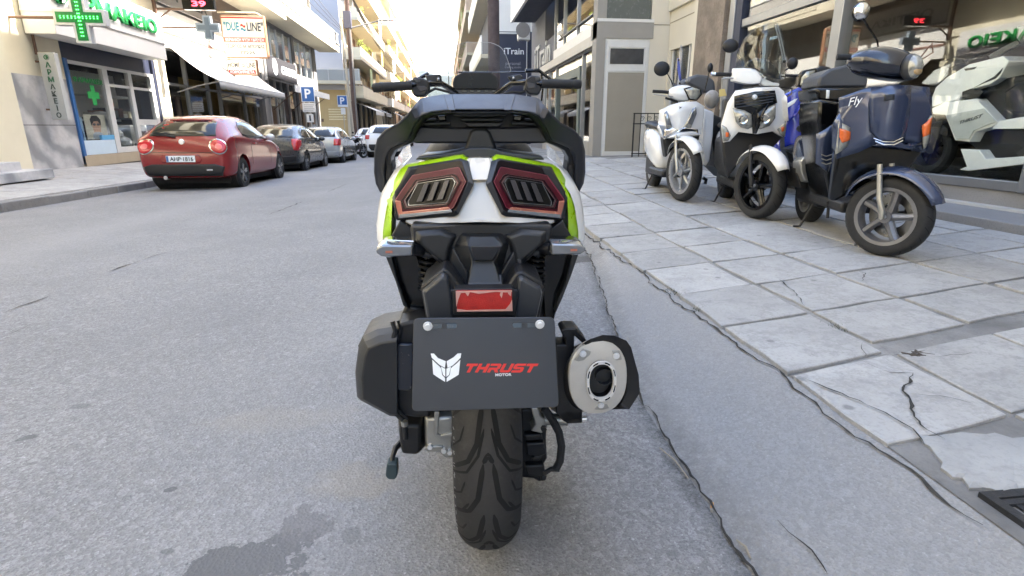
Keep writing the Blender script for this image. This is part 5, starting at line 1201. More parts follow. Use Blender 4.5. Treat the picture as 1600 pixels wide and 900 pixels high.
# --- poles, wires and parking signs along the left kerb
M_wood = mat('pole_wood', '#5d4a42', .85, var=.25, scale=8, bump=.4, bscale=40); M_conc = mat('pole_grey', '#b5ac9c', .7, var=.1, scale=4)
p0, p1 = onx(566, 215, -5.9), onx(534, 0, -5.9)
def pole(name, label, base, top, r0, r1, m, cat='pole'):
    o = thing(name, label, cat, base); d = Vector(top) - Vector(base); MB().tube([(0, 0, 0), d * .5, d * 1.08], [r0, (r0 + r1) / 2, r1], 14).build('shaft', m, o); return o, d
po, d1 = pole('utility_pole', 'brown wooden utility pole beside the pale lamp post', (-6.55, 43.5, -.6), (-6.5, 43.5, 10.2), .20, .15, M_wood)
MB().bx(-.25, .25, -.25, .25, 8.2, 9.3).build('transformer_box', mat('junction_grey', '#4c4a58', .6, var=.1), po, bevel=.02)
MB().tube([(.14, -.12, .2), (.13, -.12, 8.8)], .06, 8).build('cable_pipe', M_greyw, po)
MB().tube([(0, 0, 8.2), (2.2, .8, 8.9), (4.2, 1.5, 9.1)], .045, 8).build('bracket_arm', M_greyw, po)
lo, d2 = pole('lamp_post', 'pale slanting lamp post by the kerb in front of the wooden pole', (-6.55, 42.2, -.6), (-6.6, 41.1, 7.2), .12, .07, M_conc, 'lamp post')
def pole_wire(label, a, c, sag=.5, r=.012):
    a, c = Vector(a), Vector(c); o = MB().tube([(c - a) * t - Vector((0, 0, sag * 4 * t * (1 - t))) for t in [i / 14 for i in range(15)]], r, 5).build('overhead_cable', mat('cable_brown', '#4b443e', .8), None); o.location = a
    tag(o, label, 'cable', 'overhead cables along the left row'); return o
for i in range(7):
    pole_wire(('topmost', 'second', 'third', 'fourth', 'fifth', 'sixth', 'lowest')[i] + ' of the cables sagging from the wooden pole past the flats', (-6.5 + i * .13, 43.4, 10.4 - i * .32), (-6.3 + i * .15, 96, 9.6 - i * .3), .9, .02)
for i in range(3): pole_wire(('highest', 'middle', 'lowest')[i] + ' cable from the pale lamp post up to the showroom', (-6.6, 41.15, 7.25 - i * .1), (-8.1 + i * .2, 31.0, 10 - i * .9), .15, .014)
def parking_sign(label, base, face, back, hgt):
    o = thing('parking_sign', label, 'road sign', base); hx = .31
    MB().tube([(0, .03, 0), (0, .03, hgt + .2)], .03, 10).build('post', M_conc, o)
    MB().bx(-hx, hx, -.02, .0, hgt - .36, hgt + .34).build('plate', M_printw, o, bevel=.004, seg=1); MB().bx(-hx + .03, hx - .03, -.024, -.02, hgt - .33, hgt + .31).build('blue_face', mat('sign_blue', '#1f5a9a', .45, var=.04), o)
    text('lettering', 'P', M_printw, o, axes(Vector((0, -.026, hgt + .02)), (1, 0, 0), (0, 0, 1)), .5, .002, bold=.012, height=.42)
    return o
pb = onx(481, 147, -6.4); s1 = parking_sign('blue parking sign with a pale text plate below it, the nearer one', (pb.x, pb.y, road_z(-6.2, pb.y) + .1), 0, 0, pb.z - road_z(-6.2, pb.y) - .1)
h = pb.z - road_z(-6.2, pb.y) - .1; MB().bx(-.30, .30, -.02, .0, h - .82, h - .40).build('text_plate', M_lwhite, s1)
for i in range(4): MB().bx(-.24, .24 - .05 * (i % 2), -.023, -.02, h - .50 - i * .09, h - .475 - i * .09).build('text_line', M_greyw, s1)
MB().bx(-.16, .16, -.02, .0, h - 1.28, h - .90).build('text_plate', M_lwhite, s1); MB().bx(-.04, .04, -.023, -.02, h - 1.22, h - .96).build('text_mark', M_dkp, s1)
pb = onx(535, 158, -6.45); s2 = parking_sign('blue parking sign standing before the tan corner wall, the farther one', (pb.x, pb.y, road_z(-6.2, pb.y) + .1), 0, 0, pb.z - road_z(-6.2, pb.y) - .1); h = pb.z - road_z(-6.2, pb.y) - .1
MB().bx(-.28, .28, -.026, -.024, h - .33, h - .22).build('text_line', M_printw, s2); MB().bx(-.14, .14, -.02, 0, h - .8, h - .42).build('text_plate', M_lwhite, s2)
# ================================================================ right-hand side of the street
M_stone = mat('cream_stone_wall', '#c6bfae', .8, var=.05, scale=1.2, bump=.15, bscale=40)
M_taupe = mat('taupe_door', '#8a8478', .6, var=.06, scale=3)
M_greyp = mat('grey_pier', '#8b8882', .7, var=.06, scale=3)
M_slateb = mat('slate_wall', '#5f6168', .75, var=.06, scale=2)
M_navyb = mat('navy_panel', '#2c3142', .55, var=.06, scale=2)
M_brmarb = concrete('brown_marble', (.22, .18, .14), .5, 40, 0, .6, 1.25, .05, (.12, .09, .07), .5)
M_anod = mat('grey_anodised', '#8f9193', .35, .6, var=.06, scale=4)
M_front = glass('front_glass', (.96, .98, .98), 1.0)
M_sill = concrete('grey_sill', (.23, .225, .22), .2, 80, 0, .92, 1.06, .1, (.18, .18, .18))
# --- scooter shop
ss = thing('scooter_shop', 'glass fronted scooter shop with aluminium posts on the right', 'shop', (4.8, 0, 0))
S0, S1 = -6, 9.62; HT = 16.3
part('sill_wall', M_sill, ss, 4.8, 5.0, S0, S1, .14, .42, .006); part('step', M_sill, ss, 4.16, 4.795, S0, 9.3, .10, .262, .008); part('step_nosing', mat('white_marble_nosing', '#b7b6b2', .4, var=.05), ss, 4.70, 4.798, S0, 9.3, .263, .285)
posts = [9.45, 6.78, 4.05, 1.3, -1.5, -4.2]
for y in posts: part('post', M_anod, ss, 4.74, 4.90, y - .085, y + .085, .42, 3.3, .008)
part('transom', M_anod, ss, 4.78, 4.88, S0, 9.45, 2.48, 2.60, .006); part('sill_rail', M_anod, ss, 4.78, 4.88, S0, 9.45, .42, .50, .004); part('head_rail', M_anod, ss, 4.78, 4.88, S0, 9.45, 3.22, 3.3)
for a, c in zip(posts[1:], posts): part('window_pane', M_front, ss, 4.825, 4.833, a + .085, c - .085, .50, 2.48); part('upper_pane', M_front, ss, 4.825, 4.833, a + .085, c - .085, 2.60, 3.22)
part('upper_wall', M_stone, ss, 4.8, 13, S0 - 64, 12.4, 3.3, HT); part('near_wall', M_stone, ss, 4.8, 13, -70, S0, 0, 3.3)
M_shopfl = mat('shop_floor_grey', '#4a4a4a', .3, var=.1)
part('shop_floor', M_shopfl, ss, 5.0, 12.5, S0, S1, .05, .40); part('back_wall', M_inter, ss, 12.4, 12.5, S0, S1, .4, 3.3); part('side_wall', M_inter, ss, 4.95, 12.4, S1 - .1, S1, .4, 3.3); part('ceiling', M_dark, ss, 4.9, 12.4, S0, S1 - .1, 3.24, 3.298)
part('door_pier', M_brmarb, ss, 4.70, 5.2, 9.64, 10.7, .1, 3.3); part('pier_trim', M_stone, ss, 4.72, 5.2, 10.7, 10.88, .1, 3.3)
part('blue_edge', M_navyb, ss, 4.76, 4.92, 9.16, 9.36, .42, 3.3)
# cream bay with its windows and the wall facing us
part('bay_wall', M_stone, ss, 4.86, 5.3, 10.88, 12.4, .1, 1.15); part('bay_wall', M_stone, ss, 4.86, 5.3, 10.88, 12.4, 2.52, 3.3); part('bay_pier', M_stone, ss, 4.86, 5.3, 12.28, 12.4, 1.15, 2.52)
part('bay_sill', M_stone, ss, 4.80, 5.3, 10.88, 12.4, 1.12, 1.17); part('bay_band', mat('joint_shadow', '#8f8878', .8), ss, 4.853, 4.86, 10.88, 12.4, 3.06, 3.08)
for y in (10.9, 11.35, 11.8, 12.2): part('bay_mullion', M_frame, ss, 4.90, 4.96, y, y + .06, 1.17, 2.52)
part('bay_pane', glass('bay_glass', (.6, .62, .62)), ss, 4.925, 4.933, 10.88, 12.28, 1.17, 2.52); part('bay_room', M_inter, ss, 6.0, 6.1, 10.7, 12.4, .4, 3.3)
# stickers on the glass
st_ = part('notice_sheet', mat('pale_notice', '#b8ccc2', .6, var=.04), ss, 4.818, 4.823, 3.70 + .62, 3.70 + .86, 2.0, 2.47)
st_.location = (0, 0, 0)
text('lettering', 'ΚΑΛΩΣ\nΗΡΘΑΤΕ', M_dkp, ss, axes(Vector((.016, 4.44, 2.38)), (0, -1, 0), (0, 0, 1)), .05, .0005, width=.16)
# --- grey building with the dark sign
gr2 = thing('grey_building', 'grey shop building with glazed front and taupe side door on the right', 'building', (3.3, 12.4, 0))
part('pier', M_greyp, gr2, 3.262, 3.46, 12.4, 12.75, .2, 3.7)
part('wall_end', M_stone, gr2, 4.44, 5.4, 12.41, 13, .2, HT); part('wall_joint', mat('joint_shadow', '#8f8878', .8), gr2, 4.44, 5.2, 12.404, 12.41, 3.03, 3.05)
part('lintel', M_greyp, gr2, 3.262, 4.5, 12.395, 12.9, 2.76, 3.08); part('upper_frame', M_frame, gr2, 3.262, 4.5, 12.39, 12.43, 3.08, 3.14); part('upper_panel', mat('shaded_glass', '#565b58', .25, var=.1), gr2, 3.40, 4.42, 12.42, 12.9, 3.14, 6.2); part('upper_wall', M_greyp, gr2, 3.262, 4.5, 12.4, 12.9, 6.2, HT)
dr = part('door', M_frame, gr2, 3.46, 4.44, 12.42, 12.5, .30, 2.76)
db = MB()
l = gr2.location
def dpart(n, m, x0, x1, y0, z0, z1): return MB().bx(x0 - l.x, x1 - l.x, y0 - l.y, 12.42 - l.y, z0, z1).build(n, m, dr)
dpart('door_panel', M_taupe, 3.54, 4.36, 12.412, .42, 2.08); dpart('transom_pane', M_win, 3.58, 4.32, 12.41, 2.25, 2.56); dpart('door_rail', M_frame, 3.50, 4.40, 12.405, 2.10, 2.22); dpart('door_rail', M_frame, 3.50, 4.40, 12.405, 2.58, 2.70)
for x0 in (3.50, 4.36): dpart('door_stile', M_frame, x0, x0 + .045, 12.400, .34, 2.72)
part('door_step', M_sill, gr2, 3.2, 5.0, 11.9, 12.39, .1, .30, .01)
X2 = 3.3
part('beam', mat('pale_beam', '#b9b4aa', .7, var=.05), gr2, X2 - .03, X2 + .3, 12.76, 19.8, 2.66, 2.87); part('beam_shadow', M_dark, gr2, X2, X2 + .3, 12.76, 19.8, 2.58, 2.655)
part('grey_wall', M_slateb, gr2, X2, X2 + .4, 19.0, 21.9, .2, 6.0); part('grey_wall', M_slateb, gr2, X2, X2 + .4, 17.4, 19.0, 2.88, 3.55)
part('sill', M_greyp, gr2, X2 - .04, X2 + .3, 12.76, 19.0, .2, .62)
for y in (12.76, 13.7, 16.95, 18.1, 18.95): part('mullion', M_anod, gr2, X2 - .01, X2 + .09, y, y + .08, .62, 2.58); 
for y in (12.76, 14.4, 16.0, 17.3): part('upper_mullion', M_anod, gr2, X2 - .01, X2 + .09, y, y + .07, 3.1, 6.0)
part('upper_sill', M_frame, gr2, X2 - .02, X2 + .1, 12.76, 17.4, 2.875, 3.1)
part('window_pane', M_front, gr2, X2 + .03, X2 + .038, 12.84, 18.95, .62, 2.58); part('upper_pane', M_front, gr2, X2 + .03, X2 + .038, 12.83, 17.4, 3.1, 6.0)
part('door_frame', mat('grey_green_frame', '#5b6460', .5, var=.06), gr2, X2 - .03, X2 + .1, 13.9, 14.1, .3, 2.36); part('door_frame', mat('grey_green_frame', '#5b6460', .5), gr2, X2 - .03, X2 + .1, 16.75, 16.95, .3, 2.36); part('door_head', mat('grey_green_frame', '#5b6460', .5), gr2, X2 - .028, X2 + .1, 14.1, 16.75, 2.14, 2.34)
part('back_wall', M_inter, gr2, 7.0, 7.1, 12.9, 21.9, .2, 6.0); part('storey_slab', M_inter, gr2, X2 + .3, 7, 12.9, 21.8, 2.7, 2.87); part('shop_floor', M_shopfl, gr2, X2 + .3, 7, 12.9, 21.8, .1, .3); part('end_wall', M_slateb, gr2, X2 + .4, 7, 21.8, 21.9, .2, 6)
part('upper_wall', M_greyp, gr2, X2, 12, 12.9, 21.9, 6.0, HT)
part('balcony_slab', M_navyb, gr2, 2.46, X2, 13.6, 21.2, 4.50, 4.62); part('balcony_parapet', M_lwhite, gr2, 2.44, 2.52, 13.6, 21.2, 4.48, 5.5); part('balcony_end', M_lwhite, gr2, 2.52, X2, 21.14, 21.2, 4.62, 5.5)
part('side_wall', M_inter, gr2, 4.5, 7, 12.9, 13.0, .2, 6)
text('lettering', 'iTrain', mat('pale_steel_letters', '#a9acaf', .4, .3), gr2, axes(Vector((-.02, 7.0, 3.25)), (0, -1, 0), (0, 0, 1)), .8, .02, bold=.008, width=3.0, height=.72)
part('camera_arm', M_greyp, gr2, X2 - .02, X2 + .06, 12.9, 16.8, 3.30, 3.33)
cm = thing('security_camera', 'white bullet security camera on an arm above the glazed front', 'security camera', (X2 - .05, 16.3, 3.45)); MB().tube([(0, .15, 0), (-.02, -.15, -.03)], .06, 10).build('camera_body', M_lwhite, cm); MB().tube([(0, .1, 0), (.06, .1, -.12)], .02, 6).build('camera_bracket', M_greyw, cm)
# balcony, sign panel and air conditioners beyond
gr3 = thing('balcony_building', 'building with white balcony soffit and dark navy side panel on the right', 'building', (3.3, 24.3, 0))
part('wall', M_slateb, gr3, 2.82, 12, 30.05, 45, .0, HT); part('recess_wall', M_navyb, gr3, 4.75, 12, 21.95, 30.05, .0, HT)
part('end_wall', M_lwhite, gr3, 2.80, 4.75, 30.0, 30.05, 5.55, HT); part('end_wall_foot', M_navyb, gr3, 2.80, 4.75, 30.02, 30.05, .0, 5.55)
for z in (4.4, 7.6, 10.6, 13.6): part('balcony_slab', M_concr, gr3, 2.0, 2.82, 31, 45, z, z + .2); part('balcony_parapet', M_lwhite, gr3, 2.0, 2.07, 31, 45, z + .2, z + 1.1)
nv = thing('wall_sign', 'tall navy sign panel with small white lettering behind the windscreen', 'shop sign', (3.5, 30, 3.4))
part('sign_panel', M_navyb, nv, 2.80, 4.24, 29.9, 30.0, .9, 5.42); part('panel_edge', M_frame, nv, 2.80, 4.24, 29.88, 30.02, 5.42, 5.5); part('panel_edge', M_frame, nv, 4.24, 4.28, 29.88, 30.0, .9, 5.5)
text('lettering', 'iTrain', M_printw, nv, axes(Vector((.1, -.108, 1.22)), (1, 0, 0), (0, 0, 1)), .4, .003, bold=.004, width=1.02, height=.30)
for i, s_ in enumerate(('personal', 'training studio')): text('lettering', s_, mat('grey_print', '#8f949c', .5), nv, axes(Vector((.05, -.108, .62 - i * .17)), (1, 0, 0), (0, 0, 1)), .12, .001, width=.75 + .1 * i)
def ac(label, x, y, z, w_, h_):
    a = thing('air_conditioner', label, 'air conditioner', (x, y, z)); MB().bx(-w_ / 2, w_ / 2, 0, .32, 0, h_).build('case', M_frame, a, bevel=.02)
    MB().lathe([(.0002, 0), (h_ * .4, 0), (h_ * .4, .01), (.0002, .01)], Matrix.Translation((-.05, -.001, h_ / 2)) @ Matrix.Rotation(radians(90), 4, 'X'), 20).build('fan_grille', M_greyw, a)
    for s_ in (-1, 1): MB().tube([(s_ * w_ * .4, .4, -.02), (s_ * w_ * .4, .0, -.02)], .02, 6).build('wall_bracket', M_greyw, a)
q = ony(819, 62, 24); ac('white air conditioner on a bracket below the white balcony', q.x, 24, q.z, .5, .72)
q = ony(850, 16, 20); ac('white air conditioner tucked above the slate wall lettering', q.x, 19.5, q.z, .62, .6)
# railing by the door
rl = thing('iron_railing', 'black wrought iron railing with scrolls in front of the cream wall', 'railing', (4.0, 11.9, .28)); M_iron2 = mat('black_iron', '#1a1a1b', .5, .3, var=.2)
for z in (.10, .72, .93): MB().bx(0, .78, -.012, .012, z, z + .022).build('rail', M_iron2, rl)
for i in range(6): MB().tube([(.02 + i * .148, 0, 0), (.02 + i * .148, 0, .95)], .010 if i % 5 else .016, 6).build('bar', M_iron2, rl)
for i in range(4): 
    c = Vector((.20 + i * .148, 0, .835)); MB().tube([c + Vector((.055 * (1 - t * .7) * cos(t * 9), 0, .055 * (1 - t * .7) * sin(t * 9))) for t in [j / 16 for j in range(17)]], .005, 5).build('scroll', M_iron2, rl)
# the street goes on behind us: flats on both sides there too
block('apartment_block', 'cream flats behind the camera on the left of the street', -8.6, -36, -2.5, 13, '#d3c7ad', '#d9d0b8', M_dark, 1.2)
block('apartment_block', 'pinkish flats farther behind the camera on the left', -8.6, -75, -37, 14, '#c9b09c', '#d6c5b2', M_dark, 1.2)
# far right: flats
block('apartment_block', 'brown and beige balconied flats behind the dark pole on the right', 3.4, 46, 75, 16.6, '#a48e7c', '#b9a592', M_dark, 1.5, sgn=1)
block('apartment_block', 'lower pinkish flats at the far end of the right row', 3.2, 76, 150, 14, '#c0a592', '#c9b19c', M_dark, 1.2, sgn=1)
block('apartment_block', 'last pale flats closing the right row', 3.2, 151, 260, 13, '#b9ada0', '#c8bcae', M_dark, 1.2, sgn=1)
po2, _ = pole('utility_pole', 'dark wooden utility pole at the right kerb behind the windscreen', (1.04, 12, .05), (1.02, 12, 9), .12, .11, mat('dark_pole_wood', '#463e42', .85, var=.25, scale=8, bump=.4, bscale=40))
po3, _ = pole('lamp_post', 'thin far lamp post with curved arm against the sky', (.55, 60, 0), (.55, 60, 6.0), .07, .05, M_greyw, 'lamp post')
# ================================================================ cars
M_carglass = mat('car_glass', '#171c20', .08, var=.25, scale=3, coat=.0, rvar=.02)
M_under = mat('car_underside', '#151517', .8)
M_lampred = mat('tail_lamp_red', '#b3222a', .15, var=.2, scale=12, coat=.6)
M_lampw = mat('lamp_clear', '#c9c9cc', .12, .3, var=.15, scale=14, coat=.6)
M_rim = mat('alloy_rim', '#8d8f92', .3, .8, var=.1)
def car(name, label, loc, rz, paint, P, plate='', round_lamps=False, black_bumper=None, wiper=True, doors=(), group='cars parked along the kerb', roof_rail=False, rim=M_rim):
    """P: length, width, stations (y, z low, z belt, z roof, half width low, belt, roof), wheel centres, wheel radius"""
    th = thing(name, label, 'car', loc, rz, group); hw = P['w'] / 2; rings = []
    for y, zl, zb, zr, wl, wb, wr in P['st']:
        wl, wb, wr = wl * hw, wb * hw, wr * hw
        half = [(0, zl), (wl * .6, zl), (wl * .93, zl + .01), (wl * .99, zl + (zb - zl) * .18), (max(wl, wb) * 1.0, zl + (zb - zl) * .5), (max(wl, wb) * .99, zl + (zb - zl) * .72), (wb, zb - .02), (wb - (wb - wr) * .12, zb + (zr - zb) * .1), (wb - (wb - wr) * .62, zb + (zr - zb) * .6), (wr, zr - min(.05, (zr - zb) * .2)), (wr * .75, zr), (0, zr + .012)]
        rings.append([(x, y, z) for x, z in half] + [(-x, y, z) for x, z in half[-2:0:-1]])
    body = MB().loft(rings).build('body', paint, th, sub=2, ang=180)
    cut = MB()
    for y in P['wh']: cut.lathe([(.0005, -hw - .3), (P['r'] * 1.14, -hw - .3), (P['r'] * 1.14, hw + .3), (.0005, hw + .3)], Matrix.Translation((0, y, P['r'] + .02)) @ RY, 28)
    c = cut.build('cutter', M_under, th); col.objects.unlink(c); sc.collection.objects.link(c)
    q = body.modifiers.new('arch', 'BOOLEAN'); q.operation = 'DIFFERENCE'; q.object = c; q.solver = 'EXACT'
    bv0 = None
    body.modifiers['arch'].show_viewport = False; bv = bvh_of(body); body.modifiers['arch'].show_viewport = True
    me = bpy.data.meshes.new_from_object(grown(body)); body.modifiers.clear(); body.data = me; bpy.data.objects.remove(c); me.shade_smooth(); me.set_sharp_from_angle(angle=radians(50))
    for y in P['wh']:
        MB().lathe([(P['r'] * 1.13, -hw + .08), (P['r'] * 1.13, hw - .08)], Matrix.Translation((0, y, P['r'] + .02)) @ RY, 28).build('arch_liner', M_under, th, ang=60)
        for s_ in (-1, 1):
            wh = node('wheel', th, (s_ * (hw - .13), y, P['r'])); r = P['r']; S = s_
            MB().lathe([(r * .62, -.10), (r * .9, -.105), (r, -.07), (r, .07), (r * .9, .105), (r * .62, .10)], RY, 32, True).build('tyre', M_tyre, wh, ang=50)
            b = MB(); b.lathe([(r * .64, .09 * S), (r * .64, -.06 * S), (r * .56, -.02 * S), (r * .6, .09 * S)], RY, 32, True)
            for k in range(5):
                a = 2 * pi * k / 5 + .3
                for da in (-.12, .12): b.tube([(S * .075, cos(a) * r * .12, sin(a) * r * .12), (S * .085, cos(a + da) * r * .62, sin(a + da) * r * .62)], [.030, .022], 6)
            b.lathe([(.0005, S * .09), (r * .2, S * .085), (r * .2, 0), (.0005, 0)], RY, 14); b.build('rim', rim, wh)
            MB().lathe([(.0005, -.01), (r * .6, -.01), (r * .6, 0), (.0005, 0)], Matrix.Translation((S * .03, 0, 0)) @ RY, 20).build('wheel_back', M_under, wh)
    dr = lambda nm, m, pts, d, off=.003, solid=.003, cuts=4: drape(nm, m, th, pts, d, bv, off, solid, cuts)
    for q in P['rw']: dr('rear_window', M_carglass, [(x * hw, 0, z) for x, z in q], (0, 1, 0))
    dr('windscreen', M_carglass, [(x * hw, 0, z) for x, z in P['fw']], (0, -1, 0))
    for s_ in (1, -1):
        for q in P['sw']: dr('side_window', M_carglass, [(0, y, z) for y, z in q], (-s_, 0, 0))
        for y, z0, z1 in P['seam']: dr('door_seam', M_under, [(0, y, z0), (0, y + .012, z0), (0, y + .012, z1), (0, y, z1)], (-s_, 0, 0), .001, .001)
        for y, z in P['handle']: dr('door_handle', paint, [(0, y, z), (0, y + .16, z), (0, y + .16, z + .03), (0, y, z + .03)], (-s_, 0, 0), .012, .012, 2)
        y, z = P['mirror']; MB().ball((s_ * (hw + .07), y, z), .1, 12, 8, (1.05, .6, .75)).build('wing_mirror', P.get('mm', paint), th); MB().tube([(s_ * (hw - .12), y, z - .05), (s_ * (hw + .03), y, z - .04)], .025, 6).build('mirror_arm', M_black, th)
        for q, m in P['lamp']:
            if round_lamps:
                cx, cz, r = q; n_ = Vector((s_ * -.55, .83, 0)).normalized(); ex = Vector((n_.y, -n_.x, 0)); c0 = Vector((s_ * cx * hw, 0, cz)) - n_ * 0
                circ = lambda rr: [c0 + ex * (rr * cos(t)) + Vector((0, 0, rr * sin(t))) for t in [2 * pi * i / 24 for i in range(24)]]
                dr('lamp_ring', M_chrome, circ(r * 1.16), n_, .004, .004); dr('tail_lamp', m, circ(r), n_, .012, .006)
                dr('lamp_centre', mat('lamp_pink', '#d96a6a', .15, coat=.6), circ(r * .45), n_, .019, .003)
            else: dr('tail_lamp', m, [(s_ * x * hw, 0, z) for x, z in q], (0, 1, 0), .008, .008); 
        for q, m in P.get('slamp', ()): dr('tail_lamp', m, [(0, y, z) for y, z in q], (-s_, 0, 0), .008, .008)
        dr('headlight', M_lampw, [(s_ * x * hw, 0, z) for x, z in P['hl']], (0, -1, 0), .006, .006)
        if P.get('rub'): y0, y1, z = P['rub']; dr('side_strip', M_black, [(0, y0, z), (0, y1, z), (0, y1, z + .05), (0, y0, z + .05)], (-s_, 0, 0), .008, .008, 6)
    for q, m, nm in P['rear']: dr(nm, m, [(x * hw, 0, z) for x, z in q], (0, 1, 0), .006, .008, 5)
    hit = bv.ray_cast(Vector((P['px'], -5, P['pzz'])), Vector((0, 1, 0)))[0]; yb = hit.y
    pl_ = MB().bx(P['px'] - .26, P['px'] + .26, yb - .022, yb - .004, P['pzz'] - .058, P['pzz'] + .058).build('number_plate', M_printw, th, bevel=.003, seg=1)
    MB().bx(P['px'] - .255, P['px'] - .215, yb - .024, yb - .021, P['pzz'] - .052, P['pzz'] + .052).build('plate_band', M_blue, pl_)
    if plate: text('lettering', plate, M_gloss, pl_, axes(Vector((P['px'] + .02, yb - .0235, P['pzz'])), (1, 0, 0), (0, 0, 1)), .1, .001, bold=.002, width=.42, height=.075)
    h2 = bv.ray_cast(Vector((0, -5, P['bz'])), Vector((0, 1, 0)))[0]
    MB().lathe([(.0005, .02), (.045, .018), (.055, .0), (.0005, 0)], Matrix.Translation(h2) @ Matrix.Rotation(radians(90), 4, 'X'), 16).build('badge', M_zinc, th)
    if wiper:
        a_, c_ = [bv.ray_cast(Vector((x, -5, z)), Vector((0, 1, 0)))[0] + Vector((0, -.025, .0)) for x, z in P['wip']]
        MB().tube([a_, (a_ + c_) / 2 + Vector((0, -.01, .02)), c_], [.022, .018, .01], 6).build('rear_wiper', M_black, th)
    MB().bx(-hw * .8, hw * .8, .35, P['l'] - .4, .14, .30).build('underbody', M_under, th)
    if P.get('pipe'): x, z = P['pipe']; MB().tube([(x, -.02, z), (x, .3, z)], .04, 12).build('exhaust_tip', M_chrome, th)
    return th
M_redpaint = mat('alfa_red', '#7d161b', .25, var=.05, coat=.4, rvar=.05)
M_redpaint.name = 'deep_red_paint'
HATCH3 = dict(l=4.06, w=1.72, r=.315, wh=(.74, 3.25), px=-.03, pzz=.62, bz=.93, wip=((-.12, 1.02), (-.48, 1.05)), mm=M_lampw,
    st=[(.0, .34, .62, .66, .72, .74, .70), (.03, .30, .78, .84, .84, .88, .74), (.09, .26, .96, 1.00, .93, .95, .72), (.22, .24, 1.02, 1.13, .97, .98, .68), (.45, .23, 1.03, 1.31, .99, 1.0, .66), (.72, .23, 1.02, 1.405, 1.0, 1.0, .67), (1.2, .22, .99, 1.45, 1.0, 1.0, .70), (1.7, .22, .96, 1.45, .99, .99, .71), (2.2, .22, .94, 1.36, .99, .99, .70), (2.65, .22, .93, 1.13, .99, .98, .74), (3.0, .22, .90, .96, .99, .96, .78), (3.4, .24, .82, .88, .97, .92, .7), (3.8, .28, .72, .77, .86, .8, .6), (4.02, .34, .60, .63, .62, .6, .4), (4.06, .42, .55, .57, .4, .4, .3)],
    rw=[[(-.70, 1.035), (.70, 1.035), (.60, 1.30), (.50, 1.335), (-.50, 1.335), (-.60, 1.30)]], fw=[(-.75, 1.0), (.75, 1.0), (.62, 1.36), (-.62, 1.36)],
    sw=[[(.92, 1.05), (1.2, 1.00), (2.42, .98), (2.30, 1.09), (1.95, 1.30), (1.5, 1.37), (1.15, 1.33), (.98, 1.22)]], seam=[(1.28, .35, 1.0), (2.55, .35, .96)], handle=[(1.42, .88)], mirror=(2.36, 1.02),
    lamp=[((.80, .845, .125), M_lampred)], hl=[(.62, .62), (.8, .64), (.78, .78), (.62, .76)],
    rear=[([(-.78, .30), (.78, .30), (.86, .47), (.66, .52), (-.66, .52), (-.86, .47)], M_black, 'lower_bumper'), ([(-.42, .545), (.36, .545), (.40, .60), (.34, .70), (-.40, .70), (-.46, .60)], M_redpaint, 'plate_recess'),
          ([(-.90, .735), (.90, .735), (.90, .742), (-.90, .742)], M_under, 'hatch_seam'), ([(-.64, 1.345), (.64, 1.345), (.6, 1.375), (-.6, 1.375)], M_redpaint, 'roof_spoiler'), ([(.48, .40), (.60, .40), (.60, .425), (.48, .425)], M_lampw, 'bumper_reflector')], pipe=(-.35, .27))
zc = lambda x, y: road_z(x, y)
RX_ = -4.10
car('hatchback_car', 'deep red hatchback with round tail lamps parked nearest on the left', (RX_ - .86, 11.35, zc(RX_ - .8, 12.6)), radians(-.5), M_redpaint, HATCH3, 'AHP·1816', True)
bpy.data.objects['hatchback_car'].rotation_euler.x = -.018
M_grayp = mat('dark_grey_paint', '#2b3034', .28, var=.05, coat=.4, rvar=.05)
HATCH5 = dict(l=4.15, w=1.70, r=.305, wh=(.78, 3.32), px=0, pzz=.70, bz=.98, wip=((0, 1.05), (-.4, 1.06)),
    st=[(.0, .36, .62, .66, .78, .78, .70), (.03, .30, .80, .86, .88, .88, .74), (.10, .26, .98, 1.02, .95, .94, .74), (.28, .24, 1.0, 1.10, .98, .97, .72), (.62, .23, .99, 1.30, 1.0, .99, .70), (.95, .23, .98, 1.39, 1.0, .99, .71), (1.4, .22, .96, 1.42, 1.0, .99, .73), (1.9, .22, .94, 1.41, 1.0, .99, .73), (2.4, .22, .93, 1.30, 1.0, .98, .72), (2.8, .22, .92, 1.07, .99, .97, .75), (3.1, .22, .89, .95, .98, .95, .78), (3.5, .24, .82, .87, .96, .90, .7), (3.9, .28, .72, .76, .85, .8, .6), (4.1, .34, .58, .62, .62, .6, .4), (4.15, .42, .54, .56, .4, .4, .3)],
    rw=[[(-.74, 1.02), (.74, 1.02), (.64, 1.27), (.56, 1.31), (-.56, 1.31), (-.64, 1.27)]], fw=[(-.75, .98), (.75, .98), (.62, 1.33), (-.62, 1.33)],
    sw=[[(.58, 1.05), (.95, .99), (1.45, .985), (1.45, 1.345), (1.1, 1.33), (.8, 1.22)], [(1.53, .98), (2.60, .96), (2.50, 1.03), (2.1, 1.28), (1.8, 1.34), (1.53, 1.35)]], seam=[(1.48, .34, .97), (2.55, .34, .95), (.98, .75, .98)], handle=[(1.1, .86), (1.68, .86)], mirror=(2.5, .98),
    lamp=[([(.80, .66), (.96, .66), (.95, .98), (.72, .98), (.74, .82)], M_lampred)], slamp=[([(.06, .70), (.30, .78), (.34, .94), (.14, .96)], M_lampred)], hl=[(.62, .62), (.8, .64), (.78, .78), (.62, .76)], rub=(.5, 3.0, .56),
    rear=[([(-.84, .33), (.84, .33), (.86, .50), (-.86, .50)], M_black, 'lower_bumper')])
HATCH5['w'] = 1.70
o = car('hatchback_car', 'dark grey five door hatchback parked between the red and silver cars', (-4.22 - .85, 17.15, zc(-5.2, 18.6)), radians(-1.2), M_grayp, HATCH5, 'NZT 4320', False); o.rotation_euler.x = -.018
M_silver = mat('silver_paint', '#9ea3a8', .25, .35, var=.04, coat=.8, rvar=.05)
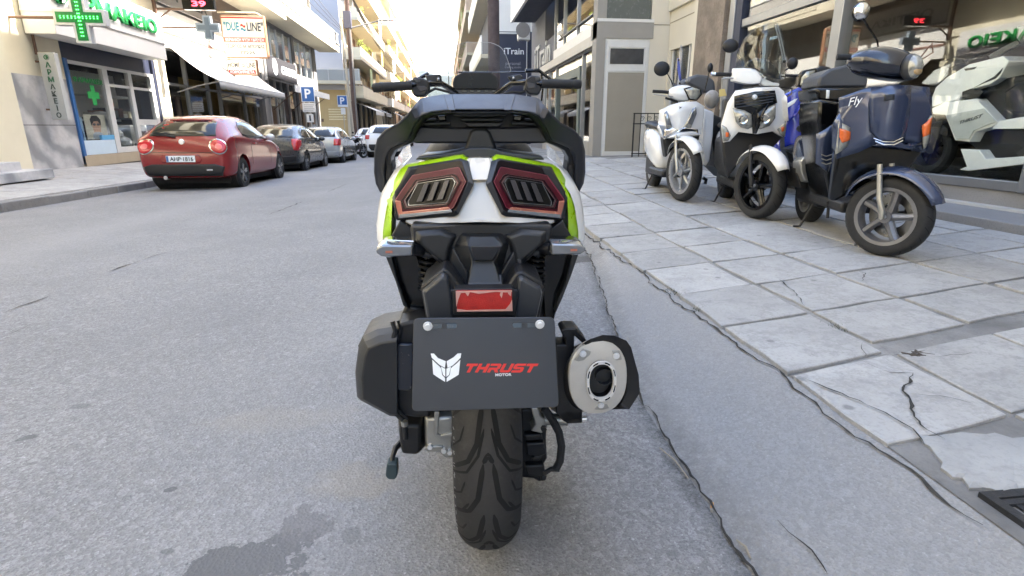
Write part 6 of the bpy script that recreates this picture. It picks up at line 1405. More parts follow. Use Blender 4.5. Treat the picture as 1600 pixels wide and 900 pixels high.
G4 = dict(HATCH5); G4.update(l=4.0, w=1.72, st=[(.0, .36, .62, .66, .82, .82, .74), (.03, .30, .82, .88, .92, .92, .80), (.08, .26, .99, 1.05, .96, .96, .80), (.20, .24, 1.0, 1.18, .98, .98, .76), (.42, .23, .99, 1.36, 1.0, .99, .73), (.75, .23, .98, 1.42, 1.0, .99, .73), (1.3, .22, .96, 1.45, 1.0, .99, .74), (1.9, .22, .94, 1.43, 1.0, .99, .74), (2.35, .22, .93, 1.30, 1.0, .98, .72), (2.75, .22, .92, 1.03, .99, .97, .76), (3.1, .22, .89, .94, .98, .95, .78), (3.5, .24, .84, .88, .96, .92, .7), (3.85, .28, .74, .78, .88, .85, .65), (3.96, .34, .60, .64, .7, .7, .5), (4.0, .42, .55, .57, .5, .5, .4)],
    rw=[[(-.78, 1.04), (.78, 1.04), (.68, 1.34), (-.68, 1.34)]], lamp=[([(.70, .72), (.94, .72), (.93, .97), (.72, .97)], M_lampred)], slamp=[([(.05, .72), (.20, .74), (.22, .95), (.08, .97)], M_lampred)], sw=[[(.50, 1.06), (.9, .99), (1.40, .985), (1.40, 1.36), (.9, 1.34), (.66, 1.22)], [(1.48, .98), (2.55, .96), (2.42, 1.05), (2.05, 1.30), (1.8, 1.36), (1.48, 1.37)]], wh=(.74, 3.2), l_=0, rear=[([(-.88, .33), (.88, .33), (.9, .50), (-.9, .50)], mat('silver_bumper', '#8b9095', .4, .2, var=.04), 'lower_bumper')])
o = car('hatchback_car', 'silver hatchback parked in front of the dark grey one', (-4.03 - .86, 22.6, zc(-5.0, 24)), radians(-1.2), M_silver, G4, 'EKA 7741', False); o.rotation_euler.x = -.018
SUV = dict(G4); SUV.update(l=4.3, w=1.8, r=.34, wh=(.8, 3.4), st=[(y * 1.06, zl + .04, zb * 1.12, zr * 1.12, a, b_, c_) for y, zl, zb, zr, a, b_, c_ in G4['st']], rw=[[(-.78, 1.18), (.78, 1.18), (.68, 1.50), (-.68, 1.50)]], lamp=[([(.74, .90), (.96, .90), (.93, 1.10), (.70, 1.10)], M_lampred)], slamp=[], sw=[[(y * 1.06, z * 1.12) for y, z in q] for q in G4['sw']], pzz=.92, bz=1.06, wip=((0, 1.18), (-.35, 1.2)), fw=[(-.72, 1.12), (.72, 1.12), (.6, 1.48), (-.6, 1.48)], rear=[([(-.9, .36), (.9, .36), (.92, .66), (-.92, .66)], M_black, 'lower_bumper')])
M_wcar = mat('white_car_paint', '#d9dadb', .22, var=.02, coat=.8)
o = car('suv_car', 'white sport utility car standing beyond the parked motorcycle', (-4.55, 35.0, zc(-4.6, 37)), radians(0), M_wcar, SUV, '', False, group='white cars in the lane ahead'); o.rotation_euler.x = -.018
o = car('hatchback_car', 'white car half hidden behind the grab rail of the big scooter', (-3.05, 28.6, zc(-3, 30)), radians(0), M_wcar, SUV, '', False, group='white cars in the lane ahead'); o.rotation_euler.x = -.018
vn = thing('delivery_van', 'tall white van far down the lane ahead', 'van', (-4.6, 62, zc(-4.6, 62)))
VAN = MB().loft([[(x, y, z) for x, z in ((-.95, .3), (.95, .3), (.95, 1.2), (.85, zt), (-.85, zt), (-.95, 1.2))] for y, zt in ((0, 2.3), (3.6, 2.35), (4.4, 1.5), (5.3, 1.2))]).build('body', M_wcar, vn, bevel=.08, seg=3)
MB().bx(-.75, -.05, -.03, .02, 1.35, 1.95).build('rear_window', M_carglass, vn); MB().bx(.05, .75, -.03, .02, 1.35, 1.95).build('rear_window', M_carglass, vn)
for s_ in (-1, 1):
    MB().bx(s_ * .9 - .06, s_ * .9 + .03, -.03, .05, .9, 1.3).build('tail_lamp', M_lampred, vn)
    for y in (1.0, 4.2): MB().lathe([(.0005, -.1), (.33, -.1), (.33, .1), (.0005, .1)], Matrix.Translation((s_ * .85, y, .33)) @ RY, 20).build('wheel', M_tyre, vn)
# parked black motorcycle beyond the silver car
mo = thing('parked_motorcycle', 'black motorcycle parked past the silver hatchback', 'motorcycle', (-4.42, 28.0, zc(-4.4, 28)), radians(-35))
for y in (-.68, .68):
    wn = node('wheel', mo, (0, y, .3)); MB().lathe([(.21, -.05), (.29, -.06), (.31, 0), (.29, .06), (.21, .05)], RY, 28, True).build('tyre', M_tyre, wn); MB().lathe([(.21, -.04), (.21, .04), (.19, 0)], RY, 24, True).build('rim', M_rim, wn)
    b = MB()
    for k in range(6): b.tube([(0, 0, 0), (0, cos(k * pi / 3) * .2, sin(k * pi / 3) * .2)], .012, 5)
    b.build('spoke', M_rim, wn)
MB().loft([[Vector((hw_ * cos(t), y, zc_ + hh * sin(t))) for t in [2 * pi * i / 14 for i in range(14)]] for y, hw_, zc_, hh in ((-.8, .06, .80, .05), (-.5, .12, .78, .09), (-.1, .14, .75, .10), (.15, .16, .85, .16), (.4, .12, .88, .13), (.5, .05, .88, .06))]).build('tank_and_seat', M_gloss, mo, sub=1, ang=180)
MB().bx(-.16, .16, -.3, .3, .3, .62).build('engine', M_black, mo, bevel=.05); MB().tube([(.16, .2, .35), (.18, -.3, .32), (.2, -.85, .42)], .05, 10).build('exhaust', M_chrome, mo)
for s_ in (-1, 1): MB().tube([(s_ * .09, .68, .3), (s_ * .09, .45, .95)], .025, 8).build('fork', M_chrome, mo); MB().tube([(s_ * .05, .42, 1.0), (s_ * .25, .38, 1.06), (s_ * .38, .32, 1.05)], .015, 6).build('handlebar', M_black, mo); MB().ball((s_ * .32, .4, 1.2), .07, 8, 6, (1, .3, .7)).build('mirror', M_black, mo)
MB().ball((0, .58, .9), .1, 12, 8).build('headlight', M_lampw, mo)
# ================================================================ scooters on the pavement
def bulged(name, m, th, fr, pts, yl, bulge, depth=.012, cuts=3, bevel=0, ang=60, vb=0.0):
    P = [fr.y(px, py, yl) for px, py in pts]; xs = [p.x for p in P]; zs = [p.z for p in P]; xc, hw = (max(xs) + min(xs)) / 2, (max(xs) - min(xs)) / 2 or 1; zc, hz = (max(zs) + min(zs)) / 2, (max(zs) - min(zs)) / 2 or 1
    b = bmesh.new(); b.faces.new([b.verts.new(p) for p in P]); bmesh.ops.triangulate(b, faces=b.faces); bmesh.ops.subdivide_edges(b, edges=b.edges, cuts=cuts, use_grid_fill=True)
    for v in b.verts: v.co.y += bulge * (1 - ((v.co.x - xc) / hw) ** 2) + vb * (1 - ((v.co.z - zc) / hz) ** 2)
    bmesh.ops.recalc_face_normals(b, faces=b.faces)
    if sum(f.normal.y for f in b.faces) < 0: bmesh.ops.reverse_faces(b, faces=list(b.faces))
    me = bpy.data.meshes.new(name); b.to_mesh(me); b.free(); me.shade_smooth(); me.materials.append(m)
    o = bpy.data.objects.new(name, me); col.objects.link(o); o.parent = th
    q = o.modifiers.new('s', 'SOLIDIFY'); q.thickness = depth; q.offset = -1
    return o
def pt(fr, q, yl): return [fr.y(px, py, yl) for px, py in q]
def slab_(name, m, th, fr, q, yl, depth, bevel=.004, grow=1.0, **k):
    A = pt(fr, q, yl); c = sum(A, Vector()) / len(A); return MB().loft([A, [c + (p - c) * grow + Vector((0, -depth, 0)) for p in A]]).build(name, m, th, bevel=bevel, **k)
def road_wheel(th, name, c, steer, R, w_, rim_r, rimm, spokes, swirl=.3, sw=.02, disc=-1, lean=0.):
    wn = node(name, th, c, (0, lean, steer)); t = R - rim_r
    prof = [(rim_r, -w_ * .40)] + [(rim_r + t * (.25 + .75 * cos(a) ** .8), w_ / 2 * sin(a) / sin(1.2)) for a in [-1.2 + 2.4 * i / 10 for i in range(11)]] + [(rim_r, w_ * .40)]
    MB().lathe(prof, RY, 48, True).build('tyre', M_tyre, wn, ang=60)
    b = MB()
    for i in range(22):
        a = 2 * pi * i / 22
        for s_ in (-1, 1):
            P = []
            for u in range(4):
                l = s_ * (.12 + .22 * u); aa = a + .05 * u + (0 if s_ > 0 else .14); th_ = l * 1.2; r = rim_r + t * (.25 + .75 * cos(th_) ** .8) + .0008; P.append([(w_ / 2 * sin(th_) / sin(1.2), r * cos(aa + d), r * sin(aa + d)) for d in (-.010, .010)])
            b.loft(P, False)
    b.build('groove_shade', M_groove_shade, wn, ang=180, kind='stuff')  # raised black strips again, painting groove shade on the tyre
    b = MB(); b.lathe([(rim_r * 1.0, -w_ * .42), (rim_r * 1.02, w_ * .42), (rim_r * .90, w_ * .40), (rim_r * .84, 0), (rim_r * .90, -w_ * .40)], RY, 44, True); b.build('rim', rimm, wn, ang=50)
    b = MB()
    for k in range(spokes):
        a = 2 * pi * k / spokes
        for X_ in ((-.012, .012) if spokes < 6 else (0,)):
            b.tube([(X_, cos(a) * rim_r * .15, sin(a) * rim_r * .15), (X_ * .8, cos(a + swirl * .6) * rim_r * .55, sin(a + swirl * .6) * rim_r * .55), (X_, cos(a + swirl) * rim_r * .88, sin(a + swirl) * rim_r * .88)], [sw * 1.25, sw, sw * 1.1], 7, flat=.8)
    b.lathe([(rim_r * .22, -w_ * .42), (rim_r * .22, w_ * .42)], RY, 18); b.build('spokes', rimm, wn, kind='stuff')
    if disc: MB().lathe([(rim_r * .80, disc * w_ * .50), (rim_r * .80, disc * w_ * .54), (rim_r * .45, disc * w_ * .54), (rim_r * .45, disc * w_ * .50)], RY, 32, True).build('brake_disc', M_disc, wn)
    MB().tube([(-w_ * .75, 0, 0), (w_ * .75, 0, 0)], .013, 8).build('axle', M_zinc, wn)
    return wn
def fender_(wn, m, R, hw, a0, a1, lip=.0, n=14):
    rows = []
    for i in range(n + 1):
        a = radians(a0 + (a1 - a0) * i / n); e = min(1, i / 2.5, (n - i) / 2.5) * .35 + .65
        rows.append([(hw * u * e, (R - (u * u) * .045) * cos(a), (R - (u * u) * .045) * sin(a)) for u in (-1, -.8, -.45, 0, .45, .8, 1)])
    return MB().loft(rows, False).build('fender', m, wn, solid=.004, ang=80)
def fork_(wn, m, lens, w_, R, up=.26, rake=-.10):
    for s_ in lens: MB().tube([(s_ * w_, 0, -.01), (s_ * w_, 0, .03), (s_ * w_, rake * .45, up * .55), (s_ * w_ * .9, rake, up + .12)], [.015, .019, .017, .015], 10).build('fork_leg', m, wn)
def rear_half(th, y1, bodym, seatm, R, rimm, z_seat=.78, hw=.17, tail=True):
    road_wheel(th, 'rear_wheel', (0, y1, R), 0, R, .12, R * .62, rimm, 5, .3)
    b = MB(); rings = []
    for y, h, z0, z1 in ((y1 - .38, .07, z_seat - .22, z_seat - .06), (y1 - .25, .13, z_seat - .32, z_seat - .03), (y1 + .1, hw, .38, z_seat - .02), (y1 + .4, hw, .30, z_seat - .04), (y1 + .55, hw * .8, .26, z_seat - .18), (y1 + .62, hw * .5, .26, .40)):
        rings.append([Vector((h * (abs(cos(t)) ** .6) * (1 if cos(t) > 0 else -1), y, (z0 + z1) / 2 + (z1 - z0) / 2 * (abs(sin(t)) ** .7) * (1 if sin(t) > 0 else -1))) for t in [2 * pi * i / 18 for i in range(18)]])
    b.loft(rings).build('rear_body', bodym, th, sub=1, ang=180)
    b = MB(); rings = []
    for y, h, z0, z1 in ((y1 - .36, .08, z_seat - .03, z_seat + .02), (y1 - .2, .14, z_seat - .04, z_seat + .05), (y1 + .12, .15, z_seat - .05, z_seat + .045), (y1 + .4, .13, z_seat - .06, z_seat + .0), (y1 + .56, .07, z_seat - .07, z_seat - .03)):
        rings.append([Vector((h * cos(t), y, (z0 + z1) / 2 + (z1 - z0) / 2 * max(-1, min(1, 1.3 * sin(t))))) for t in [2 * pi * i / 16 for i in range(16)]])
    b.loft(rings).build('seat', seatm, th, sub=1, ang=180)
    MB().bx(-.15, .15, y1 + .35, -.32, .22, .30).build('floorboard', M_black, th, bevel=.02)
    MB().bx(-.11, .11, y1 - .05, y1 + .45, .18, .42).build('engine_case', M_black, th, bevel=.03)
    MB().tube([(-.15, y1 + .25, .24), (-.19, y1 - .05, .28), (-.19, y1 - .35, .34)], [.035, .055, .05], 12).build('muffler', M_satin, th)
    MB().tube([(.1, y1 + .35, .2), (.17, y1 + .33, .02), (.2, y1 + .28, .01)], .010, 8).build('side_stand', M_black, th)
def mirror_(th, fr, stem, head, rx, rz, yl, m, fm):
    st = [fr.y(px, py, yl) for px, py in stem]; o = node('mirror', th); MB().tube(st, .0055, 8).build('stem', M_gloss, o)
    c = fr.y(*head, yl); MB().ball(c, 1, 16, 10, (rx, .028, rz)).build('shell', m, o)
    if fm: MB().ball(c + Vector((0, .014, 0)), 1, 16, 8, (rx * .88, .018, rz * .88)).build('glass', fm, o)
def tw(x, y, s=1.): return x, y
z8 = lambda q: [(1200 + x / 2.195, y / 2.195) for x, y in q]
z7s = lambda q: [(1000 + x / 2.903, 40 + y / 2.903) for x, y in q]
def ground_at(px, py, z0=.15):
    z = z0
    for _ in range(4): p = onz(px, py, z); z = pz(p.x, p.y) + .012
    return Vector((p.x, p.y, z))
# --- the navy scooter
M_navyp = mat('midnight_blue_paint', '#36415b', .22, .25, var=.08, coat=1.0, rvar=.04); M_orange = mat('amber_lens', '#d0622a', .2, var=.15, scale=30, coat=.6)
M_smoke = mat('headlight_glass', '#94958f', .12, .3, var=.45, scale=26, coat=.8)
g = ground_at(1376, 399); fr = Frame(g, radians(165)); th = thing('parked_scooter', 'dark blue scooter with round headlight nearest on the paving', 'motor scooter', g, fr.rz, 'scooters parked on the pavement')
R = .252; ST = radians(40)
wn = road_wheel(th, 'front_wheel', (0, 0, R), ST, R, .118, .178, mat('grey_rim', '#77777a', .4, .6, var=.12), 5, .12, .026)
fork_(wn, M_alu, (-1, 1), .082, R, .20, -.07); fender_(wn, M_navyp, R + .055, .088, 22, 158)
MB().tube([(-.084, -.012, .0), (-.086, .06, .02), (-.086, .07, .06)], .02, 8).build('brake_caliper', M_black, wn)
sh = z8([(243, 335), (330, 302), (430, 292), (545, 300), (558, 340), (561, 400), (556, 480), (535, 522), (500, 510), (460, 492), (370, 482), (340, 502), (300, 522), (232, 545), (250, 430), (243, 380)])
bulged('leg_shield', M_navyp, th, fr, sh, -.10, .05, .03)
bulged('shield_nose', M_navyp, th, fr, z8([(338, 306), (395, 296), (480, 293), (484, 440), (462, 486), (372, 480), (342, 448)]), -.075, .065, .03)
bulged('nose_badge', M_slate, th, fr, z8([(400, 325), (434, 322), (434, 342), (400, 345)]), .0, .0, .006)
MB().tube([fr.y(px, py, .005 + d) for (px, py), d in zip(z8([(368, 484), (395, 496), (430, 497), (462, 482)]), (-.02, .0, .0, -.02))], .0045, 6).build('chrome_strip', M_chrome, th)
MB().tube([fr.y(px, py, -.0 + d) for (px, py), d in zip(z8([(362, 474), (395, 486), (430, 487), (462, 472)]), (-.02, .0, .0, -.02))], .003, 6).build('chrome_strip', M_chrome, th)
for q, oq in (([(243, 418), (284, 438), (275, 500), (228, 532)], [(246, 440), (283, 452), (282, 480), (252, 490), (244, 470)]), ([(561, 395), (552, 490), (531, 512), (526, 440)], [(561, 402), (556, 460), (528, 470), (527, 430)])):
    ind = bulged('turn_signal', M_smoke, th, fr, z8(q), -.068, .012, .02); bulged('amber_bulb', M_orange, ind, fr, z8(oq), -.062, .012, .008)
slab_('inner_shield', M_gloss, th, fr, z8([(255, 345), (545, 320), (550, 500), (460, 620), (330, 640), (235, 690), (214, 690), (232, 560)]), -.18, .07, .02)
p0 = fr.y(*z8([(300, 350)])[0], -.045); text('lettering', 'Fly', M_printw, th, axes(p0, (-1, .12, .25), (-.25, 0, 1)), .06, .0005, shear=.4, width=.082)
hd = z8([(285, 205), (330, 170), (390, 160), (440, 165), (495, 185), (525, 222), (515, 262), (480, 276), (430, 270), (360, 262), (310, 240)])
A = pt(fr, hd, -.08); c = sum(A, Vector()) / len(A)
MB().loft([[c + (p - c) * .85 + Vector((.01, -.18, .0)) for p in A], [c + (p - c) * 1.10 + Vector((0, -.10, 0)) for p in A], [c + (p - c) * 1.12 for p in A], [c + (p - c) * .85 + Vector((-.01, .05, -.002)) for p in A], [c + (p - c) * .5 + Vector((-.02, .075, -.004)) for p in A]]).build('handlebar_cover', mat('dark_navy_cowl', '#151a27', .2, .1, var=.08, coat=.8), th, sub=1, ang=180)
c = fr.y(*z8([(490, 230)])[0], -.01); nl = node('headlight', th, c, (radians(4), 0, radians(26)))
for nm, m_, s_, dy in (('rim', M_slate, 1.10, .0), ('lens', M_smoke, 1.0, .012)): MB().ball((0, dy, 0), 1, 20, 12, (.052 * s_, .05, .068 * s_)).build(nm, m_, nl)
MB().ball((0, .046, -.028), 1, 14, 8, (.032, .014, .022)).build('lamp_bulb', mat('warm_bulb', '#b59a72', .25, .2), nl)
MB().tube([fr.y(*q, -.15) for q in z8([(236, 196), (300, 196), (345, 205)])], .017, 12).build('grip', M_tyre, th); MB().tube([fr.y(*q, -.11) for q in z8([(292, 212), (330, 212), (358, 206)])], .008, 8).build('brake_lever', M_alu, th)
mirror_(th, fr, z8([(378, 170), (375, 140), (345, 95), (326, 62)]), z8([(318, 40)])[0], .05, .055, -.14, M_gloss, M_chrome)
MB().tube([fr.y(*q, -.2) for q in z8([(520, 200), (545, 170), (562, 148), (566, 180), (525, 205)])], .004, 6).build('mirror_stay', M_brown, th)
rear_half(th, -1.3, M_navyp, M_seat, .236, M_alu, .78)
tc = slab_('top_case', mat('grey_case', '#3f4146', .4, var=.1), th, fr, z8([(168, 300), (178, 262), (215, 235), (270, 222), (320, 232), (345, 262), (342, 290), (340, 300)]), -.95, .40, .03, .95); tc.modifiers['b'].segments = 4
slab_('case_base', M_gloss, th, fr, z8([(165, 300), (342, 298), (340, 340), (250, 350), (172, 345)]), -.92, .42, .02)
bulged('case_reflector', M_printw, th, fr, z8([(200, 308), (212, 310), (210, 338), (198, 338)]), -.915, .005, .01)
slab_('under_seat', M_gloss, th, fr, z8([(176, 340), (248, 350), (246, 400), (226, 450), (218, 560), (214, 685), (196, 600), (186, 500), (172, 420)]), -.50, .4, .02)
bulged('side_panel', M_navyp, th, fr, z8([(165, 460), (222, 425), (222, 540), (205, 590), (160, 560)]), -.44, .03, .02)
for i in range(3): MB().tube([fr.y(*q, -.405) for q in z8([(184, 530 + i * 14), (200, 536 + i * 14), (218, 530 + i * 14)])], .004, 6).build('grille_rib', M_alu, th)
A = pt(fr, z8([(106, 550), (118, 536), (145, 540), (152, 580), (142, 625), (120, 622), (108, 590)]), -1.0); c = sum(A, Vector()) / len(A)
MB().loft([[c + (p - c) * .9 + Vector((0, .03, 0)) for p in A], A, [p + Vector((0, -.14, -.02)) for p in A]]).build('exhaust_silencer', M_alu, th, bevel=.006); MB().loft([[p + Vector((-.01, -.05, -.06)) for p in A], [p + Vector((0, -.42, -.07)) for p in A]]).build('silencer_guard', M_black, th, bevel=.006)
MB().tube([fr.y(*q, -.55) for q in z8([(205, 690), (207, 715), (204, 748)])], .011, 8).build('side_stand', M_black, th)
MB().tube([fr.y(*q, -.55) for q in z8([(206, 705), (245, 710), (262, 708)])], .009, 8).build('stand_brace', M_black, th)

# --- the white scooter in the middle
g = ground_at(1180, 341); fr = Frame(g, radians(164)); th = thing('parked_scooter', 'white scooter with black grille and twin headlights in the middle', 'motor scooter', g, fr.rz, 'scooters parked on the pavement')
R = .290; ST = radians(26)
wn = road_wheel(th, 'front_wheel', (0, 0, R), ST, R, .115, .212, M_gloss, 5, .1, .026)
fork_(wn, M_black, (-1, 1), .082, R, .22, -.08); fender_(wn, M_white, R + .05, .088, 28, 150)
MB().ball((-.085, .09, -.0), .05, 10, 8, (.5, 1, .6)).build('brake_caliper', mat('gold_caliper', '#b8a46a', .35, .6), wn)
fp = z7s([(428, 296), (520, 284), (622, 280), (650, 300), (656, 400), (662, 440), (658, 505), (638, 500), (600, 478), (520, 492), (440, 482), (402, 525), (375, 530), (367, 450), (395, 350)])
bulged('front_panel', M_white, th, fr, fp, -.14, .07, .03)
slab_('inner_shield', M_black, th, fr, z7s([(385, 330), (640, 300), (655, 500), (560, 600), (470, 600), (400, 690), (380, 620), (372, 520)]), -.24, .14, .02)
bulged('grille', M_gloss, th, fr, z7s([(428, 320), (520, 300), (612, 294), (623, 350), (548, 384), (530, 400), (527, 490), (510, 490), (505, 402), (428, 372)]), -.064, .012, .012)
for i in range(4): MB().tube([fr.y(*q, -.05) for q in z7s([(436, 332 + i * 13), (520, 318 + i * 14), (612 - i * 3, 308 + i * 12)])], .004, 6).build('grille_bar', M_slate, th)
c = fr.y(*z7s([(520, 324)])[0], -.045); MB().lathe([(.0005, .014), (.018, .012), (.022, 0), (.0005, 0)], Matrix.Translation(c) @ Matrix.Rotation(radians(-90), 4, 'X'), 16).build('badge', M_zinc, th)
for q in ([(420, 374), (470, 384), (500, 400), (511, 458), (488, 470), (455, 462), (432, 436)], [(530, 414), (560, 388), (616, 356), (612, 420), (585, 455), (545, 470), (531, 466)]):
    hl = bulged('headlight', M_smoke, th, fr, z7s(q), -.072, .018, .02, vb=.012); cc = sum((fr.y(*t, -.045) for t in z7s(q)), Vector()) / 7
    MB().lathe([(.022, 0), (.036, .008), (.038, .0)], Matrix.Translation(cc) @ Matrix.Rotation(radians(-90), 4, 'X'), 18).build('reflector_bowl', M_chrome, hl)
for q, oq in (([(369, 448), (392, 462), (412, 500), (400, 522), (376, 526)], [(388, 482), (404, 486), (402, 505), (388, 504)]), ([(660, 432), (664, 470), (655, 505), (632, 490), (622, 470)], [(640, 462), (655, 458), (655, 478), (642, 482)])):
    i_ = bulged('turn_signal', M_smoke, th, fr, z7s(q), -.095, .012, .015); bulged('amber_bulb', M_orange, i_, fr, z7s(oq), -.084, .004, .006)
hd = z7s([(422, 192), (512, 188), (540, 205), (560, 238), (548, 264), (480, 272), (412, 252), (416, 225)])
A = pt(fr, hd, -.16); c = sum(A, Vector()) / len(A)
MB().loft([[c + (p - c) * .8 + Vector((0, -.16, .01)) for p in A], [p + Vector((0, -.05, 0)) for p in A], A, [c + (p - c) * .8 + Vector((0, .05, -.01)) for p in A]]).build('handlebar_cover', M_white, th, sub=1, bevel=.004, ang=180)
slab_('handlebar_wing', M_white, th, fr, z7s([(552, 236), (600, 255), (635, 262), (632, 276), (560, 274), (545, 262)]), -.20, .08, .01)
MB().tube([fr.y(*q, -.19) for q in z7s([(325, 221), (336, 221), (415, 222)])], [.015, .017, .017], 10).build('grip', M_tyre, th); MB().tube([fr.y(*q, -.19) for q in z7s([(322, 219), (342, 220)])], .018, 10).build('bar_end', M_chrome, th)
MB().tube([fr.y(*q, -.14) for q in z7s([(370, 242), (400, 238), (445, 238)])], .008, 8).build('brake_lever', M_alu, th)
MB().tube([fr.y(*q, -.14) for q in z7s([(372, 245), (368, 300), (362, 380)])], .004, 6).build('screen_stay', M_alu, th); slab_('hanging_tag', mat('yellow_tag', '#b9a86c', .6), th, fr, z7s([(362, 290), (384, 286), (394, 318), (362, 322)]), -.135, .03, .003)
mirror_(th, fr, z7s([(468, 190), (462, 160), (440, 128)]), z7s([(411, 92)])[0], .068, .058, -.24, M_black, None)
mirror_(th, fr, z7s([(640, 235), (655, 205), (680, 190)]), z7s([(692, 172)])[0], .045, .05, -.28, M_black, None)
ws = z7s([(432, 190), (440, 120), (470, 60), (520, 12), (575, -8), (628, -2), (650, 80), (662, 170), (655, 240), (600, 262)])
bulged('windscreen', glass('scooter_screen', (.82, .84, .84)), th, fr, ws, -.22, .07, .004)
for q in ([(622, -8), (640, 60), (655, 130), (662, 165)], [(612, -6), (630, 60), (645, 130), (650, 165)]): MB().tube([fr.y(*t, -.215) for t in z7s(q)], .006, 6).build('screen_edge', mat('screen_edge_grey', '#b7bcc0', .25, var=.05), th)
bulged('smoked_visor', mat('smoked_visor', '#34383e', .15, var=.2, coat=.6), th, fr, z7s([(470, 188), (480, 165), (520, 148), (575, 152), (625, 200), (640, 245), (600, 240), (552, 228), (512, 188)]), -.21, .04, .004)
for q in ((548, 128), (552, 200), (655, 162)): MB().ball(fr.y(*z7s([q])[0], -.16), .013, 10, 6).build('screen_bolt', M_gloss, th)
MB().tube([fr.y(*q, -.22) for q in z7s([(640, 280), (690, 285), (688, 310), (655, 330)])], .005, 6).build('brake_cable', M_gloss, th)
rear_half(th, -1.33, M_white, M_seat, .28, M_black, .80)
slab_('leg_panel', M_black, th, fr, z7s([(385, 520), (450, 480), (470, 560), (430, 620), (405, 700), (378, 640)]), -.35, .5, .02)

# --- the silver-white scooter at the back
M_pearlg = mat('silver_white_paint', '#d6d9dc', .2, .05, var=.03, coat=.8)
g = ground_at(1064, 314); fr = Frame(g, radians(172)); th = thing('parked_scooter', 'silver white tall wheeled scooter farthest along beside the iron railing', 'motor scooter', g, fr.rz, 'scooters parked on the pavement')
R = .315; ST = radians(0)
wn = road_wheel(th, 'front_wheel', (0, 0, R), radians(14), R, .105, .235, mat('silver_rim', '#a9abad', .3, .7, var=.08), 6, .35, .017)
fork_(wn, M_alu, (-1, 1), .075, R, .26, -.10); fender_(wn, M_pearlg, R + .05, .080, 35, 150)
fp = z7s([(88, 385), (130, 362), (180, 348), (250, 345), (292, 366), (288, 420), (272, 500), (240, 480), (150, 488), (106, 515), (100, 480), (82, 440)])
bulged('leg_shield', M_pearlg, th, fr, fp, -.16, .07, .03)
slab_('inner_shield', M_black, th, fr, z7s([(110, 400), (285, 380), (270, 520), (200, 560), (150, 560), (118, 600), (106, 520)]), -.26, .16, .02)
for q in ([(108, 396), (122, 386), (148, 468), (120, 470)], [(255, 368), (238, 376), (198, 470), (228, 470), (256, 400)]):
    i_ = bulged('running_light', M_clear, th, fr, z7s(q), -.095, .006, .012, vb=.01); bulged('light_strip', M_smoke, i_, fr, z7s([((q[0][0] * 3 + q[1][0]) / 4, q[0][1] + 8), ((q[0][0] + q[1][0] * 3) / 4, q[1][1] + 10), (q[2][0] - 3, q[2][1] - 6), (q[3][0] + 4, q[3][1] - 6)]), -.086, .004, .005)
bulged('chrome_trim', M_chrome, th, fr, z7s([(112, 470), (150, 462), (175, 475), (200, 462), (262, 470), (266, 500), (238, 482), (150, 490), (108, 510)]), -.10, .02, .015)
c = fr.y(*z7s([(183, 372)])[0], -.088); MB().prism([c + Vector((x, 0, z)) for x, z in ((.02, .012), (.006, 0), (.012, -.016), (-.004, -.004), (-.02, .01), (-.004, .006))], (0, .004, 0)).build('badge', M_slate, th)
hd = z7s([(128, 288), (165, 270), (210, 263), (272, 288), (278, 320), (250, 338), (190, 347), (150, 335), (128, 318)])
A = pt(fr, hd, -.20); c = sum(A, Vector()) / len(A)
MB().loft([[c + (p - c) * .8 + Vector((0, -.16, .01)) for p in A], [p + Vector((0, -.05, 0)) for p in A], A, [c + (p - c) * .8 + Vector((0, .06, -.01)) for p in A]]).build('handlebar_cover', M_pearlg, th, sub=1, ang=180)
hl = bulged('headlight', M_smoke, th, fr, z7s([(205, 290), (235, 280), (270, 290), (276, 312), (255, 335), (225, 332)]), -.135, .02, .02); slab_('headlight_rim', M_gloss, th, fr, z7s([(198, 285), (235, 275), (276, 288), (282, 314), (258, 341), (222, 338)]), -.138, .03, .004)
ws = z7s([(146, 278), (150, 200), (165, 130), (182, 86), (196, 130), (206, 200), (212, 272)]); bulged('windscreen', glass('pale_screen', (.80, .82, .88)), th, fr, ws, -.24, .04, .004)
bulged('screen_strip', mat('blue_strip', '#4d5aa8', .4), th, fr, z7s([(170, 150), (178, 148), (188, 245), (178, 250), (170, 200)]), -.20, .0, .003)
for q in ((176, 155), (180, 262)): MB().ball(fr.y(*z7s([q])[0], -.19), .011, 8, 6).build('screen_bolt', M_gloss, th)
mirror_(th, fr, z7s([(150, 275), (142, 250), (122, 215)]), z7s([(99, 196)])[0], .085, .075, -.28, M_black, None)
mirror_(th, fr, z7s([(292, 300), (305, 250), (316, 200)]), z7s([(318, 192)])[0], .03, .05, -.30, M_black, None)
MB().tube([fr.y(*q, -.22) for q in z7s([(58, 298), (100, 300), (135, 303)])], .017, 10).build('grip', M_tyre, th); MB().tube([fr.y(*q, -.17) for q in z7s([(62, 312), (110, 318), (150, 322)])], .006, 8).build('brake_lever', M_alu, th)
MB().tube([fr.y(*q, -.22) for q in z7s([(115, 328), (140, 335), (172, 348)])], .012, 8).build('bar', M_black, th)
rear_half(th, -1.36, M_pearlg, M_seat, .30, M_alu, .80)
slab_('side_leg_shield', M_pearlg, th, fr, z7s([(285, 372), (338, 392), (332, 500), (318, 610), (300, 640), (284, 560), (290, 450)]), -.45, .3, .02)
tc = slab_('top_case', mat('dark_case', '#45474c', .45, var=.1), th, fr, z7s([(212, 262), (222, 235), (262, 220), (310, 226), (340, 250), (345, 300), (292, 305), (270, 290)]), -1.0, .38, .03); tc.modifiers['b'].segments = 4
c = fr.y(*z7s([(325, 335)])[0], -.5); MB().ball(c, 1, 14, 10, (.085, .07, .1)).build('hanging_helmet', mat('grey_helmet', '#8a8680', .3, var=.15), th)
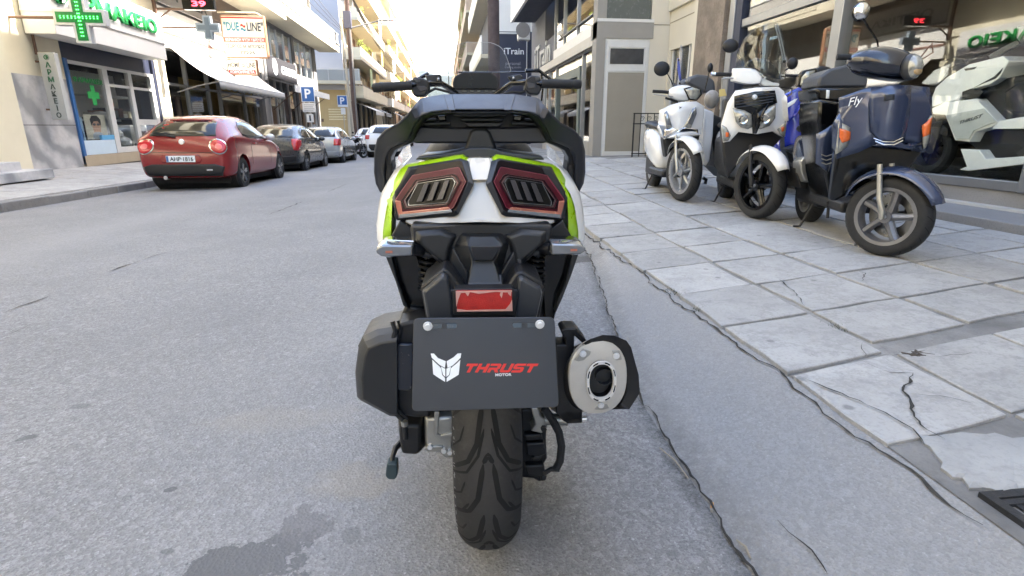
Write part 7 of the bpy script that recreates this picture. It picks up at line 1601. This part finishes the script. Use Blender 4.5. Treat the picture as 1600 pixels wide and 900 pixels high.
slab_('under_body', M_black, th, fr, z7s([(330, 400), (378, 420), (400, 560), (400, 700), (340, 640), (330, 520)]), -.6, .5, .02)
MB().tube([fr.y(*q, -.5) for q in z7s([(285, 690), (300, 700), (295, 718)])], .02, 8).build('centre_stand', M_black, th)

# --- the blue scooter behind them
M_cobalt = mat('cobalt_paint', '#1d2f9a', .2, var=.05, coat=.9); 
q0 = ony(1262, 305, 5.45); g = Vector((q0.x, 5.45, pz(q0.x, 5.45) + .012)); fr = Frame(g, radians(165)); th = thing('parked_scooter', 'cobalt blue scooter mostly hidden behind the white one', 'motor scooter', g, fr.rz, 'scooters parked on the pavement')
road_wheel(th, 'front_wheel', (0, 0, .28), radians(10), .28, .11, .20, M_black, 5, .2)
bulged('front_panel', M_cobalt, th, fr, z7s([(640, 330), (690, 305), (735, 285), (770, 282), (745, 330), (715, 370), (690, 420), (660, 440), (645, 420)]), -.05, .03, .03)
bulged('leg_panel', M_cobalt, th, fr, z7s([(650, 440), (700, 380), (735, 430), (765, 480), (735, 520), (700, 570), (655, 560)]), -.12, .03, .03)
bulged('white_flash', M_printw, th, fr, z7s([(655, 360), (700, 335), (715, 330), (700, 352), (660, 378)]), -.02, .005, .004)
slab_('inner_shield', M_black, th, fr, z7s([(655, 340), (770, 285), (830, 300), (840, 500), (770, 600), (690, 640), (660, 560)]), -.16, .2, .02)
slab_('headlight_housing', M_gloss, th, fr, z7s([(718, 275), (722, 230), (745, 202), (800, 192), (808, 215), (790, 255), (755, 280)]), -.10, .1, .01)
bulged('headlight', M_smoke, th, fr, z7s([(726, 270), (732, 235), (752, 210), (795, 202), (785, 240), (758, 272)]), -.09, .02, .01)
slab_('dash_cowl', M_black, th, fr, z7s([(790, 200), (830, 180), (870, 190), (880, 260), (860, 300), (800, 270)]), -.2, .2, .02)
MB().tube([fr.y(*q, -.25) for q in z7s([(640, 225), (700, 228), (740, 226)])], .016, 8).build('handlebar', M_black, th)
rear_half(th, -1.2, M_cobalt, M_seat, .27, M_black, .80)
slab_('fender', M_black, th, fr, z7s([(670, 560), (720, 540), (780, 560), (790, 600), (720, 590)]), .1, .2, .01)

# --- the white maxi scooter shown inside the shop
z6 = lambda q: [(1380 + x / 3, 80 + y / 3) for x, y in q]
XS = 5.62; zfl = .40
class SideFr:
    pass
dm = thing('showroom_scooter', 'white maxi scooter with angular panels standing inside the shop window', 'motor scooter', (XS, 5.4, zfl)); O = dm.location
M_pw = mat('showroom_white', '#eef1ef', .25, var=.02, coat=.6)
def side(name, m, q, x, depth, bevel=.008, f=z6):
    A = [onx(px, py, x) - O for px, py in f(q)]; return MB().prism(A, (depth, 0, 0)).build(name, m, dm, bevel=bevel)
side('front_fairing', M_pw, [(245, 170), (300, 120), (400, 62), (560, 22), (590, 45), (545, 125), (500, 155), (390, 185), (345, 225), (225, 262), (220, 235)], XS - .14, .40)
side('side_fairing', M_pw, [(225, 268), (290, 240), (435, 222), (535, 330), (520, 352), (430, 378), (405, 425), (335, 418), (290, 300), (232, 295)], XS - .17, .46)
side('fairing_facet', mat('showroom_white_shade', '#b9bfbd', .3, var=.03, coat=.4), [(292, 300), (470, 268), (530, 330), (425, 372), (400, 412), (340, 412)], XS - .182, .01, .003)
side('floor_fairing', M_pw, [(360, 458), (450, 462), (480, 505), (700, 490), (700, 525), (400, 562), (355, 555), (390, 540)], XS - .17, .46)
side('rear_fairing', M_pw, [(505, 365), (545, 325), (700, 300), (700, 365)], XS - .16, .44)
side('inner_body', M_black, [(300, 300), (345, 225), (500, 160), (560, 130), (700, 100), (700, 500), (480, 500), (440, 460), (400, 430)], XS - .05, .26)
side('windscreen_base', M_gloss, [(370, 190), (410, 175), (470, 185), (450, 215), (400, 225), (368, 222)], XS - .16, .03, .003)
side('air_intake', M_gloss, [(378, 82), (440, 72), (425, 84), (385, 92)], XS - .145, .01, .002); side('flash', M_slate, [(410, 178), (520, 118), (560, 78), (548, 104), (525, 128), (470, 150)], XS - .146, .01, .002)
side('seat', M_seat, [(560, 190), (620, 150), (700, 120), (700, 300), (600, 290), (560, 270)], XS - .08, .3, .03)
side('screen', glass('scooter_screen', (.82, .84, .84)), [(180, 150), (240, 90), (330, 50), (440, 30), (400, 55), (300, 115), (240, 165)], XS + .05, .004, 0)
side('mirror', M_black, [(290, 50), (330, 30), (375, 38), (385, 55), (300, 75)], XS + .1, .05, .01)
side('stay', M_gloss, [(490, 20), (560, -20), (640, -60), (650, -40), (560, 10), (500, 40)], XS, .03, .004); side('top_case', M_gloss, [(620, -120), (700, -130), (700, -40), (640, -20), (615, -60)], XS - .1, .3, .02)
p = onx(*z6([(412, 318)])[0], XS - .184) - O; text('lettering', 'THRUST', M_slate, dm, axes(p, (0, -1, .28), (0, .1, 1)), .06, .0008, shear=.4, bold=.001, width=.26, height=.035)
for yy in (.62, -.85):
    wn = node('wheel', dm, (.05, yy, .29)); MB().lathe([(.19, -.055), (.25, -.065), (.28, -.04), (.29, 0), (.28, .04), (.25, .065), (.19, .055)], RY, 36, True).build('tyre', M_tyre, wn); MB().lathe([(.19, -.05), (.19, .05), (.16, 0)], RY, 30, True).build('rim', M_black, wn)
    b = MB()
    for k in range(5): b.tube([(0, 0, 0), (0, cos(k * 1.257) * .18, sin(k * 1.257) * .18)], .016, 6)
    b.build('spokes', M_black, wn, kind='stuff')
side('front_fender', M_black, [(150, 420), (190, 350), (260, 330), (300, 360), (300, 400), (230, 380), (180, 430)], XS - .05, .2, .01)
side('fork', M_black, [(240, 330), (280, 320), (230, 480), (200, 480)], XS - .06, .05, .01)
# other machines, dim in the back of the shop
for i, (x, y, c_, lab) in enumerate(((7.6, 7.6, '#3a3c42', 'dark scooter standing deep in the shop behind the near glass'), (8.6, 5.6, '#6a2a2a', 'dull red scooter at the back of the shop'))):
    t2 = thing('showroom_scooter', lab, 'motor scooter', (x, y, .4), radians(70)); pm = mat('dim_paint_%d' % i, c_, .25, coat=.6)
    for yy in (-.65, .65): MB().lathe([(.17, -.05), (.25, -.06), (.27, 0), (.25, .06), (.17, .05)], Matrix.Translation((0, yy, .27)) @ RY, 28, True).build('wheel', M_tyre, t2)
    MB().loft([[Vector((hw_ * cos(t), y_, zc_ + hh * sin(t))) for t in [2 * pi * k / 14 for k in range(14)]] for y_, hw_, zc_, hh in ((-.9, .08, .72, .08), (-.6, .16, .62, .2), (-.15, .17, .5, .22), (.1, .14, .34, .08), (.35, .14, .34, .08), (.5, .2, .6, .32), (.68, .16, .75, .25), (.75, .06, .8, .08))]).build('body', pm, t2, sub=1, ang=180)
    MB().bx(-.13, .13, -.8, .0, .78, .86).build('seat', M_seat, t2, bevel=.03); MB().tube([(-.33, .42, 1.02), (-.1, .5, 1.02), (.1, .5, 1.02), (.33, .42, 1.02)], .018, 8).build('handlebar', M_black, t2); MB().ball((0, .68, .92), .09, 12, 8).build('headlight', M_smoke, t2)
# ================================================================ the air between here and the hill
hz = bpy.data.materials.new('thin_haze'); hz.use_nodes = True; t = hz.node_tree; t.nodes.clear()
o_ = t.nodes.new('ShaderNodeOutputMaterial'); pv = t.nodes.new('ShaderNodeVolumePrincipled'); pv.inputs['Color'].default_value = (.62, .80, 1.0, 1); pv.inputs['Density'].default_value = .00001
pv.inputs['Anisotropy'].default_value = .2
t.links.new(pv.outputs[0], o_.inputs['Volume'])
MB().bx(-4000, 4000, -1000, 4000, -4.3, 420).build('haze', hz, None, kind='stuff')
